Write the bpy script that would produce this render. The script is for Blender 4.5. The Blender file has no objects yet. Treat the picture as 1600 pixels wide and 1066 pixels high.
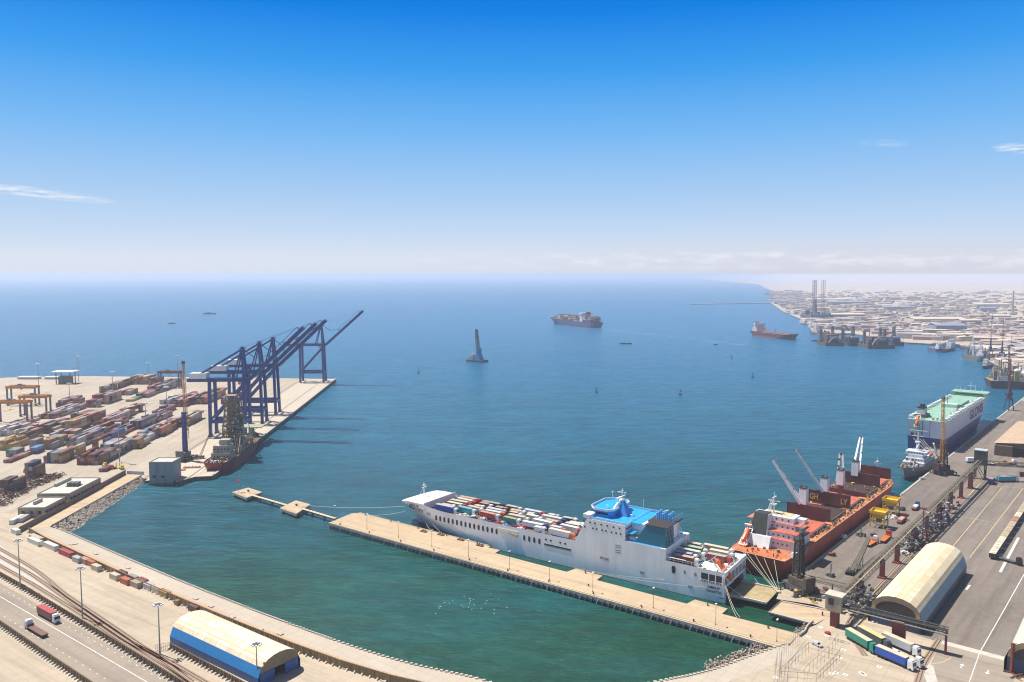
import bpy, bmesh, math, random
from mathutils import Vector, Matrix
random.seed(7)
sc = bpy.context.scene
COL = sc.collection
# ---------------------------------------------------------------- camera
EXPO = 0.52
HC = 140.0
FPX = 1600 * 28 / 36
PITCH = math.atan(103 / FPX)
cam_d = bpy.data.cameras.new('camera'); cam = bpy.data.objects.new('camera', cam_d); COL.objects.link(cam)
cam_d.lens = 28; cam_d.sensor_width = 36; cam_d.clip_start = 1; cam_d.clip_end = 200000
cam.location = (0, 0, HC); cam.rotation_euler = (math.pi / 2 - PITCH, 0, 0)
sc.camera = cam
sc.view_settings.view_transform = 'Standard'; sc.view_settings.look = 'None'
sc.view_settings.exposure = EXPO; sc.view_settings.gamma = 1
sc.cycles.use_denoising = True; sc.cycles.pixel_filter_type = 'BLACKMAN_HARRIS'; sc.cycles.filter_width = 1.15; sc.cycles.sample_clamp_indirect = 3; sc.cycles.sample_clamp_direct = 0
sc.cycles.max_bounces = 5; sc.cycles.volume_bounces = 2
# ---------------------------------------------------------------- sun + sky
SUN_EL = math.radians(62); SUN_AZ = math.atan2(-0.87, 0.5)   # azimuth from +Y towards +X
sd = bpy.data.lights.new('sun', 'SUN'); so = bpy.data.objects.new('sun', sd); COL.objects.link(so)
sd.energy = 5.0; sd.angle = math.radians(0.53); sd.color = (1.0, .95, .87)
sdir = Vector((math.sin(SUN_AZ) * math.cos(SUN_EL), math.cos(SUN_AZ) * math.cos(SUN_EL), math.sin(SUN_EL)))
so.rotation_euler = sdir.to_track_quat('Z', 'Y').to_euler(); so.location = (0, 0, 400)
world = bpy.data.worlds.new('World'); sc.world = world; world.use_nodes = True

class NT:
    """tiny helper around a node tree"""
    def __init__(s, nt): s.nt = nt
    def n(s, typ, **kw):
        nd = s.nt.nodes.new(typ)
        for k, v in kw.items():
            if k.startswith('i_'):
                k2 = k[2:]; k2 = int(k2) if k2.isdigit() else k2.replace('_', ' ')
                nd.inputs[k2].default_value = v
            else: setattr(nd, k, v)
        return nd
    def l(s, a, b): s.nt.links.new(a, b)
    def math(s, op, a, b=None, c=None):
        nd = s.nt.nodes.new('ShaderNodeMath'); nd.operation = op
        for i, q in enumerate((a, b, c)):
            if q is None: continue
            if isinstance(q, (int, float)): nd.inputs[i].default_value = q
            else: s.l(q, nd.inputs[i])
        return nd.outputs[0]
    def ramp(s, fac, stops, interp='LINEAR'):
        nd = s.nt.nodes.new('ShaderNodeValToRGB'); nd.color_ramp.interpolation = interp
        el = nd.color_ramp.elements
        while len(el) < len(stops): el.new(0.5)
        for e_, (p, c) in zip(el, stops): e_.position = p; e_.color = (c[0], c[1], c[2], 1) if not isinstance(c, (int, float)) else (c, c, c, 1)
        if fac is not None: s.l(fac, nd.inputs[0])
        return nd.outputs[0]
    def mix(s, fac, a, b, typ='MIX'):
        nd = s.nt.nodes.new('ShaderNodeMix'); nd.data_type = 'RGBA'; nd.blend_type = typ; nd.clamp_factor = True
        for sock, q in ((nd.inputs[0], fac), (nd.inputs[6], a), (nd.inputs[7], b)):
            if isinstance(q, (int, float)): sock.default_value = q
            elif isinstance(q, (tuple, list)): sock.default_value = (q[0], q[1], q[2], 1)
            else: s.l(q, sock)
        return nd.outputs[2]
def srgb(r, g, b):
    f = lambda c: (c / 255 / 12.92) if c <= 10 else ((c / 255 + .055) / 1.055) ** 2.4
    return (f(r), f(g), f(b))

w = NT(world.node_tree); w.nt.nodes.clear()
SKY_STR = 0.06
sky = w.n('ShaderNodeTexSky', sky_type='NISHITA', sun_disc=False, sun_elevation=SUN_EL, sun_rotation=SUN_AZ, air_density=1.0, dust_density=0.6, ozone_density=1.5)
geo = w.n('ShaderNodeTexCoord'); sep = w.n('ShaderNodeSeparateXYZ'); w.l(geo.outputs['Generated'], sep.inputs[0])
el = sep.outputs[2]
k = 1 / (2 ** EXPO * SKY_STR)
def sk(*c): q = srgb(*c); return (q[0], q[1], q[2])
grad = w.ramp(w.math('MULTIPLY', el, 2.5), [(0.0, sk(219, 226, 240)), (.05, sk(220, 229, 244)), (.13, sk(198, 219, 245)), (.25, sk(168, 205, 244)),
                              (.42, sk(120, 186, 246)), (.60, sk(62, 160, 241)), (.76, sk(8, 130, 231)), (1.0, sk(0, 106, 213))])
# warmer, greyer dust haze low down over the land to the right
azs = w.math('ARCTAN2', sep.outputs[0], sep.outputs[1])
dust = w.math('MULTIPLY', w.ramp(w.math('ADD', azs, 0.5), [(.35, 0.0), (.85, 1.0)]), w.ramp(w.math('MULTIPLY', el, 10), [(0.0, 1.0), (.55, 0.0)]))
grad = w.mix(w.math('MULTIPLY', dust, .6), grad, sk(214, 208, 218))
# thin clouds: low cumulus band and a few wisps, by direction
comb = w.n('ShaderNodeCombineXYZ'); w.l(w.math('MULTIPLY', azs, 14), comb.inputs[0]); w.l(w.math('MULTIPLY', el, 60), comb.inputs[1])
cn = w.n('ShaderNodeTexNoise', i_Scale=1.6, i_Detail=7.0, i_Roughness=.62); w.l(comb.outputs[0], cn.inputs['Vector'])
band = w.ramp(w.math('MULTIPLY', el, 20), [(.08, 0.0), (.2, .8), (.48, 1.0), (.60, 0.0)])
side = w.ramp(w.math('ADD', azs, 0.5), [(.34, 0.0), (.62, 1.0)])
cl1 = w.math('MULTIPLY', w.math('MULTIPLY', w.ramp(cn.outputs[0], [(.47, 0.0), (.62, 1.0)]), band), side)
def wisp(az0, el0, wa, we):
    a = w.math('DIVIDE', w.math('SUBTRACT', azs, az0), wa); b = w.math('DIVIDE', w.math('ADD', w.math('SUBTRACT', el, el0), w.math('MULTIPLY', w.math('SUBTRACT', azs, az0), .09)), we)
    r2 = w.math('ADD', w.math('MULTIPLY', a, a), w.math('MULTIPLY', b, b))
    env = w.math('MAXIMUM', w.math('SUBTRACT', 1.0, r2), 0.0)
    return w.math('MULTIPLY', env, w.ramp(cn2.outputs[0], [(.40, 0.0), (.62, 1.0)]))
comb2 = w.n('ShaderNodeCombineXYZ'); w.l(w.math('MULTIPLY', azs, 30), comb2.inputs[0]); w.l(w.math('MULTIPLY', el, 260), comb2.inputs[1])
cn2 = w.n('ShaderNodeTexNoise', i_Scale=1.3, i_Detail=6.0, i_Roughness=.6); w.l(comb2.outputs[0], cn2.inputs['Vector'])
wsp = w.math('ADD', wisp(-0.545, .0885, .10, .0062), w.math('ADD', wisp(0.56, .131, .03, .006), w.math('MULTIPLY', wisp(0.43, .146, .03, .005), .35)))
cl = w.math('MINIMUM', w.math('ADD', w.math('MULTIPLY', cl1, .62), wsp), 1.0)
grad = w.mix(w.math('MULTIPLY', cl, .85), grad, sk(246, 248, 253))
gs = w.n('ShaderNodeVectorMath', operation='SCALE'); w.l(grad, gs.inputs[0]); gs.inputs['Scale'].default_value = k
low = w.ramp(w.math('MULTIPLY', el, 1.0), [(.335, 1.0), (.46, 0.0)])
skc = w.mix(w.math('MULTIPLY', low, .97), sky.outputs[0], gs.outputs[0])
bg = w.n('ShaderNodeBackground', i_Strength=SKY_STR); w.l(skc, bg.inputs[0])
wo = w.n('ShaderNodeOutputWorld'); w.l(bg.outputs[0], wo.inputs[0])

# ---------------------------------------------------------------- frames
_cp, _sp = math.cos(PITCH), math.sin(PITCH)
def G(px, py, z=0.0):
    """photo pixel (1600 wide) -> the point of the plane z it shows"""
    r_ = (px - 800) / FPX; u_ = -(py - 533) / FPX
    t = (z - HC) / (-_sp + u_ * _cp)
    return Vector((r_ * t, (_cp + u_ * _sp) * t, z))
def vang(v_): return math.atan2(v_.y, v_.x)
class Frame:
    def __init__(s, x, y, dx, dy):
        L = math.hypot(dx, dy); s.x, s.y, s.dx, s.dy = x, y, dx / L, dy / L; s.ang = math.atan2(dy, dx)
    def w(s, a, b, z=0.0): return Vector((s.x + a * s.dx - b * s.dy, s.y + a * s.dy + b * s.dx, z))
    def inv(s, p): x, y = p[0] - s.x, p[1] - s.y; return (x * s.dx + y * s.dy, -x * s.dy + y * s.dx)
RQ = Frame(120.4, 346.4, .641, .7675)        # right quay: a along the quay, b>0 towards the WATER
PI_ = Frame(-102.2, 444.0, .8056, -.5925)    # pier: a along it, b>0 away from the camera
YD = Frame(-209.4, 550.6, -.0557, .998)      # container quay: a along, b>0 inland (west)

# ---------------------------------------------------------------- materials
_mats = {}
def mat(name, col, rough=.6, metal=0.0, var=.18, scale=.35, bump=0.0, spec=.5, streak=False):
    if name in _mats: return _mats[name]
    m = bpy.data.materials.new(name); m.use_nodes = True; t = NT(m.node_tree); b = t.nt.nodes['Principled BSDF']
    tc = t.n('ShaderNodeTexCoord'); src = tc.outputs['Object']
    if streak:
        mp = t.n('ShaderNodeMapping'); mp.inputs['Scale'].default_value = (1, 1, .15); t.l(src, mp.inputs[0]); src = mp.outputs[0]
    no = t.n('ShaderNodeTexNoise', i_Scale=scale, i_Detail=6.0, i_Roughness=.65); t.l(src, no.inputs['Vector'])
    lo = tuple(c * (1 - var) for c in col); hi = tuple(min(1, c * (1 + var * .7)) for c in col)
    t.l(t.ramp(no.outputs[0], [(.3, lo), (.7, hi)]), b.inputs['Base Color'])
    b.inputs['Roughness'].default_value = rough; b.inputs['Metallic'].default_value = metal
    b.inputs['Specular IOR Level'].default_value = spec
    if bump:
        bp = t.n('ShaderNodeBump', i_Strength=bump, i_Distance=.3); t.l(no.outputs[0], bp.inputs['Height']); t.l(bp.outputs[0], b.inputs['Normal'])
    _mats[name] = m; return m
def rib_mat(name, col, period=.5, axis='X', rough=.55, depth=.25, var=.2):
    """ribbed sheet / corrugated steel: bump only"""
    if name in _mats: return _mats[name]
    m = mat(name, col, rough, var=var); t = NT(m.node_tree); b = t.nt.nodes['Principled BSDF']
    tc = t.n('ShaderNodeTexCoord'); wv = t.n('ShaderNodeTexWave', bands_direction=axis); wv.inputs['Scale'].default_value = .314 / period
    t.l(tc.outputs['Object'], wv.inputs['Vector'])
    bp = t.n('ShaderNodeBump', i_Strength=.8, i_Distance=depth * .3); t.l(wv.outputs[1], bp.inputs['Height']); t.l(bp.outputs[0], b.inputs['Normal'])
    return m
def slab_mat(name, c1, c2, cj, size=8.0, joint=.012, ang=0.0, stain=.5, dark=(.1, .09, .08), rough=.85, streakdir=None, bigscale=.012):
    """concrete / asphalt ground: slabs with joints, stains, optional wheel tracks"""
    if name in _mats: return _mats[name]
    m = bpy.data.materials.new(name); m.use_nodes = True; t = NT(m.node_tree); b = t.nt.nodes['Principled BSDF']
    tc = t.n('ShaderNodeTexCoord'); mp = t.n('ShaderNodeMapping'); mp.inputs['Rotation'].default_value = (0, 0, -ang); t.l(tc.outputs['Object'], mp.inputs[0])
    P = mp.outputs[0]
    n1 = t.n('ShaderNodeTexNoise', i_Scale=bigscale, i_Detail=8.0, i_Roughness=.7); t.l(P, n1.inputs['Vector'])
    n2 = t.n('ShaderNodeTexNoise', i_Scale=.25, i_Detail=6.0, i_Roughness=.7); t.l(P, n2.inputs['Vector'])
    c = t.mix(t.ramp(n1.outputs[0], [(.32, 0.0), (.68, 1.0)]), c1, c2)
    c = t.mix(t.math('MULTIPLY', t.ramp(n2.outputs[0], [(.45, 0.0), (.75, 1.0)]), stain), c, dark)
    br = t.n('ShaderNodeTexBrick', offset=0.0); br.inputs['Scale'].default_value = 1 / size; br.inputs['Brick Width'].default_value = 1; br.inputs['Row Height'].default_value = 1
    br.inputs['Mortar Size'].default_value = joint; br.inputs['Mortar Smooth'].default_value = .3; br.inputs['Color1'].default_value = (1, 1, 1, 1); br.inputs['Color2'].default_value = (.93, .93, .93, 1); br.inputs['Mortar'].default_value = (.5, .5, .5, 1)
    t.l(P, br.inputs['Vector']); c = t.mix(.5, c, br.outputs[0], 'MULTIPLY')
    if streakdir is not None:
        m0 = t.n('ShaderNodeMapping'); m0.inputs['Rotation'].default_value = (0, 0, -streakdir); t.l(tc.outputs['Object'], m0.inputs[0]); m2 = t.n('ShaderNodeMapping'); m2.inputs['Scale'].default_value = (.014, .26, 1); t.l(m0.outputs[0], m2.inputs[0])
        n3 = t.n('ShaderNodeTexNoise', i_Scale=1.0, i_Detail=5.0, i_Roughness=.65); t.l(m2.outputs[0], n3.inputs['Vector'])
        c = t.mix(t.math('MULTIPLY', t.ramp(n3.outputs[0], [(.46, 0.0), (.70, 1.0)]), .55), c, tuple(q * .6 for q in c1))
    t.l(c, b.inputs['Base Color']); b.inputs['Roughness'].default_value = rough; b.inputs['Specular IOR Level'].default_value = .25
    bp = t.n('ShaderNodeBump', i_Strength=.25, i_Distance=.1); t.l(n2.outputs[0], bp.inputs['Height']); t.l(bp.outputs[0], b.inputs['Normal'])
    _mats[name] = m; return m

WHITE = mat('white_paint', (.74, .74, .73), .4, var=.1, streak=True)
HULLW = mat('hull_white', (.86, .86, .85), .35, var=.15, scale=.12, streak=True)
CREAM = mat('cream_paint', (.58, .49, .34), .6)
LGREY = mat('light_grey', (.42, .43, .44), .6)
DGREY = mat('dark_grey', (.08, .085, .09), .6, var=.4)
BLACK = mat('black_rubber', (.015, .015, .017), .7)
GLASS = mat('window_glass', (.015, .022, .03), .12, var=.1)
STEEL = mat('galvanised_steel', (.33, .33, .33), .45, metal=.3)
NAVY = mat('crane_blue', (.004, .042, .21), .4, var=.25)
ORANGE = mat('orange_paint', (.62, .15, .025), .5, var=.2)
YELLOW = mat('yellow_paint', (.75, .47, .03), .5, var=.2)
REDP = mat('red_paint', (.42, .045, .03), .5, var=.25)
OXIDE = mat('oxide_red', (.30, .06, .035), .55, var=.3, scale=.15, streak=True)
DECKR = mat('deck_red', (.50, .12, .065), .6, var=.3, scale=.3)
BLUE = mat('sky_blue_paint', (.015, .33, .72), .4, var=.12)
TEAL = mat('teal_paint', (.0, .15, .23), .45, var=.08)
GREEN = mat('deck_green', (.25, .42, .31), .6, var=.2, scale=.2)
CONC = mat('concrete', (.42, .38, .32), .85, var=.25, scale=.4, streak=True)
DCONC = mat('weathered_concrete', (.17, .155, .13), .9, var=.35, scale=.5, streak=True)
RUST = mat('rust', (.17, .07, .04), .85, var=.5, scale=.8)
BROWN = mat('brown_red_steel', (.16, .045, .04), .65, var=.3)
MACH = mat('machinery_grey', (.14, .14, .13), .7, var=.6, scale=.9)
LINE = mat('road_paint', (.62, .60, .55), .8, var=.35, scale=.9)
LINEY = mat('yellow_line_paint', (.62, .48, .25), .8, var=.35, scale=.9)
TAN = mat('tan_roof', (.44, .32, .21), .8, var=.2)
ROPE = mat('rope', (.55, .50, .38), .9)
DBLUE = mat('dark_blue_cladding', (.02, .045, .10), .5, var=.25)

# ---------------------------------------------------------------- mesh builder
class MB:
    def __init__(s): s.v = []; s.f = []; s.m = []
    def add(s, vs, fs, m=0):
        o = len(s.v); s.v += [tuple(v) for v in vs]; s.f += [tuple(i + o for i in f) for f in fs]; s.m += [m] * len(fs); return s
    def box(s, x0, x1, y0, y1, z0, z1, m=0):
        vs = [(x, y, z) for z in (z0, z1) for x, y in ((x0, y0), (x1, y0), (x1, y1), (x0, y1))]
        return s.add(vs, [(3, 2, 1, 0), (4, 5, 6, 7), (0, 1, 5, 4), (1, 2, 6, 5), (2, 3, 7, 6), (3, 0, 4, 7)], m)
    def hexa(s, b4, t4, m=0): return s.add(list(b4) + list(t4), [(3, 2, 1, 0), (4, 5, 6, 7), (0, 1, 5, 4), (1, 2, 6, 5), (2, 3, 7, 6), (3, 0, 4, 7)], m)
    def bar(s, p, q, w_=.3, h=None, m=0, w2=None):
        p, q = Vector(p), Vector(q); h = h or w_; d = (q - p)
        if d.length < 1e-6: return s
        d.normalize(); up = Vector((0, 0, 1)) if abs(d.z) < .95 else Vector((0, 1, 0)); sx = d.cross(up).normalized(); sy = sx.cross(d).normalized()
        k2 = (w2 / w_) if w2 else 1
        o = [(-1, -1), (1, -1), (1, 1), (-1, 1)]
        return s.hexa([p + sx * a * w_ / 2 + sy * b * h / 2 for a, b in o], [q + sx * a * w_ / 2 * k2 + sy * b * h / 2 * k2 for a, b in o], m)
    def tube(s, p, q, r0, r1=None, n=8, m=0):
        p, q = Vector(p), Vector(q); r1 = r0 if r1 is None else r1; d = (q - p).normalized(); up = Vector((0, 0, 1)) if abs(d.z) < .95 else Vector((1, 0, 0))
        sx = d.cross(up).normalized(); sy = sx.cross(d); vs = []
        for c, r_ in ((p, r0), (q, r1)):
            for i in range(n): a = 2 * math.pi * i / n; vs.append(c + sx * math.cos(a) * r_ + sy * math.sin(a) * r_)
        return s.add(vs, [(i, (i + 1) % n, n + (i + 1) % n, n + i) for i in range(n)] + [tuple(range(n))[::-1], tuple(range(n, 2 * n))], m)
    def prism(s, poly, z0, z1, m=0, mt=None):
        n = len(poly); s.add([(p[0], p[1], z0) for p in poly] + [(p[0], p[1], z1) for p in poly], [(i, (i + 1) % n, n + (i + 1) % n, n + i) for i in range(n)] + [tuple(range(n))[::-1]], m)
        return s.add([(p[0], p[1], z1) for p in poly], [tuple(range(n))], m if mt is None else mt)
    def lattice(s, p, q, w0, w1=None, bays=8, r=.12, m=0, h0=None, h1=None):
        """four chord lattice boom from p to q"""
        p, q = Vector(p), Vector(q); w1 = w1 or w0; h0 = h0 or w0; h1 = h1 or w1; d = (q - p).normalized()
        up = Vector((0, 0, 1)) if abs(d.z) < .95 else Vector((0, 1, 0)); sx = d.cross(up).normalized(); sy = sx.cross(d).normalized(); R = []
        for i in range(bays + 1):
            t = i / bays; c = p.lerp(q, t); a = (w0 + (w1 - w0) * t) / 2; b = (h0 + (h1 - h0) * t) / 2
            R.append([c + sx * a * i1 + sy * b * i2 for i1, i2 in ((-1, -1), (1, -1), (1, 1), (-1, 1))])
        for j in range(4): s.bar(R[0][j], R[-1][j], r * 2, m=m)
        for i in range(bays):
            for j in range(4):
                k2 = (j + 1) % 4
                s.bar(R[i][j], R[i + 1][k2] if i % 2 else R[i + 1][k2], r, m=m)
                s.bar(R[i][j], R[i][k2], r, m=m)
        return s
    def rail(s, pts, h=1.1, post=2.5, r=.05, m=0):
        for a, b in zip(pts, pts[1:]):
            a, b = Vector(a), Vector(b); L = (b - a).length; n = max(1, int(L / post)); U = Vector((0, 0, h))
            s.bar(a + U, b + U, r, m=m); s.bar(a + U * .5, b + U * .5, r * .8, m=m)
            for i in range(n + 1): c = a.lerp(b, i / n); s.bar(c, c + U, r, m=m)
        return s
    def text(s, body, size, origin, xdir, ydir, m=0, depth=.05, align='CENTER', squash=1.0, bold=.02):
        cu = bpy.data.curves.new('t', 'FONT'); cu.body = body; cu.size = size; cu.align_x = align; cu.offset = bold * size; cu.extrude = depth
        cu.resolution_u = 3
        o = bpy.data.objects.new('t', cu); COL.objects.link(o); bpy.context.view_layer.update()
        me = bpy.data.meshes.new_from_object(o); X, Y = Vector(xdir).normalized(), Vector(ydir).normalized(); Z = X.cross(Y); O = Vector(origin)
        vs = [O + X * v.co.x * squash + Y * v.co.y + Z * v.co.z for v in me.vertices]
        s.add(vs, [tuple(p.vertices) for p in me.polygons], m)
        bpy.data.objects.remove(o); bpy.data.curves.remove(cu); bpy.data.meshes.remove(me); return s
    def mesh(s, name, mats):
        me = bpy.data.meshes.new(name); me.from_pydata(s.v, [], s.f)
        for q in (mats if isinstance(mats, (list, tuple)) else [mats]): me.materials.append(q)
        me.polygons.foreach_set('material_index', s.m); me.update(); return me
    def build(s, name, mats, parent=None, loc=None, rot=0.0, fix=True):
        me = s.mesh(name, mats)
        if fix:
            bm = bmesh.new(); bm.from_mesh(me); bmesh.ops.recalc_face_normals(bm, faces=bm.faces); bm.to_mesh(me); bm.free()
        o = bpy.data.objects.new(name, me); COL.objects.link(o)
        if parent: o.parent = parent
        if loc is not None: o.location = loc
        o.rotation_euler.z = rot; return o
def tag(o, label=None, cat=None, group=None, kind=None):
    if label: o['label'] = label
    if cat: o['category'] = cat
    if group: o['group'] = group
    if kind: o['kind'] = kind
    return o
def thing(name, label, cat, loc=(0, 0, 0), rot=0.0, group=None):
    o = bpy.data.objects.new(name, None); COL.objects.link(o); o.empty_display_size = .1; o.location = loc; o.rotation_euler.z = rot
    return tag(o, label, cat, group)
def structure(name, mb, mats, **k): return tag(mb.build(name, mats, **k), kind='structure')
KIDS = {}
def copy_tree(o, parent=None):
    c = o.copy(); COL.objects.link(c)
    if parent: c.parent = parent
    for ch in list(o.children): copy_tree(ch, c)
    return c
def place(proto, used, loc, rot, label, group=None):
    o = proto if not used.get(proto.name) else copy_tree(proto)
    used[proto.name] = True
    o.location = loc; o.rotation_euler.z = rot; o['label'] = label
    if group: o['group'] = group
    return o
USED = {}
def ribbon(pts, w_, z):
    """flat strip of width w_ along a polyline"""
    mb = MB(); L = [Vector((p[0], p[1], 0)) for p in pts]; vs = []
    for i, p in enumerate(L):
        d = (L[min(i + 1, len(L) - 1)] - L[max(i - 1, 0)]).normalized(); n = Vector((-d.y, d.x, 0)) * w_ / 2
        vs += [(p.x + n.x, p.y + n.y, z), (p.x - n.x, p.y - n.y, z)]
    mb.add(vs, [(2 * i, 2 * i + 1, 2 * i + 3, 2 * i + 2) for i in range(len(L) - 1)]); return mb
ORD = ['first', 'second', 'third', 'fourth', 'fifth', 'sixth', 'seventh', 'eighth', 'ninth', 'tenth', 'eleventh', 'twelfth', 'thirteenth', 'fourteenth', 'fifteenth', 'sixteenth', 'seventeenth', 'eighteenth', 'nineteenth', 'twentieth']
# ================================================================ THE SETTING
WL = -3.0                                   # water level; quay level is 0
# ---- sea
m = bpy.data.materials.new('sea_water'); m.use_nodes = True; t = NT(m.node_tree); b = t.nt.nodes['Principled BSDF']
tc = t.n('ShaderNodeTexCoord'); P_ = tc.outputs['Object']; sp = t.n('ShaderNodeSeparateXYZ'); t.l(P_, sp.inputs[0])
# the sheltered inner basin is greener and siltier than the open bay
dist = t.math('DIVIDE', t.math('ADD', sp.outputs[1], t.math('MULTIPLY', sp.outputs[0], -.12)), 2000)
nb = t.n('ShaderNodeTexNoise', i_Scale=.006, i_Detail=5.0, i_Roughness=.6); t.l(P_, nb.inputs['Vector'])
dz = t.math('ADD', dist, t.math('MULTIPLY', t.math('SUBTRACT', nb.outputs[0], .5), .12))
base = t.ramp(dz, [(.12, (.010, .056, .030)), (.18, (.005, .058, .038)), (.24, (.001, .058, .078)), (.34, (.002, .080, .135)), (.55, (.006, .100, .19)), (1.0, (.02, .125, .25))])
mp = t.n('ShaderNodeMapping'); mp.inputs['Scale'].default_value = (.0035, .014, 1); mp.inputs['Rotation'].default_value = (0, 0, .12); t.l(P_, mp.inputs[0])
st = t.n('ShaderNodeTexNoise', i_Scale=1.0, i_Detail=6.0, i_Roughness=.6, i_Distortion=.6); t.l(mp.outputs[0], st.inputs['Vector'])
base = t.mix(t.math('MULTIPLY', t.ramp(st.outputs[0], [(.46, 0.0), (.74, 1.0)]), .42), base, (.010, .125, .17))
b.inputs['Roughness'].default_value = .26; b.inputs['IOR'].default_value = 1.33; b.inputs['Specular IOR Level'].default_value = .24
m1 = t.n('ShaderNodeMapping'); m1.inputs['Scale'].default_value = (.10, .28, .2); m1.inputs['Rotation'].default_value = (0, 0, .25); t.l(P_, m1.inputs[0])
w1 = t.n('ShaderNodeTexNoise', i_Scale=1.0, i_Detail=6.0, i_Roughness=.62); t.l(m1.outputs[0], w1.inputs['Vector'])
m2_ = t.n('ShaderNodeMapping'); m2_.inputs['Scale'].default_value = (.016, .05, .2); m2_.inputs['Rotation'].default_value = (0, 0, -.1); t.l(P_, m2_.inputs[0])
w2 = t.n('ShaderNodeTexNoise', i_Scale=1.0, i_Detail=4.0, i_Roughness=.6); t.l(m2_.outputs[0], w2.inputs['Vector'])
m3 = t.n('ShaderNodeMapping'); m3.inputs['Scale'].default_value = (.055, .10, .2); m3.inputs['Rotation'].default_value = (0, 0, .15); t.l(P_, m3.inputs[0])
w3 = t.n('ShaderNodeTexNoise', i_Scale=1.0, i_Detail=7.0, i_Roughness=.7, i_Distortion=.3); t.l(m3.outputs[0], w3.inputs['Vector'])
rip_shade = t.ramp(w3.outputs[0], [(.33, .74), (.5, 1.0), (.67, 1.34)])  # light and dark sides of the wavelets, painted into the water colour
t.l(t.mix(1.0, base, rip_shade, 'MULTIPLY'), b.inputs['Base Color'])
hh = t.math('ADD', t.math('MULTIPLY', w1.outputs[0], 1.0), t.math('MULTIPLY', w2.outputs[0], 1.6))
bp = t.n('ShaderNodeBump', i_Strength=1.0, i_Distance=2.2); t.l(hh, bp.inputs['Height']); t.l(bp.outputs[0], b.inputs['Normal'])
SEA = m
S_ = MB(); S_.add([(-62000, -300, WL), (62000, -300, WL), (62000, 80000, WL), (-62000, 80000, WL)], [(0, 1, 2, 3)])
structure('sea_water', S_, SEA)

# ---- land
SAND = slab_mat('yard_concrete', (.37, .31, .24), (.46, .39, .31), 0, size=9, joint=.012, ang=YD.ang, streakdir=YD.ang, stain=.5, dark=(.30, .25, .19))
GROUND = slab_mat('port_concrete', (.40, .325, .24), (.49, .405, .305), 0, size=6, joint=.014, ang=PI_.ang, streakdir=PI_.ang + .05, stain=.5, dark=(.33, .26, .19))
ASPH = slab_mat('quay_asphalt', (.15, .124, .108), (.225, .19, .16), 0, size=20, joint=.003, ang=RQ.ang, stain=.45, dark=(.28, .23, .185), streakdir=RQ.ang, bigscale=.02)
ROAD = slab_mat('road_asphalt', (.27, .225, .18), (.34, .285, .225), 0, size=14, joint=.004, ang=PI_.ang, stain=.4, dark=(.20, .165, .135), streakdir=PI_.ang, bigscale=.02)
APRON = slab_mat('quay_apron', (.45, .385, .30), (.53, .455, .36), 0, size=7, joint=.02, ang=YD.ang, stain=.3, dark=(.34, .28, .22))
PIERC = slab_mat('pier_concrete', (.45, .335, .215), (.53, .41, .275), 0, size=6, joint=.016, ang=0.0, streakdir=0.0, stain=.4, dark=(.36, .25, .15))
WALK = slab_mat('walkway_concrete', (.40, .335, .26), (.49, .425, .34), 0, size=4, joint=.02, ang=PI_.ang, stain=.4, dark=(.34, .30, .25))
PINK = slab_mat('pink_path', (.50, .285, .17), (.56, .33, .205), 0, size=6, joint=.012, ang=PI_.ang, stain=.3, dark=(.38, .25, .17))
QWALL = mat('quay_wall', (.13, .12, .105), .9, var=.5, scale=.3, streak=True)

shore = [tuple(PI_.w(a, d)[:2]) for a, d in ((-105.6, -98.5), (0, -101), (60, -100.8), (100, -99.8), (128, -98.5), (153, -95.5), (177, -89))]
shore += [tuple(G(*q)[:2]) for q in ((800, 1078), (890, 1084), (975, 1076), (1040, 1062), (1075, 1056), (1112, 1047), (1150, 1033), (1185, 1020), (1226, 1006))]
rq = lambda a, b: tuple(RQ.w(a, b)[:2])
slot = [tuple(PI_.w(257.5, 0)[:2]), tuple(PI_.w(257.5, 16)[:2]), tuple(G(1276, 976)[:2]), tuple(G(1305, 957)[:2]), tuple(G(1273, 945)[:2]), tuple(G(1213, 936)[:2]), rq(0, 0)]
land = [tuple(YD.w(521, 0)[:2]), tuple(YD.w(0, 0)[:2]), tuple(G(330, 744)[:2]), tuple(G(305, 745)[:2]), tuple(G(276, 753)[:2]), tuple(G(268, 748)[:2]), tuple(G(226, 748)[:2]), (-259.5, 546), (-258, 434.5)] + shore + slot + \
       [rq(1100, 0), rq(1100, -900), (900, -250), (-1500, -250), (-1500, 900), (-760, 1045), (-690, 1085), (-620, 1100), (-500, 1092)]
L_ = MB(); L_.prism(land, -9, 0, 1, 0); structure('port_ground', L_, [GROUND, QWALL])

def sheet(name, poly, z, mt): return structure(name, MB().add([(p[0], p[1], z) for p in poly], [tuple(range(len(poly)))]), mt)
yq = lambda a, b: tuple(YD.w(a, b)[:2]); pq = lambda a, d: tuple(PI_.w(a, d)[:2])
sheet('container_yard_paving', [yq(515, 42), yq(20, 42), (-273, 540), (-273, 460), (-1200, 460), (-1200, 860), (-760, 1035), (-690, 1075), (-620, 1088), (-500, 1082)], .02, SAND)
sheet('quay_apron', [yq(519, 2), yq(-2, 2), yq(-14, 42), yq(515, 42)], .03, APRON)
for bb in (15, 45):
    R_ = MB(); R_.box(-10, 505, bb - .5, bb + .5, .03, .06); structure('crane_rail', R_, DGREY, loc=(YD.x, YD.y, 0), rot=YD.ang)
C_ = MB(); C_.box(0, 521, -.5, .9, .0, .55); C_.box(521, 520, -.5, 60, 0, .4); structure('kerb_of_container_quay', C_, CONC, loc=(YD.x, YD.y, 0), rot=YD.ang)
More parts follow.
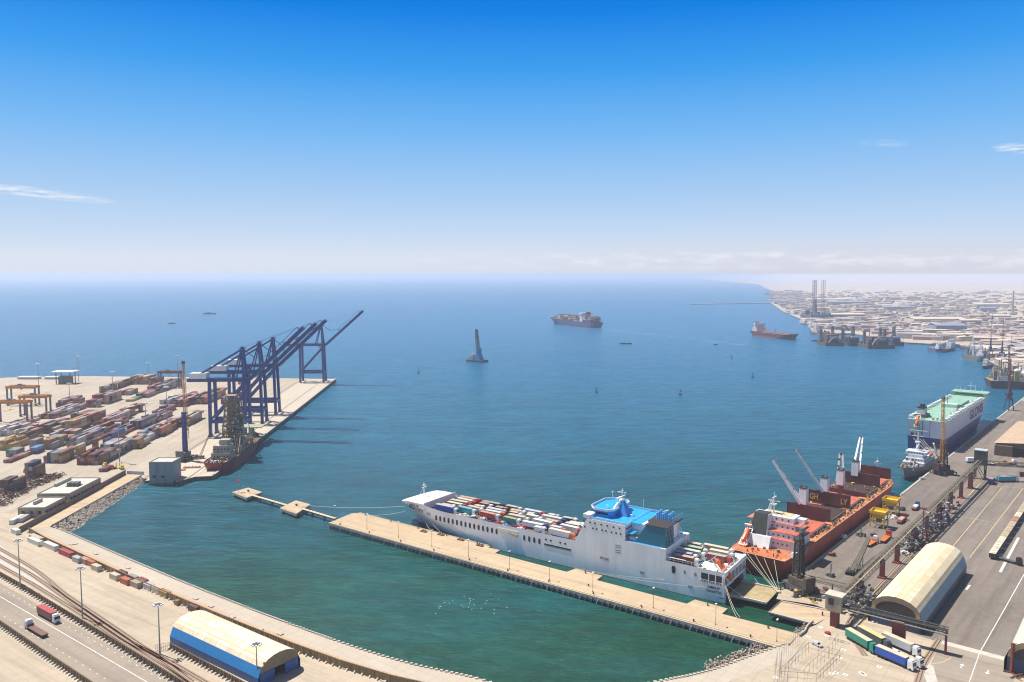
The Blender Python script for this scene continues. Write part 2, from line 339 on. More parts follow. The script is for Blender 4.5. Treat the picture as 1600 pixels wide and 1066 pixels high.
# right quay asphalt
sheet('quay_asphalt', [rq(14, -1), rq(700, -1), rq(700, -400), rq(14, -400), rq(-12, -92), rq(-12, -62), rq(-4, -30)], .02, ASPH)
sheet('road_surface', [rq(-12, -67), rq(-12, -91), rq(-70, -98), rq(-70, -70)], .03, ROAD)
K_ = MB(); K_.box(6, 1100, -1.0, .3, 0, .3); structure('kerb_of_cargo_quay', K_, CONC, loc=(RQ.x, RQ.y, 0), rot=RQ.ang)
# left road
sheet('road_surface', [pq(-300, -148.5), pq(200, -154), pq(200, -172.5), pq(-300, -167)], .02, ROAD)
def line(pts, w_, z, mt=LINE, name='road_marking'): return structure(name, ribbon(pts, w_, z), mt)
line([pq(-120, -156.8), pq(200, -160.0)], .35, .035)
D_ = MB()
for off in (-152.6, -164.2):
    for i in range(60):
        a = -120 + i * 5.2; dd = off - (a + 120) * .011
        p = PI_.w(a, dd, .035); q = PI_.w(a + 1.1, dd, .035); n = Vector((-PI_.dy, PI_.dx, 0)) * .16
        D_.add([p + n, p - n, q - n, q + n], [(0, 1, 2, 3)])
structure('road_marking', D_, LINE)
# right side markings
line([rq(-12, -80), rq(30, -80.5), rq(100, -81.2), rq(400, -82)], .35, .035)
line([rq(-70, -83), rq(-12, -80)], .3, .045)
line([rq(60, -47), rq(262, -47)], .3, .035, LINEY); line([rq(99, -57), rq(268, -58)], .3, .035, LINEY)
line([rq(262, -29), rq(268, -61)], .3, .035, LINEY); line([rq(172, -36), rq(172, -57)], .25, .035, LINEY); line([rq(225, -34), rq(262, -34)], .3, .035, LINEY)
line([rq(96, -37), rq(215, -37)], .25, .035, LINEY); line([rq(86, -72), rq(150, -71)], 1.2, .035); line([rq(52, -64), rq(59, -64.2)], .9, .035, LINE)
sheet('road_marking', [rq(-13.5, -66), rq(-10.0, -66), rq(-10.0, -89), rq(-13.5, -90)], .04, mat('worn_white', (.48, .44, .38), .8, var=.2))
sheet('road_marking', [tuple(G(1448, 1066)[:2]), tuple(G(1440, 1046)[:2]), tuple(G(1452, 1038)[:2]), tuple(G(1458, 1040)[:2]), tuple(G(1465, 1066)[:2])], .04, mat('worn_white', (.5, .5, .5)))
cv = [G(1440, 1036), G(1450, 1037.5), G(1462, 1037), G(1475, 1034), G(1486, 1028)]; line([tuple(p[:2]) for p in cv], .25, .05, LINEY)
for px, py, fl in ((1503, 1040, 1), (1543, 1051, -1)):        # arrows painted on the road
    c = G(px, py, .05); d = Vector((RQ.dx, RQ.dy, 0)) * fl; n = Vector((-d.y, d.x, 0))
    A_ = MB(); A_.add([c - d * 2 + n * .15, c - d * 2 - n * .15, c + n * -.15, c + n * .15], [(0, 1, 2, 3)]); A_.add([c - n * .8, c + n * .8, c + d * 1.6], [(0, 1, 2)])
    structure('road_marking', A_, mat('fresh_white', (.8, .8, .78), .7))
# small square pads with a manhole, lower right
for px, py in ((1282, 980), (1318, 1015), (1312, 1028), (1306, 1051), (1299, 1053), (1321, 1054), (1346, 1051), (1350, 1054), (1374, 1042), (1212, 1058), (1292, 993), (1263, 995), (1294, 950)):
    c = G(px, py, .05); q = MB(); q.box(-.85, .85, -.85, .85, -.03, 0, 0); q.box(-.25, .25, -.25, .25, 0, .03, 1)
    structure('paving_pad', q, [mat('pad_white', (.66, .63, .57), .8), DGREY], loc=c, rot=.78)
# worn parking frames on the ground
for px, py in ((1303, 999), (1311, 1001), (1320, 1004)):
    c = G(px, py, .05); q = MB()
    for s_ in (-1, 1): q.box(-1.6, 1.6, s_ * .8 - .06, s_ * .8 + .06, 0, .01); q.box(s_ * 1.6 - .06, s_ * 1.6 + .06, -.8, .8, 0, .01)
    structure('ground_frame', q, DGREY, loc=c, rot=PI_.ang)
# ---- promenade round the basin: pale walk by the water, pink path, boundary wall
ctr = [Vector((p[0], p[1], 0)) for p in [(-249, 433)] + shore]
def offset(line_, d):
    out = []
    for i, p in enumerate(line_):
        q = (line_[min(i + 1, len(line_) - 1)] - line_[max(i - 1, 0)]).normalized(); n = Vector((q.y, -q.x, 0)); out.append(p + n * d)
    return out
base_line = [Vector((*PI_.w(-112, -98.4)[:2], 0))] + ctr[1:]
fin = []
for i in range(len(base_line) - 1):
    for j in range(6): fin.append(base_line[i].lerp(base_line[i + 1], j / 6))
fin.append(base_line[-1])
for _ in range(6): fin = [fin[0]] + [(fin[i - 1] + fin[i] * 2 + fin[i + 1]) / 4 for i in range(1, len(fin) - 1)] + [fin[-1]]
def strip(name, d0, d1, z, mt):
    A = offset(fin, d0); B = offset(fin, d1); q = MB(); q.add([(p.x, p.y, z) for pr in zip(A, B) for p in pr], [(2 * i, 2 * i + 1, 2 * i + 3, 2 * i + 2) for i in range(len(A) - 1)]); structure(name, q, mt)
strip('promenade', .4, 9.2, .03, WALK); FULL = fin; fin = [p for p in fin if p.x < 6 and p.y > 230][:]; fin = fin[:next((i for i, p in enumerate(fin) if p.x > -2), len(fin))]; strip('pink_path', 9.4, 14.2, .05, PINK)
lane = MB(); lane.add([(-268, 424, .04), (-257.6, 436, .04), (-259.5, 548, .04), (-270.5, 548, .04)], [(0, 1, 2, 3)]); structure('quay_lane', lane, PIERC)
for px, py in ((112, 851), (200, 888), (150, 866), (306, 936), (330, 948), (363, 965), (407, 984), (438, 991), (455, 1006), (540, 1045), (600, 1064), (118, 850)):
    c = G(px, py, .06); q = MB(); q.box(-1.2, 1.2, -.8, .8, -.02, .35, 0); structure('drain_cover', q, CONC, loc=c, rot=PI_.ang)
# edge kerb blocks along the water
kb = MB(); pr = offset(FULL, .25)
for i in range(len(pr) - 1):
    n_ = max(1, int((pr[i + 1] - pr[i]).length / 1.6))
    for j in range(n_):
        c = pr[i].lerp(pr[i + 1], (j + .5) / n_); kb.box(c.x - .55, c.x + .55, c.y - .45, c.y + .45, 0, .45)
structure('edge_blocks', kb, CONC)
# ---- rock revetments
ROCK = mat('armour_rock', (.42, .34, .27), .9, var=.55, scale=.5)
def rocks(name, poly, n, zf, size, seed, label):
    rnd = random.Random(seed); q = MB(); k3 = 0; xs = [p[0] for p in poly]; ys = [p[1] for p in poly]
    def inside(x, y):
        c = False; j = len(poly) - 1
        for i in range(len(poly)):
            if ((poly[i][1] > y) != (poly[j][1] > y)) and (x < (poly[j][0] - poly[i][0]) * (y - poly[i][1]) / (poly[j][1] - poly[i][1]) + poly[i][0]): c = not c
            j = i
        return c
    while k3 < n:
        x = rnd.uniform(min(xs), max(xs)); y = rnd.uniform(min(ys), max(ys))
        if not inside(x, y): continue
        k3 += 1; z = zf(x, y); s_ = size * rnd.uniform(.5, 1.3); vs = []
        for a in range(3):
            for b_ in range(5):
                th = 2 * math.pi * b_ / 5 + a; rr = s_ * (.55 + .4 * rnd.random()) * (1 if a == 1 else .65); vs.append((x + rr * math.cos(th), y + rr * math.sin(th), z + (a - 1) * s_ * .55))
        fs = [(a * 5 + i, a * 5 + (i + 1) % 5, a * 5 + 5 + (i + 1) % 5, a * 5 + 5 + i) for a in range(2) for i in range(5)] + [(10, 11, 12, 13, 14)]
        q.add(vs, fs)
    o = q.build(name, ROCK); tag(o, label, 'rocks', kind='stuff'); return o
rocks('rocks', [(-258, 436), (-250, 430), (-245, 427), (-245, 433), (-250.5, 500), (-254, 545), (-259.3, 545)], 1700, lambda x, y: -3.4 + 3.5 * min(1, max(0, (-247.5 - (y - 436) / 109 * 7 - x) / (10.5 - (y - 436) / 109 * 6))), .8, 3, 'grey and tan armour rocks sloping from the lane wall to the basin')
rp = [G(1146, 1040), G(1196, 1022), G(1226, 1010), G(1206, 1003), G(1185, 1012, -3), G(1150, 1026, -3), G(1100, 1044, -3), G(1110, 1052)]
rocks('rocks', [tuple(p[:2]) for p in rp], 800, lambda x, y: -2.9 + 2.3 * random.random(), .5, 4, 'tan rocks heaped under the shore end of the long pier')
rp = [G(1240, 985), G(1262, 966), G(1271, 972), G(1266, 982), G(1250, 994)]
rocks('rocks', [tuple(p[:2]) for p in rp], 160, lambda x, y: -2.0 + 1.8 * random.random(), .5, 5, 'small heap of pale rocks between the linkspan and the pier')

# ---- far town ground
cst = [(1204, 473), (1222, 486), (1236, 492), (1262, 503), (1270, 521), (1330, 521), (1415, 535), (1520, 541), (1530, 556), (1556, 570), (1600, 590), (1800, 640)]
tg = [tuple(G(px, py)[:2]) for px, py in cst] + [(60000, 2000), (60000, 70000), (14500, 70000), (3700, 12000), (2000, 6000)]
TOWN = slab_mat('town_sand', (.36, .29, .235), (.50, .42, .35), 0, size=90, joint=.03, ang=.5, stain=.55, dark=(.28, .24, .19), bigscale=.0016)
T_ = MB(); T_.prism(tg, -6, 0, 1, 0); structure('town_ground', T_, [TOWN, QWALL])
sp_ = MB(); a_, b__ = G(1075, 475), G(1210, 473); sp_.bar((a_.x, a_.y, -2), (b__.x + 30, b__.y, -2), 16, 5); structure('breakwater', sp_, mat('breakwater_stone', (.42, .40, .38), .9))
# ---- railway tracks
def track(name, pts, gauge=1.07):
    q = MB(); L = [Vector((p[0], p[1], 0)) for p in pts]; fine = []
    for i in range(len(L) - 1):
        for j in range(8): fine.append(L[i].lerp(L[i + 1], j / 8))
    fine.append(L[-1])
    for _ in range(5): fine = [fine[0]] + [(fine[i - 1] + fine[i] * 2 + fine[i + 1]) / 4 for i in range(1, len(fine) - 1)] + [fine[-1]]
    for s_ in (-1, 1):
        A = offset(fine, s_ * gauge / 2)
        for p, r_ in zip(A, A[1:]): q.bar((p.x, p.y, .17), (r_.x, r_.y, .17), .16, .15, 0)
    A = offset(fine, -1.25); B = offset(fine, 1.25)
    q.add([(p.x, p.y, .06) for pr_ in zip(A, B) for p in pr_], [(2 * i, 2 * i + 1, 2 * i + 3, 2 * i + 2) for i in range(len(A) - 1)], 1)
    structure(name, q, [RUST, mat('ballast', (.29, .225, .165), .95, var=.35, scale=1.5)])
gp = lambda *L: [tuple(G(*q)[:2]) for q in L]
track('railway_track', gp((-60, 826), (0, 858), (60, 893), (100, 928), (160, 968), (230, 1016), (262, 1032), (330, 1072)))
track('railway_track', gp((-60, 838), (0, 870), (50, 898), (95, 930), (140, 962), (200, 1003), (245, 1026), (300, 1066)))
track('railway_track', gp((-60, 852), (0, 884), (60, 918), (130, 962), (190, 1003), (250, 1040), (300, 1075)))
sheet('track_bed', gp((-50, 822), (5, 856), (70, 905), (130, 955), (180, 995), (120, 952), (60, 914), (-50, 852)), .04, mat('pale_ballast', (.46, .42, .36), .95, var=.2, scale=1))
track('railway_track', [rq(-42, -48), rq(-20, -33.5), rq(60, -33), rq(200, -32.5), rq(300, -31.5)])
track('railway_track', [rq(-62, -69), rq(-36, -66), rq(-10, -66)])
track('railway_track', [rq(-10, -38), rq(60, -37.0), rq(130, -36.5)])
# ================================================================ PIER, JETTIES
def pthing(name, label, cat, a, d, z=0.0, group=None): return thing(name, label, cat, PI_.w(a, d, z), PI_.ang, group)
pier = pthing('mooring_pier', 'long tan concrete pier running beside the white ship', 'pier', 0, 0)
q = MB(); top = [(0, -3.2), (257, -4.2), (257.4, 12.2), (226, 12.2), (226, 18.6), (211, 19.2), (210, 13), (165.5, 13.2), (165, 19.5), (150, 19.9), (149, 13.6), (106, 13.8), (105.5, 18.7), (98, 18.4), (98, 20.2), (0, 20.8), (-3, 17)]
q.prism(top, -1.5, 0, 1, 0); q.build('deck', [PIERC, CONC], pier)
q = MB(); q.box(0, 256.5, -2.9, 11, -8, -1.5, 0); q.build('sheet_pile_wall', rib_mat('sheet_pile', (.16, .165, .165), .9, 'X', .7, .6, var=.35), pier)
fl = MB()
for i in range(88):
    f_ = MB(); x = 1.6 + i * 2.9; f_.tube((x, -4.0, -2.4), (x + 1.1, -4.0, -.5), .30, n=7); f_.tube((x, -3.9, -2.9), (x + .3, -3.95, -2.0), .34, n=7)
    f_.build('fender', mat('grey_fender', (.10, .105, .11), .7, var=.3) if i % 3 else mat('pale_fender', (.26, .27, .28), .7, var=.3), pier)
q = MB()
for x0, x1, y_ in ((0, 256, -3.0), (0, 97, 20.5)): q.box(x0, x1, y_ - .15, y_ + .25, 0, .28)
q.build('edge_kerb', CREAM, pier)
BL = mat('bollard_black', (.03, .03, .03), .6)
def bollard(a, d, label, fr=PI_, group='mooring bollards on the long pier'):
    t_ = fr.w(a, d); q = MB(); q.tube((0, 0, 0), (0, 0, .55), .32, .26, 8); q.tube((0, 0, .55), (0, 0, .8), .26, .5, 8)
    tag(q.build('bollard', BL, loc=t_), label, 'bollard', group)
for i in range(11): bollard(8 + i * 23.5, -1.6, 'black bollard at the outer basin edge of the long pier, %s from its tip' % ORD[i])
for i in range(5): bollard(6 + i * 21, 19.4, 'black bollard on the bow side edge of the long pier, %s from its tip' % ORD[i])
for i, (a, d, w_) in enumerate(((157, 17.5, 'by the first widened fender head'), (218, 16.5, 'on the fender head beside the stern'), (246, 10, 'near the shore, with ropes on it'), (166, 5, 'in the narrow middle stretch'))): bollard(a, d, 'black bollard %s of the long pier' % w_)
for i, (px, py) in enumerate(((662, 831), (689, 836), (720, 844), (750, 853))):
    t_ = thing('hook_station', 'brown mooring hook block on the pier beside the bow, %s from the pier tip' % ORD[i], 'mooring hook', G(px, py), PI_.ang, 'mooring hook blocks by the bow')
    q = MB(); q.box(-1.9, 1.9, -1, 1, 0, .55); q.build('base_block', RUST, t_)
    for s_ in (-1, 1): h_ = MB(); h_.bar((s_ * .9, 0, .5), (s_ * .9, .9, 1.15), .35); h_.tube((s_ * .9, 0, .5), (s_ * .9, 0, 1.0), .28); h_.build('hook', BROWN, t_)
# slender lamp posts of the pier
def pier_lamp():
    t_ = thing('lamp_post', 'slender pier lamp post', 'lamp post', (0, 0, 0), 0, 'thin lamp posts along the pier')
    q = MB(); q.tube((0, 0, 0), (0, 0, 8.6), .10, .06, 6); q.box(-.2, .2, -.2, .2, 0, .3); q.build('pole', BROWN, t_)
    q = MB(); q.box(-.28, .28, -.7, .7, 8.6, 8.85); q.build('lamp_head', WHITE, t_); return t_
PL = pier_lamp()
for i, a in enumerate((-.3, 26, 50, 74, 98.5, 125, 148, 171, 200.5, 228, 252.5)):
    place(PL, USED, PI_.w(a, .5 + 1.4 * (i < 5)), PI_.ang, 'thin lamp post with white head, %s along the long pier from its tip' % ORD[i])
# outer dolphins and catwalks
def dolphin(pts, label, mast):
    c = sum((G(*p) for p in pts), Vector()) / 4; t_ = thing('jetty_platform', label, 'platform', c, 0, 'square concrete platforms off the pier tip')
    P4 = [tuple((G(*p) - c)[:2]) for p in pts]
    q = MB(); q.prism(P4, -1.5, 0, 1, 0); q.build('slab', [PIERC, CONC], t_)
    for p in P4:
        x, y = p[0] * .75, p[1] * .75; r_ = MB(); r_.tube((x, y, -8), (x, y, -1.5), 1.0, n=10); r_.build('pile', DCONC, t_)
    q = MB(); q.tube((0, 2, 0), (0, 2, 1.0), .5, .8, 8); q.build('mooring_hook', BL, t_)
    q = MB(); q.rail([(p[0] * .96, p[1] * .96, 0) for p in P4[:2]], 1.0); q.build('railing', DGREY, t_)
    return t_
d1 = dolphin([(362, 769), (385, 778), (410, 769), (388, 762)], 'outermost square mooring platform with a red striped light mast', 1)
d2 = dolphin([(437, 794), (463, 803), (485, 788), (462, 782)], 'square mooring platform between the two narrow catwalks', 0)
c = G(373, 769); t_ = thing('beacon_mast', 'red and white beacon mast standing on the outermost platform', 'beacon', c)
for i in range(5): q = MB(); q.tube((0, 0, i * 1.9), (0, 0, i * 1.9 + 1.9), .22, n=8); q.build('mast_section', REDP if i % 2 else WHITE, t_)
q = MB(); q.rail([(-1, -1, 7.4), (1, -1, 7.4), (1, 1, 7.4), (-1, 1, 7.4), (-1, -1, 7.4)], 1, 1); q.box(-1, 1, -1, 1, 7.2, 7.4); q.tube((0, 0, 9.5), (0, 0, 10.3), .35, .2); q.build('lantern_gallery', REDP, t_)
def catwalk(p, q_, label, piles):
    A, B = G(*p), G(*q_); c = (A + B) / 2; ang = math.atan2(B.y - A.y, B.x - A.x); L = (B - A).length; t_ = thing('catwalk', label, 'footbridge', c, ang, 'narrow catwalks off the pier tip')
    k1 = MB(); k1.box(-L / 2, L / 2, -1.1, 1.1, -.75, -.02, 1); k1.box(-L / 2, L / 2, -1.1, 1.1, -.02, .05, 0); k1.build('deck', [CREAM, DGREY], t_)
    for s_ in (-1, 1): k1 = MB(); k1.rail([(-L / 2, s_ * 1.05, .05), (L / 2, s_ * 1.05, .05)], 1.0, 3, .05); k1.build('railing', DGREY, t_)
    for x in piles: k1 = MB(); k1.tube((x * L, 0, -8), (x * L, 0, -.75), .55, n=9); k1.box(x * L - .7, x * L + .7, -1.3, 1.3, -1.4, -.75); k1.build('pile', DCONC, t_)
catwalk((392, 773), (447, 789), 'narrow catwalk joining the outermost platform to the next one', (-.22, .12))
catwalk((470, 794), (524, 810), 'narrow catwalk joining the platform to the long pier tip', (-.15, .2))

# linkspan + quay block
lk = thing('linkspan', 'tan concrete ramp bridge leading from the ship ramp to the quay', 'ramp', G(1250, 958)); o0 = G(1250, 958)
q = MB(); P4 = [G(1201, 957), G(1273, 976), G(1308, 957), G(1220, 940)]; P4 = [tuple((p - o0)[:2]) for p in P4]; q.prism(P4, -1.2, .06, 1, 0); q.build('deck', [PIERC, DCONC], lk)
q = MB(); q.bar((*P4[0], .15), (*P4[1], .15), .8, .5); q.bar((*P4[3], .15), (*P4[2], .15), .8, .5); q.build('side_kerb', CONC, lk)
q = MB(); q.bar((*P4[0], .15), (*P4[3], .15), .6, .2); q.build('hinge_joint', DGREY, lk)
# ================================================================ BOUNDARY WALLS
WALLC = rib_mat('ribbed_tan_wall', (.25, .175, .085), 1.25, 'X', .85, 1.2, var=.25)
WALLD = rib_mat('ribbed_brown_wall', (.15, .10, .055), 1.3, 'X', .85, 1.2, var=.25)
FOOT = mat('footing_white', (.60, .56, .48), .9)
def wall(label, pts, h, mt, foot_side, step=3.0, cat='wall', nmax=95, name='boundary_wall'):
    c = Vector((*pts[0], 0)); t_ = thing(name, label, cat, c); L = [Vector((p[0], p[1], 0)) - c for p in pts]; q = MB(); acc = 0; nf = 0
    for a, b_ in zip(L, L[1:]):
        q.bar((a.x, a.y, h / 2), (b_.x, b_.y, h / 2), .35, h)
        d = (b_ - a).normalized(); n = Vector((-d.y, d.x, 0)) * foot_side; l_ = (b_ - a).length; x = acc
        while x < l_ and nf < nmax:
            p = a + d * x + n * .75; f_ = MB(); f_.hexa([p + d * sx * .28 + n * sy - Vector((0, 0, .0)) for sx, sy in ((-1, -.55), (1, -.55), (1, .6), (-1, .6))], [p + d * sx * .2 + n * sy + Vector((0, 0, .7)) for sx, sy in ((-1, -.5), (1, -.5), (1, .0), (-1, .0))])
            f_.build('footing', FOOT, t_); x += step; nf += 1
            p2 = a + d * (x - step / 2) + n * .22; q.bar((p2.x, p2.y, 0), (p2.x, p2.y, h - .15), .22)
        acc = x - l_
    q.build('ribbed_panel', mt, t_); return t_
W1 = [tuple(p[:2]) for p in offset(fin, 14.6)]; W1 = [pq(-118, -111.5)] + [p for p in W1[6::5]]
wall('tan ribbed wall between the pink path and the row of containers', W1, 3.0, WALLC, -1, 3.4)
wall('brown ribbed wall between the road and the railway tracks', [pq(-110, -147.0), pq(-30, -148.5), pq(50, -151.5), pq(130, -155)], 2.6, WALLD, -1, 2.7)
wall('brown ribbed wall below the road along the bare sandy ground', [pq(-60, -168.5), pq(40, -171.5), pq(110, -173)], 2.6, WALLD, -1, 2.2)
wall('short brown wall beside the blue walled arched shed', [tuple(G(266, 1014)[:2]), tuple(G(390, 1080)[:2])], 2.4, WALLD, -1, 2.2)
g_ = thing('mesh_gate', 'dark wire gate closing the gap by the high mast and arched shed', 'gate', G(259, 1016)); a1, a2 = Vector((-3.2, -1.2, 0)), Vector((2.2, 1.3, 0)); q = MB(); q.rail([a1, a2], 2.6, .6, .07); q.bar(a1 + Vector((0, 0, .1)), a2 + Vector((0, 0, 2.5)), .08); q.build('gate_frame', BROWN, g_)
# retaining wall along the lane
wall('long plain brown retaining wall beside the lane and low concrete buildings', [(-268.5, 424), (-270.0, 480), (-272.5, 552)], 3.2, mat('brown_plaster', (.17, .12, .085), .9, var=.2), 1, 999, nmax=0)
wall('low pale parapet between the lane and the rocks', [(-257.4, 436), (-259.2, 548)], .9, CONC, -1, 999, nmax=0, cat='parapet', name='parapet')
wall('grey block wall at the water end of the lane', [(-272, 553), (-259, 551)], 2.2, LGREY, -1, 999, nmax=0)

# ================================================================ ARCHED SHEDS
def panel_roof(name, c1, c2):
    mm = bpy.data.materials.new(name); mm.use_nodes = True; t = NT(mm.node_tree); b = t.nt.nodes['Principled BSDF']
    tc = t.n('ShaderNodeTexCoord'); sp = t.n('ShaderNodeSeparateXYZ'); t.l(tc.outputs['Object'], sp.inputs[0])
    br = t.n('ShaderNodeTexBrick', offset=.0); br.inputs['Scale'].default_value = 1; br.inputs['Brick Width'].default_value = 7.2; br.inputs['Row Height'].default_value = 2.6; br.inputs['Mortar Size'].default_value = .11
    br.inputs['Color1'].default_value = (*c1, 1); br.inputs['Color2'].default_value = (*c2, 1); br.inputs['Mortar'].default_value = (c2[0] * .75, c2[1] * .7, c2[2] * .6, 1); br.inputs['Bias'].default_value = -.35
    t.l(tc.outputs['Object'], br.inputs['Vector'])
    no = t.n('ShaderNodeTexNoise', i_Scale=.35, i_Detail=6.0, i_Roughness=.7); t.l(tc.outputs['Object'], no.inputs['Vector'])
    c = t.mix(t.math('MULTIPLY', t.ramp(no.outputs[0], [(.40, 0.0), (.66, 1.0)]), .75), br.outputs[0], c2); t.l(c, b.inputs['Base Color']); b.inputs['Roughness'].default_value = .7
    wv = t.n('ShaderNodeTexWave', bands_direction='X'); wv.inputs['Scale'].default_value = .8; t.l(tc.outputs['Object'], wv.inputs['Vector']); bp = t.n('ShaderNodeBump', i_Strength=.4, i_Distance=.1); t.l(wv.outputs[1], bp.inputs['Height']); t.l(bp.outputs[0], b.inputs['Normal']); return mm
RF1 = panel_roof('shed_roof_sheets', (.72, .68, .58), (.56, .43, .22)); RF2 = panel_roof('shed_roof_sheets_pale', (.70, .62, .46), (.58, .45, .25))
def arch_shed(label, fr, a0, b0, L, W, wh, rh, wallm, bandm, roofm, door, gabm):
    """a0,b0: corner; long side along the frame's a axis"""
    t_ = thing('arched_shed', label, 'shed', fr.w(a0 + L / 2, b0 + W / 2), fr.ang)
    X = L / 2; Y = W / 2
    q = MB(); q.box(-X + .05, X - .05, -Y, -Y + .3, 0, wh); q.box(-X + .05, X - .05, Y - .3, Y, 0, wh)
    ends = MB(); N = 10
    def prof(i): th = math.pi * (i / N); u_ = -math.cos(th); return (u_ * Y * 1.0, wh + (rh - wh) * (math.sin(th) ** .8))
    pts = [prof(i) for i in range(N + 1)]
    for s_ in (-1, 1):
        x = s_ * X; dw = door if s_ == 1 else 0
        if dw:
            [MB().box(x - .15, x + .15, ya, yb, 0, wh).build('end_wall', wallm, t_) for ya, yb in ((-Y + .3, -dw / 2), (dw / 2, Y - .3))]
            dd = MB(); dd.box(x - 2.5, x - 2.4, -dw / 2, dw / 2, 0, wh); dd.box(x - .02, x + .1, -dw / 2 - .2, -dw / 2, 0, wh - .1); dd.build('door_opening', mat('dark_interior', (.012, .01, .01), .9), t_)
        else: MB().box(x - .15, x + .15, -Y + .3, Y - .3, 0, wh).build('end_wall', wallm, t_)
        gab = MB(); gab.add([(x - s_ * .05, y, z - .02) for y, z in pts], [tuple(range(N + 1))]); gab.build('gable', gabm, t_)
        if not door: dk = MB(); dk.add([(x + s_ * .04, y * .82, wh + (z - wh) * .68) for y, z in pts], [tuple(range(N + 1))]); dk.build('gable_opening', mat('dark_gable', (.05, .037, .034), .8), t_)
    q.build('side_wall', wallm, t_); 
    # lean-to band of coloured sheets low on both sides
    bnd = MB()
    for s_ in (-1, 1): bnd.add([(-X, s_ * (Y + .9), wh - 1.2), (X, s_ * (Y + .9), wh - 1.2), (X, s_ * (pts[1][0] * -.99), pts[1][1] + .12), (-X, s_ * (pts[1][0] * -.99), pts[1][1] + .12)], [(0, 1, 2, 3)]); bnd.add([(-X, s_ * (Y + .9), 0.0), (X, s_ * (Y + .9), 0.0), (X, s_ * (Y + .9), wh - 1.2), (-X, s_ * (Y + .9), wh - 1.2)], [(0, 1, 2, 3)], 1)
    bnd.build('eaves_band', [bandm, wallm], t_)
    r_ = MB(); vs = []
    for x in (-X - .3, X + .3): vs += [(x, y * .985, z + .1) for y, z in pts]
    n = N + 1; r_.add(vs, [(i, i + 1, n + i + 1, n + i) for i in range(1, N - 1)]); r_.build('arched_roof', roofm, t_)
    return t_
arch_shed('arched shed with bright blue lower walls near the pink path', PI_, 66.5, -137.2, 54.5, 16.0, 4.0, 9.0, mat('bright_blue_cladding', (.012, .085, .27), .5, var=.15), mat('bright_blue_sheet', (.015, .17, .42), .45, var=.1), RF1, 4.5, mat('brown_gable', (.23, .18, .11), .8))
arch_shed('large cream arched shed with pale blue band beside the conveyor on the quay', RQ, -10, -59.3, 83, 18.5, 5.6, 12.6, DBLUE, mat('pale_blue_sheet', (.17, .29, .36), .5, var=.2), RF2, 0, mat('tan_gable', (.46, .34, .19), .8))
arch_shed('cream arched shed with dark blue walls cut by the corner of the photo', RQ, -22, -108.5, 83, 18.5, 5.6, 12.6, DBLUE, mat('pale_blue_sheet', (.2, .33, .4), .5), RF2, 0, mat('tan_gable', (.46, .34, .19), .8))

# ================================================================ HIGH MAST LIGHTS
def mast(h, ring=True):
    t_ = thing('high_mast_light', 'tall floodlight mast', 'light mast', (0, 0, 0), 0, 'tall floodlight masts')
    q = MB(); q.tube((0, 0, 0), (0, 0, h), .32, .16, 8); q.build('pole', STEEL, t_)
    q = MB(); q.tube((0, 0, h - .25), (0, 0, h + .15), .9, .9, 12)
    for i in range(8): a = i * math.pi / 4; q.bar((0, 0, h), (1.7 * math.cos(a), 1.7 * math.sin(a), h), .12)
    q.build('ring', DGREY, t_)
    for i in range(8): a = i * math.pi / 4; f_ = MB(); f_.box(1.6 * math.cos(a) - .3, 1.6 * math.cos(a) + .3, 1.6 * math.sin(a) - .3, 1.6 * math.sin(a) + .3, h - .35, h + .2); f_.build('floodlight', WHITE, t_)
    return t_
for i, (px, py, ht, lb) in enumerate(((32, 921, 853, 'beside the railway at the pale container row'), (129, 966, 899, 'between the tracks and the red truck'), (250, 1022, 959, 'standing by the wire gate'), (402, 1068, 1030, 'at the open end of the blue walled shed'))):
    c = G(px, py); h = HC - (ht - 430) * c.y * 1.0 / FPX * 1.0; h = max(14, h); place(mast(h), {'x': 1} and USED, c, .3, 'grey floodlight mast with lamp ring ' + lb)
m2 = None
for i, (px, py, ht, lb) in enumerate(((61, 612, 569, 'on bare paving behind the orange yard cranes'), (123, 597, 557, 'alone on the empty paving by the sea edge'), (177, 628, 582, 'behind the far red stacks'), (262, 680, 606, 'between the stacks and the quay road'), (187, 722, 663, 'at the quay road by the dark stacks'), (109, 627, 600, 'on the empty paving behind the grey stack'), (232, 596, 568, 'by the sea edge behind the brown stack'), (278, 590, 556, 'by the sea edge behind the red yard crane'), (228, 664, 632, 'amid the grey and yellow stacks'))):
    c = G(px, py); h = HC - (ht - 430) * c.y / FPX
    q = thing('yard_light', 'grey yard light mast ' + lb, 'light mast', c, 0, 'yard light masts of the container terminal'); k1 = MB(); k1.tube((0, 0, 0), (0, 0, h), .38, .25, 6); k1.build('pole', STEEL, q); k1 = MB(); k1.box(-2.3, 2.3, -.8, .8, h - .5, h + .5); k1.build('lamp_head', WHITE, q)
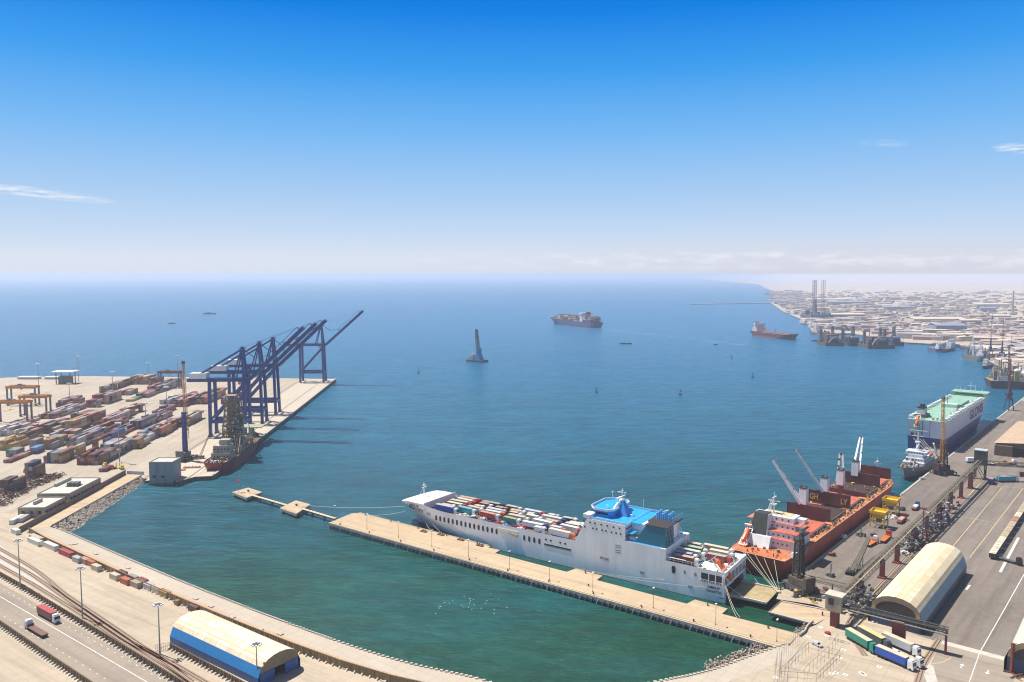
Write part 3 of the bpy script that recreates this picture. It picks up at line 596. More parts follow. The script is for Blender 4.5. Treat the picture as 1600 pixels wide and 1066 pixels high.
# ================================================================ TRUCKS, VEHICLES
def vmat(nm, col): return mat('paint_' + nm, col, .45, var=.15, scale=.8)
PC = {'white': (.72, .72, .71), 'cream': (.62, .55, .41), 'tan': (.46, .37, .24), 'red': (.50, .035, .035), 'rust red': (.27, .055, .035), 'maroon': (.20, .03, .035), 'brown': (.17, .08, .05), 'orange': (.58, .14, .03), 'yellow': (.78, .60, .03), 'mustard': (.46, .28, .05), 'blue': (.02, .09, .42), 'dark blue': (.02, .045, .15), 'light blue': (.10, .36, .62), 'teal': (.0, .32, .40), 'green': (.02, .22, .15), 'pale green': (.38, .52, .36), 'grey': (.33, .34, .36), 'dark grey': (.09, .095, .11), 'black': (.02, .02, .022), 'silver': (.5, .52, .54), 'mauve': (.30, .20, .22), 'pink': (.55, .30, .26), 'magenta': (.40, .02, .12)}
def truck(c_tr, c_cab, kind='box', L=13.0, roof=None, wheels=True, h=2.75):
    t_ = thing('truck', 'truck', 'truck', (0, 0, 0)); cab = vmat(c_cab, PC[c_cab]); tr = vmat(c_tr, PC[c_tr]) if c_tr else None
    q = MB(); q.box(-L / 2, L / 2 - .2, -1.15, 1.15, .95, 1.25); q.box(-L / 2, L / 2 + 3, -.45, .45, .7, .98); q.build('chassis', DGREY, t_)
    if kind == 'box':
        q = MB(); q.box(-L / 2, L / 2 - .4, -1.27, 1.27, 1.25, 1.25 + h - .08); q.build('trailer', tr, t_)
        q = MB(); q.box(-L / 2 - .02, L / 2 - .38, -1.29, 1.29, 1.25 + h - .08, 1.25 + h); q.build('trailer_roof', roof or CREAM, t_)
    elif kind == 'flat':
        q = MB(); q.box(-L / 2, L / 2 - .2, -1.27, 1.27, 1.25, 1.45); q.box(L / 2 - .5, L / 2 - .3, -1.27, 1.27, 1.45, 2.3); q.build('flatbed', tr, t_)
    elif kind == 'load':
        q = MB(); q.box(-L / 2, L / 2 - .2, -1.27, 1.27, 1.25, 1.45); q.build('flatbed', vmat('rust red', PC['rust red']), t_)
        q = MB(); q.box(-L / 2 + 1.8, L / 2 - .8, -1.15, 1.15, 1.45, 2.3); q.build('load', tr, t_)
    x = L / 2 + .35; q = MB(); q.hexa([(x, -1.22, .6), (x + 2.2, -1.22, .6), (x + 2.2, 1.22, .6), (x, 1.22, .6)], [(x, -1.18, 3.3), (x + 1.85, -1.12, 3.3), (x + 1.85, 1.12, 3.3), (x, 1.18, 3.3)]); q.box(x, x + 1.5, -1.0, 1.0, 3.3, 3.75); q.build('cab', cab, t_)
    q = MB(); q.add([(x + 2.17, -1.05, 1.95), (x + 2.17, 1.05, 1.95), (x + 2.0, 1.0, 2.95), (x + 2.0, -1.0, 2.95)], [(0, 1, 2, 3)]); q.build('windscreen', GLASS, t_)
    if wheels:
        for wx in (-L / 2 + 1.2, -L / 2 + 2.5, -L / 2 + 3.8, L / 2 - .9, L / 2 + 1.5):
            for s_ in (-1, 1): q = MB(); q.tube((wx, s_ * 1.22, .5), (wx, s_ * .85, .5), .5, n=10); q.build('wheel', BLACK, t_)
    return t_
def car(c_, lb, c, rot, group=None):
    t_ = thing('car', lb, 'car', c, rot, group); q = MB(); q.hexa([(-2.1, -.85, .35), (2.1, -.85, .35), (2.1, .85, .35), (-2.1, .85, .35)], [(-2.1, -.8, .95), (2.05, -.78, .85), (2.05, .78, .85), (-2.1, .8, .95)]); q.hexa([(-1.7, -.78, .9), (1.0, -.78, .88), (1.0, .78, .88), (-1.7, .78, .9)], [(-1.3, -.62, 1.45), (.35, -.62, 1.45), (.35, .62, 1.45), (-1.3, .62, 1.45)]); q.build('body', vmat(c_, PC[c_]), t_)
    q = MB(); q.hexa([(-1.75, -.7, .98), (1.06, -.7, .95), (1.06, .7, .95), (-1.75, .7, .98)], [(-1.42, -.58, 1.38), (.5, -.58, 1.38), (.5, .58, 1.38), (-1.42, .58, 1.38)]); q.build('windscreen', GLASS, t_)
    for wx in (-1.3, 1.3):
        for s_ in (-1, 1): q = MB(); q.tube((wx, s_ * .86, .33), (wx, s_ * .62, .33), .33, n=9); q.build('wheel', BLACK, t_)
    return t_
def put(t_, c, rot, label, group=None):
    t_.location = c; t_.rotation_euler.z = rot; t_['label'] = label
    if group: t_['group'] = group
    return t_
put(truck('maroon', 'white', roof=vmat('red top', (.40, .06, .05))), G(74, 966), PI_.ang, 'dark red container truck with white cab driving on the road')
put(truck('brown', 'white', 'flat', roof=None), G(59, 990), PI_.ang + math.pi, 'empty flatbed truck with white cab meeting the red container truck')
dirT = vang(G(1419, 1048) - G(1373, 1028))
put(truck('green', 'green', L=12), G(1342, 1007), dirT - .25, 'green curtain truck with yellow roof, farthest from the railway', 'trucks queueing under the conveyor')
put(truck('dark grey', 'dark grey', L=12.2, roof=vmat('yellow roof', (.58, .48, .22))), G(1362, 1003), dirT - .2, 'dark truck with yellow roof between the green and white trucks', 'trucks queueing under the conveyor')
put(truck('silver', 'white', L=12.2), G(1403, 1013), dirT - .05, 'pale grey box truck with white cab by the dark red pillar', 'trucks queueing under the conveyor')
put(truck('blue', 'white', L=12), G(1394, 1034), dirT, 'blue sided truck with cream roof and white cab', 'trucks queueing under the conveyor')
car('white', 'white pickup squeezed between the pale grey and blue trucks', G(1401, 1022), dirT, None)
put(truck(None, 'white', 'none', L=3), G(1424, 1038), dirT, 'white tractor unit without trailer beside the railway')
car('silver', 'silver car with dark windows parked by the wire cage', G(1277, 1009), dirT - .1)
e_ang = RQ.ang
put(truck('orange', 'red', 'flat', L=11), G(1383, 845), e_ang, 'orange flatbed truck with red cab and orange drawbar trailer behind')
put(truck('orange', 'white', 'flat', L=9), G(1361, 852), e_ang - .12, 'orange flat trailer rig with dark cab nose behind the red cabbed truck')
put(truck('pink', 'maroon', 'load', L=10), G(1408, 816), e_ang, 'flatbed truck with white load and dark red cab on the quay')
put(truck('white', 'blue', 'load', L=8), G(1430, 796), e_ang, 'flatbed truck with white load and blue cab on the quay')
put(truck('dark grey', 'black', 'none', L=8), G(1574, 878), e_ang - 1.9, 'dark tractor truck beside the long row of wagons')
put(truck('white', 'silver', 'box', L=12, roof=WHITE), G(1522, 723), e_ang - .8, 'white lorry parked behind the dark conveyor tower')
put(truck('mustard', 'white', 'flat', L=13), G(1568, 726), e_ang - .78, 'long yellow flatbed lorry before the brown warehouse')
put(truck('dark blue', 'dark grey', 'box', L=8, roof=vmat('mauve', PC['mauve'])), G(1549, 756), e_ang, 'short dark blue truck parked end on in the yard corner')
put(truck('teal', 'white', 'box', L=12, roof=vmat('grey', PC['grey'])), G(1572, 753), e_ang - .8, 'grey and teal lorry parked across the yard corner')
car('white', 'white van like car parked at the quay edge by the grey ship', G(1441, 749), 0.2)
for i, (px, py, c_, lb) in enumerate(((1483, 783, 'magenta', 'magenta car in the row under the conveyor'), (1489, 778, 'maroon', 'dark red car in the row under the conveyor'), (1476, 806, 'magenta', 'pinkish purple car beside the blue one'), (1463, 824, 'dark blue', 'dark blue car at the near end of the row'), (1464, 817, 'white', 'white car near the dark blue car'), (1586, 722, 'yellow', 'bright yellow car by the brown warehouse'), (1578, 724, 'yellow', 'second bright yellow car by the brown warehouse door'), (1570, 722, 'red', 'small red car left of the yellow pair'), (1550, 727, 'white', 'white car behind the far conveyor'), (1486, 776, 'silver', 'silver car beyond the magenta one'))):
    car(c_, lb, G(px, py), e_ang + .1, 'cars parked on the cargo quay')
# ================================================================ SHIPPING CONTAINERS
CM = {}
def cdull(c_):
    r_, g_, b_ = PC[c_]; l_ = (r_ + g_ + b_) / 3; return tuple(.86 * (v_ * .74 + l_ * .26) * (1.08, 1.0, .93)[(r_, g_, b_).index(v_)] for v_ in (r_, g_, b_))
def cont_mesh(col, L):
    if (col, L) in CM: return CM[(col, L)]
    h = 2.59; q = MB(); x = L / 2; q.box(-x + .06, x - .06, -1.17, 1.17, .12, h - .05)
    for sx in (-1, 1):
        for sy in (-1, 1): q.box(sx * x - (.12 if sx > 0 else 0), sx * x + (0 if sx > 0 else .12), sy * 1.22 - (.12 if sy > 0 else 0), sy * 1.22 + (0 if sy > 0 else .12), 0, h)
        q.box(sx * x - (.1 if sx > 0 else 0), sx * x + (0 if sx > 0 else .1), -1.1, 1.1, h - .12, h - .01); q.box(sx * x - (.1 if sx > 0 else 0), sx * x + (0 if sx > 0 else .1), -1.1, 1.1, 0, .14)
    for sy in (-1, 1): q.box(-x + .12, x - .12, sy * 1.2 - .04, sy * 1.2 + .04, h - .12, h - .01); q.box(-x + .12, x - .12, sy * 1.2 - .04, sy * 1.2 + .04, 0.01, .14)
    for y in (-.75, -.25, .25, .75): q.box(-x - .0, -x + .06, y - .03, y + .03, .15, h - .13)
    n = 22 if L > 8 else 11
    for i in range(n):
        xx = -x + .4 + i * (L - .8) / (n - 1); q.box(xx - .07, xx + .07, -1.2, 1.2, .16, h - .02)
    CM[(col, L)] = q.mesh('shipping_container', vmat('container ' + col, cdull(col))); return CM[(col, L)]
def container(col, L, loc, rot, label, group):
    o = bpy.data.objects.new('shipping_container', cont_mesh(col, L)); COL.objects.link(o); o.location = loc; o.rotation_euler.z = rot; return tag(o, label, 'shipping container', group)
rowc = [((34, 818), 'white', 12.2, .0, 'the two tall pale reefers by the low building', 1), ((25, 836), 'cream', 6.1, 0, 'standing alone at the gate end', 0)]
NC = 0
gL = 'containers in a row beside the promenade wall'
for (px, py, col, L, lb) in ((27, 815, 'white', 12.2, 'white reefer container beside the low concrete building, nearest the wall'), (40, 812, 'silver', 12.2, 'silver reefer container beside the low concrete building'), (25, 834, 'white', 6.1, 'white container standing alone on the sandy ground by the railway'),
        (57, 845, 'cream', 12.2, 'cream container at the start of the row, behind a white one'), (55, 850, 'white', 12.2, 'off white container in front of the cream one'), (80, 857, 'white', 12.2, 'clean white container next to the cream pair'), (104, 868, 'red', 12.2, 'long brick red container after the clean white one'), (121, 878, 'silver', 6.1, 'short silver container after the long brick red one'),
        (133, 880, 'pink', 6.1, 'short pinkish container between silver and orange ones'), (144, 884, 'orange', 6.1, 'short orange container between pinkish and cream ones'), (151, 891, 'cream', 6.1, 'cream container standing out in front of the row'), (180, 905, 'cream', 6.1, 'cream topped grey container before the gap in the row'),
        (191, 901, 'maroon', 6.1, 'dark red container against the wall behind the cream topped one'), (197, 912, 'orange', 6.1, 'orange red container standing forward of a grey one'), (208, 908, 'grey', 6.1, 'grey container against the wall behind the orange red one'), (213, 917, 'tan', 6.1, 'tan and grey container beside the orange red one'), (223, 913, 'rust red', 6.1, 'rust red container against the wall in the middle of the row'),
        (233, 921, 'silver', 6.1, 'silver container after the rust red one'), (246, 926, 'cream', 6.1, 'cream grey container, last but one of the closed row'), (258, 932, 'mustard', 6.1, 'mustard topped container closing the row'), (304, 955, 'brown', 6.1, 'brown open container alone behind the arched shed')):
    c = G(px, py); rr = PI_.ang + (.0 if L > 7 else math.pi / 2 * (px % 2)); rr = YD.ang if py < 820 else PI_.ang
    container(col, L, c, rr, label=lb, group=gL); NC += 1
container('mustard', 6.1, G(277, 945), PI_.ang, 'small mustard box by the promenade wall before the brown container', gL).scale = (.35, .7, .8)
NC += 1
# yard blocks: front corner pixel, columns, bays, tiers, colour palette, where
MIXR = ['rust red', 'maroon', 'rust red', 'brown', 'mauve', 'grey', 'rust red', 'orange', 'tan', 'mauve', 'brown', 'maroon']; GR = ['grey', 'rust red', 'grey', 'mauve', 'dark blue', 'silver', 'tan', 'brown']; YE = ['mustard', 'tan', 'rust red', 'mustard', 'brown', 'cream', 'orange']; BL_ = ['dark blue', 'grey', 'mauve', 'brown', 'dark grey', 'rust red']; WH = ['silver', 'white', 'silver', 'mauve', 'grey']
blocks = [((0, 769), 5, 1, 3, BL_, 'block by the scrap heaps'), ((39, 747), 4, 1, 4, GR, 'lone tall tower of containers'), ((154, 738), 3, 1, 1, BL_, 'pair beside the lane end'),
 ((120, 727), 9, 2, 3, MIXR, 'block nearest the lane'), ((68, 724), 7, 1, 3, GR, 'grey block beside the reddish stack'), ((86, 724), 3, 3, 3, YE, 'ochre block with the forklift'),
 ((5, 724), 2, 4, 1, MIXR, 'single layer row of reds'), ((9, 714), 4, 1, 2, ['green', 'grey'], 'low green pair'), ((41, 710), 4, 1, 2, ['light blue', 'blue'], 'light blue pair'), ((145, 721), 2, 1, 1, BL_, 'low blue box by the road'),
 ((162, 720), 3, 2, 2, BL_, 'dark block by road mast'), ((157, 710), 8, 2, 3, ['dark blue', 'grey', 'dark grey', 'silver', 'pink'], 'dark blue fronted block'), ((46, 703), 9, 4, 3, GR[:] + YE, 'wide grey and yellow block'),
 ((104, 700), 5, 4, 3, ['grey', 'silver', 'rust red', 'dark blue', 'mauve'], 'second block from the lane'), ((144, 702), 2, 4, 3, ['orange', 'rust red', 'blue'], 'narrow bright red row'), ((-6, 704), 7, 2, 3, ['mustard', 'yellow', 'mustard', 'orange'], 'yellow block at the photo edge'),
 ((195, 702), 5, 2, 3, ['mustard', 'rust red', 'orange', 'silver', 'grey'], 'orange block by the road'), ((23, 691), 7, 2, 3, YE, 'block under the orange cranes'), ((214, 690), 5, 3, 3, ['silver', 'light blue', 'grey', 'mauve'], 'silver block by the quay road'),
 ((-4, 682), 8, 2, 3, WH, 'white reefer block'), ((28, 684), 5, 2, 3, ['maroon', 'rust red', 'grey'], 'maroon block'), ((58, 678), 9, 3, 3, ['rust red', 'green', 'maroon', 'grey', 'pink'], 'block with the green end'), ((102, 676), 4, 5, 4, YE, 'long ochre block'), ((132, 684), 4, 4, 2, BL_, 'low dark row'),
 ((150, 680), 4, 4, 3, ['rust red', 'maroon', 'brown', 'orange'], 'red row in the middle'), ((171, 682), 5, 4, 2, GR, 'flat grey row'), ((203, 671), 5, 3, 3, BL_, 'blue grey block'), ((233, 683), 6, 4, 3, ['mustard', 'rust red', 'orange', 'tan', 'brown'], 'yellow topped block near the road'),
 ((90, 672), 2, 3, 1, MIXR, 'single red row'), ((154, 667), 5, 4, 3, MIXR, 'brick block in the middle'), ((178, 655), 6, 4, 3, YE, 'orange and yellow block'), ((110, 655), 9, 2, 2, MIXR, 'low red block'), ((130, 637), 8, 1, 3, MIXR, 'far red block front'), ((144, 632), 8, 3, 4, MIXR, 'far tall red block'),
 ((87, 637), 7, 3, 3, GR, 'far grey block'), ((155, 614), 4, 7, 3, BL_ + MIXR, 'long far block'), ((188, 618), 5, 2, 2, MIXR, 'small far red block'), ((204, 601), 12, 2, 4, YE, 'far brown block by the sea'), ((232, 604), 6, 2, 4, GR, 'far grey block by the sea'),
 ((249, 632), 7, 3, 2, GR, 'pale grey far block'), ((270, 636), 8, 5, 3, ['rust red', 'pink', 'maroon', 'rust red'], 'long red block behind the slim crane'), ((237, 646), 8, 2, 2, BL_, 'mauve far block'), ((212, 622), 7, 6, 2, MIXR, 'low mixed rows'), ((230, 614), 8, 6, 3, BL_ + MIXR, 'dark mixed rows'),
 ((273, 668), 6, 4, 3, GR + MIXR, 'block left of the blue cranes'), ((196, 628), 4, 3, 1, ['mustard', 'tan', 'green'], 'low yellow row'), ((230, 660), 5, 3, 2, BL_, 'small mauve block'), ((300, 632), 8, 6, 3, MIXR, 'red rows behind the crane legs'), ((345, 632), 7, 6, 3, MIXR + BL_, 'far rows between the crane legs'), ((60, 655), 8, 5, 2, MIXR + WH, 'rows beyond the orange cranes'), ((2, 668), 8, 3, 1, MIXR, 'low rows under the orange cranes')]
rnd = random.Random(11); cand = []
NAV = {'rust red': 'rusty', 'dark blue': 'navy', 'light blue': 'azure', 'dark grey': 'charcoal'}
TIER = {0: 'ground', 1: 'second', 2: 'third', 3: 'fourth', 4: 'fifth'}
for (px, py), nc, nb, nt, pal, where in blocks:
    c = G(px, py); a0, b0 = YD.inv(c); H_ = {}
    nc = max(2, round(nc * .74)); colbase = [rnd.choice(pal) for _ in range(nc)]
    for i in range(nc):
        for j in range(nb):
            hgt = nt
            if rnd.random() < .28: hgt = nt - 1
            if nb > 1 and rnd.random() < (.06 if nb < 3 else .11): hgt = 0
            if nt > 1 and hgt == 0 and i == 0: hgt = 1
            if hgt == 0 and nt == 1 and rnd.random() < .6: hgt = 1
            H_[(i, j)] = hgt
    for i in range(nc):
        for j in range(nb):
            for k_ in range(H_[(i, j)]):
                vis = k_ == H_[(i, j)] - 1 or j == 0 or H_.get((i, j - 1), 0) <= k_ or H_.get((i + 1, j), 0) <= k_
                if not vis: continue
                col = colbase[i] if rnd.random() < .45 else rnd.choice(pal)
                short = (i * 7 + j * 3) % 5 == 0
                p = YD.w(a0 + 6.1 + j * 12.75, b0 - 1.3 - i * 2.62, k_ * 2.6 + .02)
                if short:
                    for s_ in (-1, 1):
                        if s_ == 1 and k_ < H_[(i, j)] - 1: continue
                        cand.append((p + Vector((YD.dx, YD.dy, 0)) * s_ * 3.07, col if s_ < 0 else rnd.choice(pal), 6.06, i, j, k_, where, 'front half' if s_ < 0 else 'rear half'))
                else: cand.append((p, col, 12.19, i, j, k_, where, ''))
cand.sort(key=lambda c_: c_[0].y + abs(c_[0].x) * .15 - (c_[2] > 7) * 25)
for n_, (p, col, L, i, j, k_, where, half) in enumerate(cand):
    if n_ >= 300 - NC: break
    container(col, L, p, YD.ang, '%s container, %s tier, %s column, %s bay%s, %s' % (NAV.get(col, col), TIER[k_], ORD[i], ORD[j], (' ' + half) if half else '', where), 'containers stacked in the terminal')
rest = cand[300 - NC:]; q = MB(); cols = sorted({c_[1] for c_ in rest})
for (p, col, L, i, j, k_, where, half) in rest:
    x = L / 2; ca, sa = math.cos(YD.ang), math.sin(YD.ang); vs = [(p.x + dx * ca - dy * sa, p.y + dx * sa + dy * ca, p.z + dz_) for dz_ in (0, 2.5) for dx, dy in ((-x, -1.2), (x, -1.2), (x, 1.2), (-x, 1.2))]
    q.add(vs, [(3, 2, 1, 0), (4, 5, 6, 7), (0, 1, 5, 4), (1, 2, 6, 5), (2, 3, 7, 6), (3, 0, 4, 7)], cols.index(col))
tag(q.build('distant_containers', [vmat('container ' + c_, cdull(c_)) for c_ in cols]), 'farther stacks of weathered shipping containers across the terminal', 'shipping containers', kind='stuff')
print('containers', len(cand), NC)
# ================================================================ SHIP TO SHORE CRANES (local x = towards the water, y along the quay)
def sts(y_along, boom_deg, label):
    # water side rail at b=24.5? rails: waterside b 3.5, landside b 33
    c = YD.w(y_along, 30.0 if y_along < 400 else 25); t_ = thing('quay_crane', label, 'crane', c, YD.ang - math.pi / 2, 'blue container cranes on the quay')
    XW, XL = 14.5, -15.5; HG = 48
    q = MB()
    for x in (XW, XL):
        for y in (-8.5, 8.5):
            l_ = MB(); l_.bar((x, y, 1.5), (x + (-1.2 if x > 0 else 0), y * .86, HG), 2.5, 2.3); l_.build('leg', NAVY, t_)
            for k_ in (-3, 0, 3): pass
            bg_ = MB(); bg_.box(x - .8, x + .8, y - 4, y + 4, .25, 1.7); [bg_.tube((x - .5, y + k_, .45), (x + .5, y + k_, .45), .42, n=8) for k_ in (-3, -1.2, 1.2, 3)]; bg_.build('bogie', DGREY, t_)
    q.bar((XW, -8, 12), (XW, 8, 12), 1.6, 2.0); q.bar((XL, -8, 12), (XL, 8, 12), 1.6, 2.0)
    for y in (-8, 8): q.bar((XW, y, 13), (XL, y, 13), 1.8, 3.0)
    q.bar((XW - 1, -7.5, HG), (XW - 1, 7.5, HG), 1.5, 2.2); q.bar((XL, -7.5, HG), (XL, 7.5, HG), 1.5, 2.2)
    q.build('portal_beam', NAVY, t_)
    q = MB()
    for y in (-7.7, 7.7): q.bar((XL, y, 14), (XW - 1, y, HG - 2), 1.7); q.bar((XW - 1, y, 14), (XW - 8, y, 30), .01)
    q.build('diagonal_brace', NAVY, t_)
    q = MB()
    for y in (-3.2, 3.2): q.bar((-36, y, HG + .6), (XW + 2, y, HG + .6), 1.8, 2.8)
    for x in range(-35, 16, 6): q.bar((x, -3.2, HG + .6), (x, 3.2, HG + .6), .5)
    q.rail([(-36, -4.2, HG + 1.6), (XW, -4.2, HG + 1.6)], 1.1, 3, .08); q.rail([(-36, 4.2, HG + 1.6), (XW, 4.2, HG + 1.6)], 1.1, 3, .08); q.build('trolley_girder', NAVY, t_)
    q = MB(); q.box(-33, -19, -4.6, 4.6, HG + 2, HG + 6.5); q.build('machine_house', WHITE, t_)
    q = MB(); q.box(-33.2, -18.8, -4.8, 4.8, HG + 6.5, HG + 6.8); q.build('house_roof', mat('pale_roof', (.62, .62, .60), .6), t_)
    q = MB(); AP = (XW - 3, 0, 76)
    for y in (-6.5, 6.5): q.bar((XW - 1, y, HG), (XW - 3, y * .28, 76), 1.8); q.bar((XW - 11, y, HG), (XW - 3.6, y * .28, 75), 1.0)
    for z in (56, 64, 71): f_ = (z - HG) / 28; yy = 6.5 * (1 - .72 * f_); q.bar((XW - 1 - 2 * f_, -yy, z), (XW - 1 - 2 * f_, yy, z), .5)
    q.box(XW - 5.5, XW - .8, -2.6, 2.6, 75.6, 76.1); q.rail([(XW - 5.5, -2.6, 76.1), (XW - .8, -2.6, 76.1), (XW - .8, 2.6, 76.1), (XW - 5.5, 2.6, 76.1)], 1.2, 1.5, .1); q.box(XW - 4, XW - 2.4, -1.6, 1.6, 76.1, 77.6); q.build('apex_frame', NAVY, t_)
    q = MB()
    for y in (-2.6, 2.6): q.bar((XW - 3.2, y * .6, 75.5), (-32, y, HG + 1.5), 1.4)
    q.build('back_stay', NAVY, t_)
    a = math.radians(boom_deg); d = Vector((math.cos(a), 0, math.sin(a))); n = Vector((-math.sin(a), 0, math.cos(a))); Hn = Vector((XW + 2.5, 0, HG + .8)); BLn = 66
    q = MB()
    for y in (-2.7, 2.7): Y = Vector((0, y, 0)); q.bar(Hn + Y, Hn + Y + d * BLn, 1.9, 2.9)
    for k_ in range(0, 12): p = Hn + d * (k_ * 6); q.bar(p + Vector((0, -2.7, 0)), p + Vector((0, 2.7, 0)), .45)
    q.rail([Hn + Vector((0, -3.6, 0)) + n, Hn + Vector((0, -3.6, 0)) + d * BLn + n], 1.1, 4, .08)
    for k_ in (26, 44, 62):
        p = Hn + d * k_; q.bar(p + Vector((0, -2.7, 0)) + n, p + n * 4.2 + Vector((0, -.8, 0)), .4); q.bar(p + Vector((0, 2.7, 0)) + n, p + n * 4.2 + Vector((0, .8, 0)), .4)
    q.build('boom', NAVY, t_)
    q = MB(); p1 = Hn + d * 26 + n * 4.2; p2 = Hn + d * 62 + n * 4.2
    mid1 = Vector(AP).lerp(p1, .5) + Vector((0, 0, -5.5))
    for y in (-1, 1):
        Y = Vector((0, y, 0)); q.bar(Vector(AP) + Y, mid1 + Y, .3); q.bar(mid1 + Y, p1 + Y, .3); q.bar(Vector(AP) + Y + Vector((0, 0, 1)), p2 + Y, .12); q.bar(p1 + Y, p2 + Y, .25)
    q.build('fore_stay', NAVY, t_)
    q = MB(); q.box(XW - 7, XW - 4, -2.2, 2.2, HG - 3.6, HG - .8); q.build('driver_cab', LGREY, t_)
    q = MB(); q.lattice((XL - .8, 9, 1.5), (XL - .8, 9, HG), 1.2, bays=12, r=.08); q.build('stair_tower', NAVY, t_)
    return t_
s0 = 550.6
sts(145, 43.5, 'nearest blue quay crane, standing behind the drilling ship')
sts(202, 43.5, 'second blue quay crane from the drilling ship, tightly beside the nearest')
sts(255, 43.5, 'third blue quay crane, last of the tight trio')
sts(511 - 15, 42, 'far blue quay crane alone at the quay end')
# ================================================================ YARD GANTRIES
ORN = mat('gantry_orange', (.50, .19, .03), .55, var=.25); GLEG = mat('gantry_leg', (.13, .13, .15), .6, var=.3)
def rtg(c, W, H, label, beam=ORN):
    t_ = thing('yard_gantry_crane', label, 'gantry crane', c, 0, 'rubber tyred yard gantry cranes')
    for x in (-W / 2, W / 2):
        for y in (-3.6, 3.6): l_ = MB(); l_.bar((x, y, 1.2), (x, y, H), 1.4, 1.3); l_.build('leg', GLEG, t_)
        q = MB(); q.bar((x, -5, 1.2), (x, 5, 1.2), .9, .8)
        for y in (-4.4, -2.6, 2.6, 4.4): q.tube((x - .35, y, .7), (x + .35, y, .7), .7, n=9)
        q.build('bogie', BLACK, t_)
    for y in (-3.6, 3.6): q = MB(); q.bar((-W / 2 - 1.2, y, H + .8), (W / 2 + 1.2, y, H + .8), 1.7, 2.6); q.rail([(-W / 2, y, H + 1.8), (W / 2, y, H + 1.8)], 1, 2.5, .07); q.build('girder', beam, t_)
    q = MB(); q.box(-W * .2, W * .02, -3, 3, H + 1.9, H + 3.0); q.box(-W * .16, -W * .05, -1.5, 1.5, H + 3, H + 4); q.build('trolley', MACH, t_)
    q = MB(); q.box(-W * .2 + 1, -W * .2 + 3.2, 3.0, 5.0, H - 2.6, H - .2); q.build('driver_cab', LGREY, t_)
    q = MB(); q.box(-W * .14 - 1.2, -W * .14 + 1.2, -6, 6, H - 7.4, H - 7.0); [q.bar((-W * .14, y, H - 7), (-W * .14, y * .4, H + 1), .07) for y in (-3, 3)]; q.build('spreader', YELLOW, t_)
    return t_
rtg(G(22, 660, 0), 30, 19, 'nearest orange yard gantry crane at the photo edge')
rtg(G(56, 650, 0), 26, 19, 'middle orange yard gantry crane, farther along than the nearest')
rtg(G(37, 633, 0), 30, 19, 'farthest orange yard gantry crane of the three at the photo edge')
rtg(G(266, 606, 0), 25, 19, 'yard gantry crane with dull red beam amid far stacks', BROWN)
# small stacker machines and scrap
for i, (px, py, c_, lb) in enumerate(((118, 655, 'black', 'dark empty handler beside the ochre stacks'), (42, 738, 'orange', 'tiny orange forklift on the paving by the tower of containers'), (178, 700, 'mustard', 'yellow forklift by the road at the small dark block'), (245, 678, 'yellow', 'yellow forklift near the slim blue crane'), (218, 701, 'orange', 'orange handler beside the quay road'), (165, 730, 'yellow', 'small yellow machine by the low blue box'), (177, 733, 'orange', 'small orange machine beside the yellow one'), (294, 665, 'yellow', 'yellow reach stacker behind the slim blue crane'), (190, 733, 'yellow', 'yellow machine nearest the lane end'))):
    t_ = thing('forklift', lb, 'forklift', G(px, py), .6 + i, 'yard machines'); q = MB(); q.box(-2.2, 1.8, -1.3, 1.3, .6, 1.9); q.box(-2.0, .2, -1, 1, 1.9, 3.1); q.build('body', vmat(c_, PC[c_]), t_)
    q = MB(); q.bar((2, -.7, .3), (2, -.7, 4.4), .25); q.bar((2, .7, .3), (2, .7, 4.4), .25); q.box(2, 3.2, -.9, -.6, .3, .45); q.box(2, 3.2, .6, .9, .3, .45); q.build('lift_mast', BLACK, t_)
    for x in (-1.5, 1.2):
        for y in (-1.2, 1.2): q = MB(); q.tube((x, y - .2, .6), (x, y + .2, .6), .6, n=9); q.build('wheel', BLACK, t_)
SCRAP = mat('scrap_steel', (.14, .06, .04), .85, var=.7, scale=1.2); SCR2 = mat('scrap_dark', (.05, .05, .045), .85, var=.7, scale=1.2)
for i, (px, py, n_, lb) in enumerate(((60, 756, 34, 'long heap of rusty steel frames on the paving'), (74, 750, 34, 'rusty steel frames piled beside the long heap'), (86, 745, 30, 'rusty frames at the far end of the heap row'), (38, 765, 26, 'small rusty heap in front of the long one'), (20, 764, 26, 'dark pile of steel frames beside the stack corner'), (30, 772, 22, 'dark low pile behind the container nook'), (12, 779, 22, 'small brown pile on the paving'), (4, 788, 20, 'dark brown pile at the photo edge'), (40, 751, 24, 'dark frames under the tower of containers'), (50, 745, 22, 'rusty frames behind the tower of containers'), (4, 773, 20, 'thin pile next to the reds by the photo edge'))):
    r2 = random.Random(i); q = MB()
    for _ in range(n_ * 2): x, y, z = r2.uniform(-5, 5), r2.uniform(-6, 6), r2.uniform(.1, 1.8); d = Vector((r2.uniform(-1, 1), r2.uniform(-1, 1), r2.uniform(-.25, .3))) * 2.2; q.bar(Vector((x, y, z)) - d, Vector((x, y, max(.1, z + d.z))) + Vector((d.x, d.y, 0)), r2.uniform(.15, .5), r2.uniform(.15, .5), r2.choice((0, 0, 1)))
    tag(q.build('steel_scrap_heap', [SCRAP, SCR2], loc=G(px, py)), lb, 'scrap heap', 'heaps of steel frames in the yard')
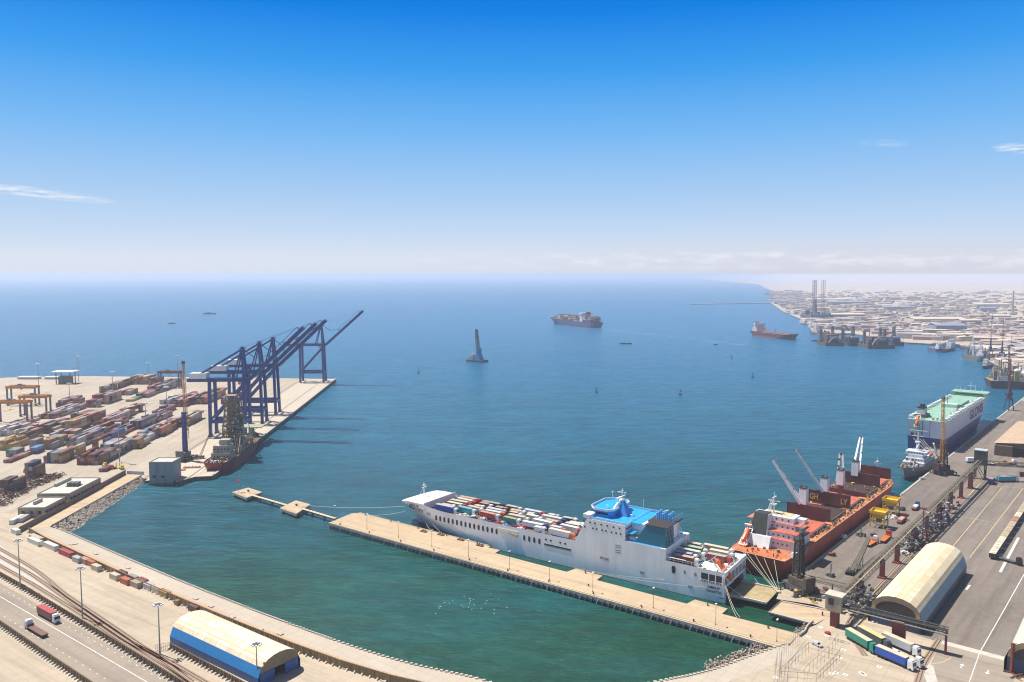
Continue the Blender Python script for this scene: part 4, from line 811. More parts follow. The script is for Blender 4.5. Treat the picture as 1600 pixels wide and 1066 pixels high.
# far shore hut on the empty paving
t_ = thing('canopy_shelter', 'dark fuel shelter with flat pale canopy on the empty paving', 'shelter', G(103, 599)); q = MB(); q.box(-14, 14, -9, 9, 15, 16.2); q.build('canopy', WHITE, t_); q = MB(); q.box(-7, 7, -5, 5, 0, 9.5); q.build('cabin', MACH, t_)
for x in (-9, 9):
    for y in (-6, 6): q = MB(); q.bar((x, y, 0), (x, y, 15), .9); q.build('post', DGREY, t_)
for px, lb in ((46, 'low white roofed hut by the sea edge'), (88, 'thin white canopy at the sea edge of the paving')):
    t_ = thing('hut', lb, 'hut', G(px, 592)); q = MB(); q.box(-13, 13, -5, 5, 0, 2.5); q.build('wall', LGREY, t_); q = MB(); q.box(-14, 14, -6, 6, 2.5, 3.1); q.build('roof', WHITE, t_)
# ================================================================ LOW CONCRETE BUILDINGS
BW = mat('brown_render', (.33, .26, .19), .9, var=.15, streak=True); BR = mat('roof_screed', (.50, .47, .41), .9, var=.2, scale=.3)
def lowb(label, x0, x1, y0, y1, h, bulk, plant=False):
    t_ = thing('office_building', label, 'building', ((x0 + x1) / 2, (y0 + y1) / 2, 0), .02); X, Y = (x1 - x0) / 2, (y1 - y0) / 2
    q = MB(); q.box(-X, X, -Y, Y, 0, h); q.build('wall', BW, t_); q = MB(); q.box(-X + .3, X - .3, -Y + .3, Y - .3, h, h + .12, 0); q.build('roof', BR, t_)
    q = MB()
    for a, b_, c_, d_ in ((-X, X, -Y, -Y + .3), (-X, X, Y - .3, Y), (-X, -X + .3, -Y + .3, Y - .3), (X - .3, X, -Y + .3, Y - .3)): q.box(a, b_, c_, d_, h, h + .7)
    q.build('parapet', CONC, t_)
    n = int(2 * Y / 4)
    for i in range(n): yy = -Y + 2 + i * (2 * Y - 4) / (n - 1); w_ = MB(); w_.box(X - .02, X + .08, yy - .9, yy + .9, h * .45, h * .75); w_.build('window', GLASS, t_)
    for i in range(3): xx = -X + 3 + i * (2 * X - 6) / 2; w_ = MB(); w_.box(xx - .9, xx + .9, -Y - .08, -Y + .02, h * .4, h * .72); w_.build('window', GLASS, t_)
    q = MB(); q.box(*bulk, h + .12, h + 2.0); q.build('roof_wall', CONC, t_)
    if plant:
        q = MB(); [q.box(-1 + i * 2.4, .8 + i * 2.4, -2, 2.5, h + .12, h + 2.6) for i in range(3)]; q.box(-1.6, 6.4, -2.6, 3.2, h + .12, h + .5); q.build('air_conditioner', MACH, t_)
    return t_
lowb('small flat roofed concrete building at the lane bend', -286, -270.5, 451, 473, 5.5, (-3, -1.8, -4, 4))
lowb('larger flat roofed concrete building with machinery on its roof', -291, -271.5, 478, 517, 6.2, (-9.0, -7.5, -2, 16), True)
# square block at the quay corner
t_ = thing('pump_house', 'tall square concrete block standing in the water at the quay corner', 'building', (-239.5, 541, -3), .0)
q = MB(); q.box(-8, 8, -7, 7, 1.5, 15.5); q.build('wall', mat('block_concrete', (.34, .33, .31), .85, var=.2, scale=.25, streak=True), t_); q = MB(); q.box(-7.4, 7.4, -6.4, 6.4, 15.5, 15.62); q.build('roof', BR, t_)
q = MB(); [q.box(*z_, 15.5, 16.2) for z_ in ((-8, 8, -7, -6.5), (-8, 8, 6.5, 7), (-8, -7.5, -6.5, 6.5), (7.5, 8, -6.5, 6.5))]; q.build('parapet', CONC, t_)
for x in (-4.6, 1.2): q = MB(); q.box(x - 1.0, x + 1.0, -7.12, -6.95, 5.2, 6.8); q.build('window', GLASS, t_)
for x in (-2.8, 2.8): q = MB(); q.box(x - .08, x + .08, -7.06, -6.97, 2, 15.4); q.build('joint', DGREY, t_)
q = MB(); q.box(-8.3, 8.3, -7.4, 7, -4, 1.5); q.build('base_slab', DCONC, t_)
# ================================================================ MOBILE HARBOUR CRANES
def lhm(c, rot, label, tower_m, jib_m, tower_h, jib_from, jib_to, group='mobile harbour cranes', body=MACH):
    t_ = thing('mobile_harbour_crane', label, 'crane', c, rot, group); q = MB(); q.box(-6.5, 6.5, -3, 3, 1.2, 3.0); [q.tube((x, y - .6, .8), (x, y + .6, .8), .8, n=9) for x in (-5.5, -3.4, -1.2, 1.2, 3.4, 5.5) for y in (-2.6, 2.6)]; q.build('undercarriage', DGREY, t_)
    for x in (-5, 5):
        for y in (-1, 1): q = MB(); q.bar((x, y * 2, 2.2), (x, y * 6.4, 2.2), .7); q.bar((x, y * 6.4, 2.2), (x, y * 6.4, .2), .5); q.box(x - 1, x + 1, y * 6.4 - 1, y * 6.4 + 1, 0, .3); q.build('outrigger', DGREY, t_)
    q = MB(); q.box(-6, 3.2, -2.6, 2.6, 3.4, 6.6); q.box(-7.6, -5.6, -2.8, 2.8, 3.4, 8.2); q.build('machine_house', body, t_)
    q = MB(); q.lattice((0, 0, 6.2), (-.3, 0, tower_h), 3.4, 2.4, bays=6, r=.26) if tower_m is not NAVY else q.bar((0, 0, 5), (-.3, 0, tower_h), 3.0, 2.8, w2=2.5); q.box(-1.4, 1.4, -1.5, 1.5, tower_h - .6, tower_h + .8); q.build('tower', tower_m, t_)
    q = MB(); q.box(1.3, 3.2, -1.1, 1.1, tower_h * .62, tower_h * .62 + 2.4); q.build('driver_cab', WHITE, t_)
    q = MB(); q.lattice(jib_from, jib_to, 2.6, 1.1, bays=12, r=.13); q.build('jib', jib_m, t_)
    q = MB(); jt = Vector(jib_to); q.bar((-.3, 0, tower_h), jt, .12); q.box(jt.x - .8, jt.x + .8, -1, 1, jt.z - .6, jt.z + 1.6); q.build('jib_head', MACH, t_)
    return t_
OL = mat('pale_orange_lattice', (.62, .25, .10), .55)
lhm(G(290, 719), 1.3, 'slim crane with solid blue tower and upright orange lattice jib', NAVY, OL, 36, (1.8, 0, 16), (1.0, 0, 74))
q = MB(); q.lattice((0, 0, 0), (9.5, 1, 22), 1.2, .5, bays=9, r=.1); t_ = thing('telescopic_crane', 'small dark mobile crane with slanting brown boom beside the blue tower crane', 'crane', G(311, 717), .35); q.build('boom', RUST, t_); q = MB(); q.box(-5, 4, -1.4, 1.4, .9, 2.2); q.box(-3, -.5, -1.3, 1.3, 2.2, 3.4); [q.tube((x, y - .3, .6), (x, y + .3, .6), .6, n=8) for x in (-4, -2.4, 1, 3) for y in (-1.2, 1.2)]; q.build('carrier', MACH, t_)
for px, py, lb in ((276, 735, 'low red work platform on the quay behind the square block'), (300, 731, 'dark gangway frames stacked on the quay edge')):
    q = MB(); [q.bar((x, -1.6, 0), (x, 1.6, 1.2), .3) for x in (-5, -2.5, 0, 2.5, 5)]; q.box(-6, 6, -1.8, 1.8, .2, .5); tag(q.build('gangway_section', REDP if px < 290 else BROWN, loc=G(px, py), rot=.1), lb, 'work frame')
lhm(G(1246, 923), 2.0, 'dark grimy mobile crane with black tower beside the red ship stern', mat('grimy_dark', (.05, .045, .04), .8, var=.8, scale=1.2), mat('grimy_dark', (.05, .045, .04)), 23, (-1.5, 0, 8), (-1.6, 0, 27.5), body=mat('grimy_brown', (.10, .075, .055), .8, var=.7, scale=1))
lhm(G(1474, 741), .35, 'mobile crane with upright orange lattice jib beside the car carrier stern', mat('dark_brown_steel', (.06, .03, .03), .7, var=.4), mat('amber_lattice', (.52, .24, .03), .55), 21, (-1.2, 0, 10), (-3.2, 0, 54), body=mat('dark_brown_steel', (.06, .03, .03)))
c_ = G(1576, 641); t_ = thing('level_luffing_crane', 'dark portal crane with maroon jib at the far quay end', 'crane', c_, .2, 'portal cranes of the farther docks')
def portal(t_, h, jib, base_m, jib_m, hw=3.2):
    for x in (-hw, hw):
        for y in (-hw, hw): q = MB(); q.bar((x, y, 0), (x * .55, y * .55, h * .38), .7); q.build('leg', base_m, t_)
    q = MB(); q.box(-hw * .8, hw * .8, -hw * .8, hw * .8, h * .37, h * .42); q.bar((0, 0, h * .4), (0, 0, h), 3.2, 3.0, w2=1.8); q.build('tower', base_m, t_)
    q = MB(); q.box(-3.4, 2.2, -2, 2, h * .5, h * .62); q.build('cabin', base_m, t_)
    q = MB(); q.lattice((0, 0, h * .6), jib, 2.2, .9, bays=12, r=.12); q.bar((0, 0, h), jib, .15); q.build('jib', jib_m, t_)
portal(t_, 30, (-1.5, 2, 66), mat('dark_slate', (.05, .055, .08), .6, var=.3), mat('maroon_lattice', (.22, .04, .05), .6))
# ================================================================ CONVEYOR SYSTEM ON THE CARGO QUAY
CONV = mat('conveyor_cover', (.13, .105, .07), .8, var=.4, scale=.5); CDK = mat('conveyor_dark', (.05, .05, .045), .8, var=.4); PIL = mat('pillar_red', (.20, .035, .035), .7, var=.25); GREYC = mat('tower_concrete', (.34, .29, .22), .9, var=.25, scale=.4, streak=True)
c0 = G(1304, 978)
t_ = thing('transfer_tower', 'boxy concrete conveyor tower on a single dark red column', 'tower', c0, RQ.ang)
q = MB(); q.box(-1.3, 1.3, -1.5, 1.5, 0, 6.4); q.build('column', PIL, t_)
q = MB(); q.prism([(-2.6, -3.1), (2.6, -3.1), (2.6, 3.1), (-2.6, 3.1)], 7.2, 13, 0); q.hexa([(-1.5, -1.7, 6.1), (1.5, -1.7, 6.1), (1.5, 1.7, 6.1), (-1.5, 1.7, 6.1)], [(-2.6, -3.1, 7.2), (2.6, -3.1, 7.2), (2.6, 3.1, 7.2), (-2.6, 3.1, 7.2)]); q.build('transfer_house', GREYC, t_)
q = MB(); q.box(-2.9, 2.9, -3.4, 3.4, 13, 13.35); q.build('roof', mat('pale_top', (.50, .44, .35), .9), t_); q = MB(); q.box(-2.72, -2.58, -.2, 1.9, 9.3, 11.9); q.build('window', GLASS, t_)
ct = G(1531, 748); t2 = thing('transfer_tower', 'tall dark steel conveyor tower in the distance of the quay yard', 'tower', ct, RQ.ang)
for x in (-3, 3):
    for y in (-3, 3): q = MB(); q.bar((x, y, 0), (x, y, 14), .6); q.build('leg', CDK, t2)
q = MB(); q.box(-3.4, 3.4, -3.6, 3.6, 10, 20); q.build('transfer_house', mat('dark_green_grey', (.06, .07, .065), .7, var=.3), t2); q = MB(); [q.bar((-3, y, 0), (3, y, 10), .3) for y in (-3, 3)]; [q.bar((x, -3, 0), (x, 3, 10), .3) for x in (-3, 3)]; q.build('brace', CDK, t2)
q = MB(); q.box(-3.7, 3.7, -3.9, 3.9, 20, 20.4); q.build('roof', LGREY, t2)
A = c0 + Vector((RQ.dx, RQ.dy, 0)) * 2.5; B = ct - Vector((RQ.dx, RQ.dy, 0)) * 3; mid = (A + B) / 2; L = (B - A).length; an = math.atan2(B.y - A.y, B.x - A.x)
t3 = thing('conveyor_gallery', 'long raised conveyor gallery running along the quay between the two towers', 'conveyor', mid, an)
H1, H2 = 9.5, 12.0
q = MB(); q.lattice((-L / 2, 0, H1), (L / 2, 0, H2), 3.0, bays=70, r=.09, h0=2.4); q.build('truss', CDK, t3)
q = MB(); q.bar((-L / 2, .9, H1 + 1.45), (L / 2, .9, H2 + 1.45), 1.5, .25); q.build('belt_cover', CONV, t3)
q = MB(); q.bar((-L / 2, -1.35, H1 + 1.3), (L / 2, -1.35, H2 + 1.3), .5, .2); q.rail([(-L / 2, -1.6, H1 + .9), (L / 2, -1.6, H2 + .9)], 1.1, 3, .07); q.build('walkway', mat('pale_walkway', (.38, .30, .17), .8), t3)
for f_ in (.10, .215, .30, .41, .50, .60, .70, .80, .9):
    x = -L / 2 + f_ * L; h_ = H1 + (H2 - H1) * f_ - 1.3; big = f_ in (.10, .41, .60, .9)
    q = MB(); q.box(x - (2.2 if big else .9), x + (2.2 if big else .9), -1.1, 1.1, 0, h_) if big else q.box(x - .8, x + .8, -1, 1, .7, h_); q.box(x - 1.8, x + 1.8, -1.8, 1.8, 0, .7); q.build('pillar', PIL, t3)
r2 = random.Random(5); q = MB()
for i in range(330):
    f_ = r2.choice((.06, .1, .36, .40, .43, .47, .52, .56, .6, .63, .68)) + r2.uniform(-.02, .02); x = -L / 2 + f_ * L; y = r2.uniform(-5, 3); z = r2.uniform(.3, 6); s_ = r2.uniform(.3, 1.3); q.box(x - s_, x + s_, y - s_ * .6, y + s_ * .6, z, z + s_, r2.choice((0, 0, 0, 1, 2)))
q.build('pipework', [MACH, LGREY, RUST], t3)
# crossing gallery
A = c0 + Vector((1.8, -1.4, 0)); B = G(1480, 1022); mid = (A + B) / 2; L = (B - A).length; an = math.atan2(B.y - A.y, B.x - A.x)
t4 = thing('conveyor_gallery', 'shorter dark conveyor bridge crossing in front of the cream arched shed', 'conveyor', mid, an)
q = MB(); q.lattice((-L / 2, 0, 9.6), (L / 2, 0, 8.6), 2.4, bays=22, r=.1, h0=2.1); q.box(-L / 2, L / 2, -1.1, 1.1, 8.9, 9.2); q.build('truss', CDK, t4)
q = MB(); q.bar((-L / 2, 1.25, 10.6), (L / 2, 1.25, 9.7), .35, .2); q.bar((-L / 2, -1.25, 8.6), (L / 2, -1.25, 7.7), .35, .35); q.build('pale_edge_beam', mat('pale_edge', (.5, .46, .38), .8), t4)
q = MB(); q.box(0, 4.6, -1, 1, 0, 8.0); q.build('pillar', PIL, t4); q = MB(); q.box(0.4, 4.2, -1.6, 1.6, 8.0, 8.6); q.build('pillar_cap', GREYC, t4)
for y in (-1, 1): q = MB(); q.bar((L / 2 - .6, y, 0), (L / 2 - .6, y, 8), .55); q.build('end_leg', PIL, t4)
# low gallery from ship crane to main gallery
A, B = G(1256, 903, 4.0), G(1352, 925, 5.2); mid = Vector(((A.x + B.x) / 2, (A.y + B.y) / 2, 0)); L = (B - A).length; an = math.atan2(B.y - A.y, B.x - A.x)
t5 = thing('loading_conveyor', 'low lattice conveyor reaching from the grimy crane to the long gallery', 'conveyor', mid, an)
q = MB(); q.lattice((-L / 2, 0, 4.6), (L / 2, 0, 5.6), 1.9, bays=18, r=.09, h0=1.5); q.build('truss', mat('olive_grey', (.17, .16, .12), .8, var=.4), t5); q = MB(); q.bar((-L / 2, -1.0, 5.4), (L / 2, -1.0, 6.4), .3, .2); q.build('edge_rail', mat('pale_edge', (.5, .46, .38)), t5)
for x in (-L * .02, L * .36): q = MB(); q.bar((x, 0, 0), (x, 0, 4.4), .5); q.build('post', DGREY, t5)
# mobile stacker
A = G(1334, 897); an = vang(G(1353, 845, 9) - A); t6 = thing('mobile_stacker', 'mobile conveyor stacker with long sloping lattice boom on black base', 'stacker', A, an)
q = MB(); q.box(-3.5, 3.5, -3, 3, .3, 1.6); [q.tube((x, y - .4, .7), (x, y + .4, .7), .7, n=9) for x in (-2.6, 2.6) for y in (-2.8, 2.8)]; q.build('base_frame', BLACK, t6)
q = MB(); q.lattice((-3.5, 0, 2), (32, 0, 8.5), 2.6, 1.6, bays=16, r=.1, h0=1.6, h1=1.0); q.build('boom', mat('olive_grey', (.17, .16, .12)), t6); q = MB(); q.bar((-3.5, 0, 2.9), (32, 0, 9.2), 1.1, .12); q.build('belt', mat('stacker_belt', (.10, .09, .06), .8), t6)
for x in (6, 12): q = MB(); q.bar((x, -1.4, 0), (x + 1.5, -1.2, 4), .3); q.bar((x, 1.4, 0), (x + 1.5, 1.2, 4), .3); q.build('support_leg', DGREY, t6)
# hoppers
for i, (px, py, lb) in enumerate(((1373, 823, 'yellow grain hopper nearer the arched shed, beside the red ship'), (1392, 803, 'farther yellow grain hopper beside the red ship bow half'))):
    t_ = thing('grain_hopper', lb, 'hopper', G(px, py), RQ.ang, 'yellow hoppers on the quay'); q = MB(); q.hexa([(-2.2, -2.2, 5.2), (2.2, -2.2, 5.2), (2.2, 2.2, 5.2), (-2.2, 2.2, 5.2)], [(-4.2, -4.2, 8.2), (4.2, -4.2, 8.2), (4.2, 4.2, 8.2), (-4.2, 4.2, 8.2)])
    for z_ in ((-4.2, 4.2, -4.2, -4.0), (-4.2, 4.2, 4.0, 4.2), (-4.2, -4.0, -4.0, 4.0), (4.0, 4.2, -4.0, 4.0)): q.box(*z_, 8.2, 9.6)
    q.build('bin', YELLOW, t_)
    for x in (-3.6, 3.6):
        for y in (-3.6, 3.6): q = MB(); q.bar((x, y, .3), (x, y, 8.3), .5); q.build('leg', YELLOW, t_)
    q = MB(); [q.bar((a, -3.6, 4), (a, 3.6, 4), .35) for a in (-3.6, 3.6)]; [q.bar((-3.6, a, 4), (3.6, a, 4), .35) for a in (-3.6, 3.6)]; q.bar((-3.6, -3.6, .8), (-3.6, 3.6, 4), .25); q.bar((3.6, 3.6, .8), (3.6, -3.6, 4), .25); q.build('brace', mat('deep_yellow', (.45, .24, .02), .6), t_)
    q = MB(); q.box(-1.2, 1.2, -1.2, 1.2, 2.6, 5.2); q.build('chute', MACH, t_)
for px, py, lb, mm in ((1409, 797, 'dark machine beside the farther yellow hopper', 0), (1387, 830, 'dark mast machine between hopper and trucks', 1), (1365, 838, 'small black loader near the nearer hopper', 0), (1345, 838, 'clutter of small machines at the stacker tip', 1), (1318, 840, 'low white machine at the red ship side', 2), (1300, 868, 'round rusty bin alone on the asphalt', 3), (1420, 838, 'dark funnel stand beside the gallery', 0), (1298, 900, 'dark lamp stand by the low conveyor', 1), (1384, 812, 'white bags piled beside the yellow hoppers', 2), (1395, 810, 'small pile of white sacks by the machine', 2)):
    r2 = random.Random(px); q = MB()
    for _ in range(9): x, y, z = r2.uniform(-1.6, 1.6), r2.uniform(-1.4, 1.4), r2.uniform(0, 1.2); s_ = r2.uniform(.3, .8); q.box(x - s_, x + s_, y - s_, y + s_, 0, z + s_)
    if mm == 1: q.bar((0, 0, 0), (0, 0, 6), .35)
    tag(q.build('quay_machine' if mm != 2 else 'sack_pile', (DGREY, MACH, WHITE, RUST)[mm], loc=G(px, py), rot=px), lb, 'sacks' if mm == 2 and px > 1350 else 'machine')
# quay block clutter: yellow grab, winches
t_ = thing('yellow_grab', 'yellow ribbed steel buffers lying on the quay block', 'grab', G(1255, 929), -.2); q = MB(); [q.tube((x, 0, 1.1), (x + 1.1, 0, 1.1), 1.2, 1.1, 10) for x in (-3.6, -2.2, -.8, .6)]; q.build('drum', YELLOW, t_); q = MB(); q.box(-4, 3, -.8, .8, 0, .3); q.build('cradle', DGREY, t_)
tag(MB().tube((0, -1, 1.3), (0, 1, 1.3), 1.3, 1.3, 12).box(-1, 1, -1.2, 1.2, 0, .4).build('cable_drum', RUST, loc=G(1275, 928), rot=.7), 'rusty cable drum beside the yellow buffers', 'cable drum')
for i, (px, py, lb, m_) in enumerate(((1286, 934, 'grey junk boxes by the tower foot', 0), (1270, 938, 'grey machine parts in front of the cable drum', 1), (1290, 922, 'small brown crate behind the grey boxes', 2), (1243, 933, 'dark cylinder lying at the quay block edge', 1), (1279, 938, 'small upright machine part in the junk', 1), (1272, 943, 'yellow scaffold frame lying on the sand', 3), (1262, 934, 'thin yellow frame beside the drum', 3), (1342, 952, 'small yellow skip behind the tower', 3), (1293, 991, 'tiny red fire box on a sand coloured pad', 4))):
    r2 = random.Random(i + 50); q = MB()
    for _ in range(7):
        x, y = r2.uniform(-1.4, 1.4), r2.uniform(-1, 1); s_ = r2.uniform(.2, .7)
        q.bar((x, y, .2), (x + r2.uniform(-1.5, 1.5), y, s_ + .4), s_ * .6) if m_ == 3 and px != 1342 else q.box(x * .5 - s_, x * .5 + s_, y * .5 - s_, y * .5 + s_, 0, s_ * 1.6)
    tag(q.build('quay_clutter', (LGREY, MACH, RUST, YELLOW, REDP)[m_], loc=G(px, py), rot=i), lb, 'quay clutter')
# wire cage and pole frames, lower right
t_ = thing('wire_enclosure', 'wire fenced pen of thin posts on the pale ground beside the silver car', 'fence', G(1262, 1040)); o1 = G(1262, 1040)
q = MB(); cn = [G(*p) - o1 for p in ((1263, 1020), (1312, 1033), (1276, 1070), (1215, 1066))]; q.rail(cn[:4] + cn[:1], 4.0, 3.0, .07); q.build('fence_frame', DGREY, t_)
q = MB(); cn = [G(*p) - o1 for p in ((1309, 1010), (1300, 1024), (1264, 1058), (1256, 1068))]; q.rail(cn, 5.0, 3.5, .06); q.build('rear_fence', DGREY, t_)
q = MB(); cn = [G(*p) - o1 for p in ((1246, 1000), (1232, 1018), (1214, 1040), (1210, 1066))]; q.rail(cn, 5.5, 2.5, .05); q.rail([c + Vector((1.8, .6, 0)) for c in cn], 5.5, 2.5, .05); q.build('scaffold_fence', STEEL, t_)
t_ = thing('low_wall', 'short curved pale wall behind the rocks at the linkspan', 'wall', G(1262, 985)); o1 = G(1262, 985); q = MB(); cn = [G(*p) - o1 for p in ((1249, 995), (1258, 988), (1261, 981), (1270, 972))]; [q.bar(a + Vector((0, 0, .5)), b_ + Vector((0, 0, .5)), .5, 1.1) for a, b_ in zip(cn, cn[1:])]; q.build('wall', CONC, t_)
tag(MB().bar((0, 0, 0), (0, 0, 1.7), .5, .4).add([], []).build('safety_post', BROWN, loc=G(1285, 962)), 'dark post standing on the linkspan roadway', 'post')
t_ = thing('drum_skip', 'yellow rubbish container in front of the arched shed end', 'skip', G(1356, 962), .3); q = MB(); q.hexa([(-1, -.8, .2), (1, -.8, .2), (1, .8, .2), (-1, .8, .2)], [(-1.6, -1, 1.6), (1.6, -1, 1.6), (1.6, 1, 1.6), (-1.6, 1, 1.6)]); q.build('body', YELLOW, t_); q = MB(); q.box(-1.5, 1.5, -.9, .9, 1.6, 1.7); q.build('lid', DGREY, t_)
t_ = thing('dark_container', 'long dark grey container with tan top under the conveyor bridge', 'container', G(1425, 986), RQ.ang - math.pi / 2 + .1); q = MB(); q.box(-3.6, 3.6, -1.2, 1.2, 0, 2.6); q.build('body', DGREY, t_); q = MB(); q.box(-3.7, 3.7, -1.3, 1.3, 2.6, 2.7); q.build('lid', TAN, t_)
r2 = random.Random(8)
for i, (px, py) in enumerate(((1366, 972), (1372, 973), (1378, 974))): tag(MB().box(-1, .6, -.6, .6, 0, .5).box(-.4, 1, -.4, .5, .1, .8).build('white_bag', WHITE, loc=G(px, py), rot=i), 'white bulk bag at the dark wall of the shed, %s from its corner' % ORD[i], 'bag', 'white bags at the shed wall')
for i, (px, py) in enumerate(((1412, 864), (1418, 866), (1436, 828), (1441, 822), (1458, 806), (1450, 802))): tag(MB().box(-1.2, 1.0, -.8, .8, 0, .7).box(-.6, 1.4, -.5, .8, .2, 1.1).build('white_bag', WHITE, loc=G(px, py), rot=i), 'white bulk bags under the long gallery, %s heap counted from the arched shed' % ORD[i], 'bag', 'white bags under the gallery')
# wagons
for i in range(15):
    a = 108 + i * 11.2; col = ('tan', 'cream', 'brown', 'rust red', 'tan')[(i * 3) % 5 if i > 2 else 1]
    t_ = thing('railway_wagon', '%s roofed open wagon, %s in the row from the dark tractor truck' % (('sandy', 'cream', 'sandy', 'rusty', 'tan')[(i * 3) % 5 if i > 2 else 1], ORD[i]), 'wagon', RQ.w(a, -66), RQ.ang, 'row of covered wagons')
    q = MB(); q.box(-5.3, 5.3, -1.35, 1.35, .9, 3.1); q.build('body', mat('wagon_dark', (.045, .035, .03), .7), t_); q = MB(); q.box(-5.35, 5.35, -1.5, 1.5, 3.1, 3.3); [q.box(x - .6, x + .6, -.8, .8, 3.3, 3.5) for x in (-3.6, 0, 3.6)]; q.build('roof', vmat('wagon ' + col, PC['cream' if col == 'cream' else 'tan'] if col != 'rust red' else (.40, .2, .12)), t_)
    for x in (-3.6, 3.6):
        for y in (-.6, .6): q = MB(); q.tube((x, y - .1, .45), (x, y + .1, .45), .45, n=8); q.build('wheel', BLACK, t_)
# lamp mast by gallery
t_ = thing('high_mast_light', 'brown floodlight mast standing beside the long gallery and arched shed', 'light mast', G(1441, 853), 0, 'tall floodlight masts'); q = MB(); q.tube((0, 0, 0), (0, 0, 20), .35, .2, 8); q.build('pole', BROWN, t_); q = MB(); q.tube((0, 0, 19.6), (0, 0, 20.2), 1.6, 1.6, 10); q.build('ring', BROWN, t_)
t_ = thing('bucket_crane', 'rusty crane hook frame beside the corner arched shed', 'crane', G(1580, 1052), .3)
q = MB(); q.bar((0, 0, 0), (0, 0, 11), .8); q.bar((0, 0, 10.5), (14, -3, 10.5), .5); q.bar((0, 0, 8.5), (14, -3, 9.2), .3); q.build('jib_post', mat('red_brown_steel', (.20, .045, .03), .7, var=.3), t_); q = MB(); [q.bar((0, 0, .3), (2.4 * math.cos(a), 2.4 * math.sin(a), .2), .5) for a in (.3, 2.4, 4.5)]; q.build('foot', RUST, t_)
for i, (px, py, lb) in enumerate(((1588, 1060, 'rusty tripod frame lying on the ground by the corner shed'), (1596, 1058, 'second rusty frame beside the tripod'))): q = MB(); q.bar((-2, 0, .2), (2, 1, 1.0), .4); q.bar((0, 0, .2), (.5, -1.6, .9), .4); tag(q.build('rusty_frame', RUST, loc=G(px, py)), lb, 'frame')
# warehouse
t_ = thing('warehouse', 'big brown warehouse with sandy low pitched roof at the photo edge', 'warehouse', RQ.w(430, -60), RQ.ang); q = MB(); q.box(-58, 60, -40, 34, 0, 9); q.build('wall', mat('warehouse_brown', (.13, .085, .065), .85, var=.2, streak=True), t_)
q = MB(); q.add([(-59, -41, 9.1), (61, -41, 9.1), (61, -3, 13), (-59, -3, 13), (-59, 35, 9.1), (61, 35, 9.1)], [(0, 1, 2, 3), (3, 2, 5, 4)]); q.build('roof', TAN, t_); q = MB(); q.add([(-58, -40, 9), (-58, 34, 9), (-58, -3, 12.9)], [(0, 1, 2)]); q.build('gable', mat('warehouse_brown', (.13, .085, .065)), t_)
q = MB(); q.box(-58.15, -57.95, 14, 22, 0, 6.5); q.build('door', mat('dark_interior', (.012, .01, .01)), t_); q = MB(); q.box(-62, -58, 22, 34, 0, 8); q.build('annex', mat('warehouse_brown', (.13, .085, .065)), t_)
t_ = thing('warehouse', 'second dark shed beyond the big brown warehouse', 'warehouse', RQ.w(560, -58), RQ.ang); q = MB(); q.box(-40, 60, -40, 30, 0, 9); q.build('wall', DCONC, t_); q = MB(); q.box(-41, 61, -41, 31, 9, 9.5); q.build('roof', BROWN, t_)
# third conveyor behind
A, B = ct + Vector((2, 0, 0)), G(1606, 752); mid = (A + B) / 2; L = (B - A).length + 30; an = math.atan2(B.y - A.y, B.x - A.x); t7 = thing('conveyor_gallery', 'dark conveyor bridge leaving the far tower towards the photo edge', 'conveyor', mid + Vector((12, -5, 0)), an)
q = MB(); q.lattice((-L / 2, 0, 11.5), (L / 2, 0, 11), 3, bays=16, r=.12, h0=2.6); q.box(-L / 2, L / 2, -1.3, 1.3, 10.4, 10.8); q.build('truss', CDK, t7); q = MB(); q.box(L * .18, L * .18 + 5, -1.2, 1.2, 0, 10.3); q.build('pillar', PIL, t7); q = MB(); q.box(-L * .08, L * .15, -1, 1, 3.2, 6.4); q.build('lower_duct', BROWN, t7)
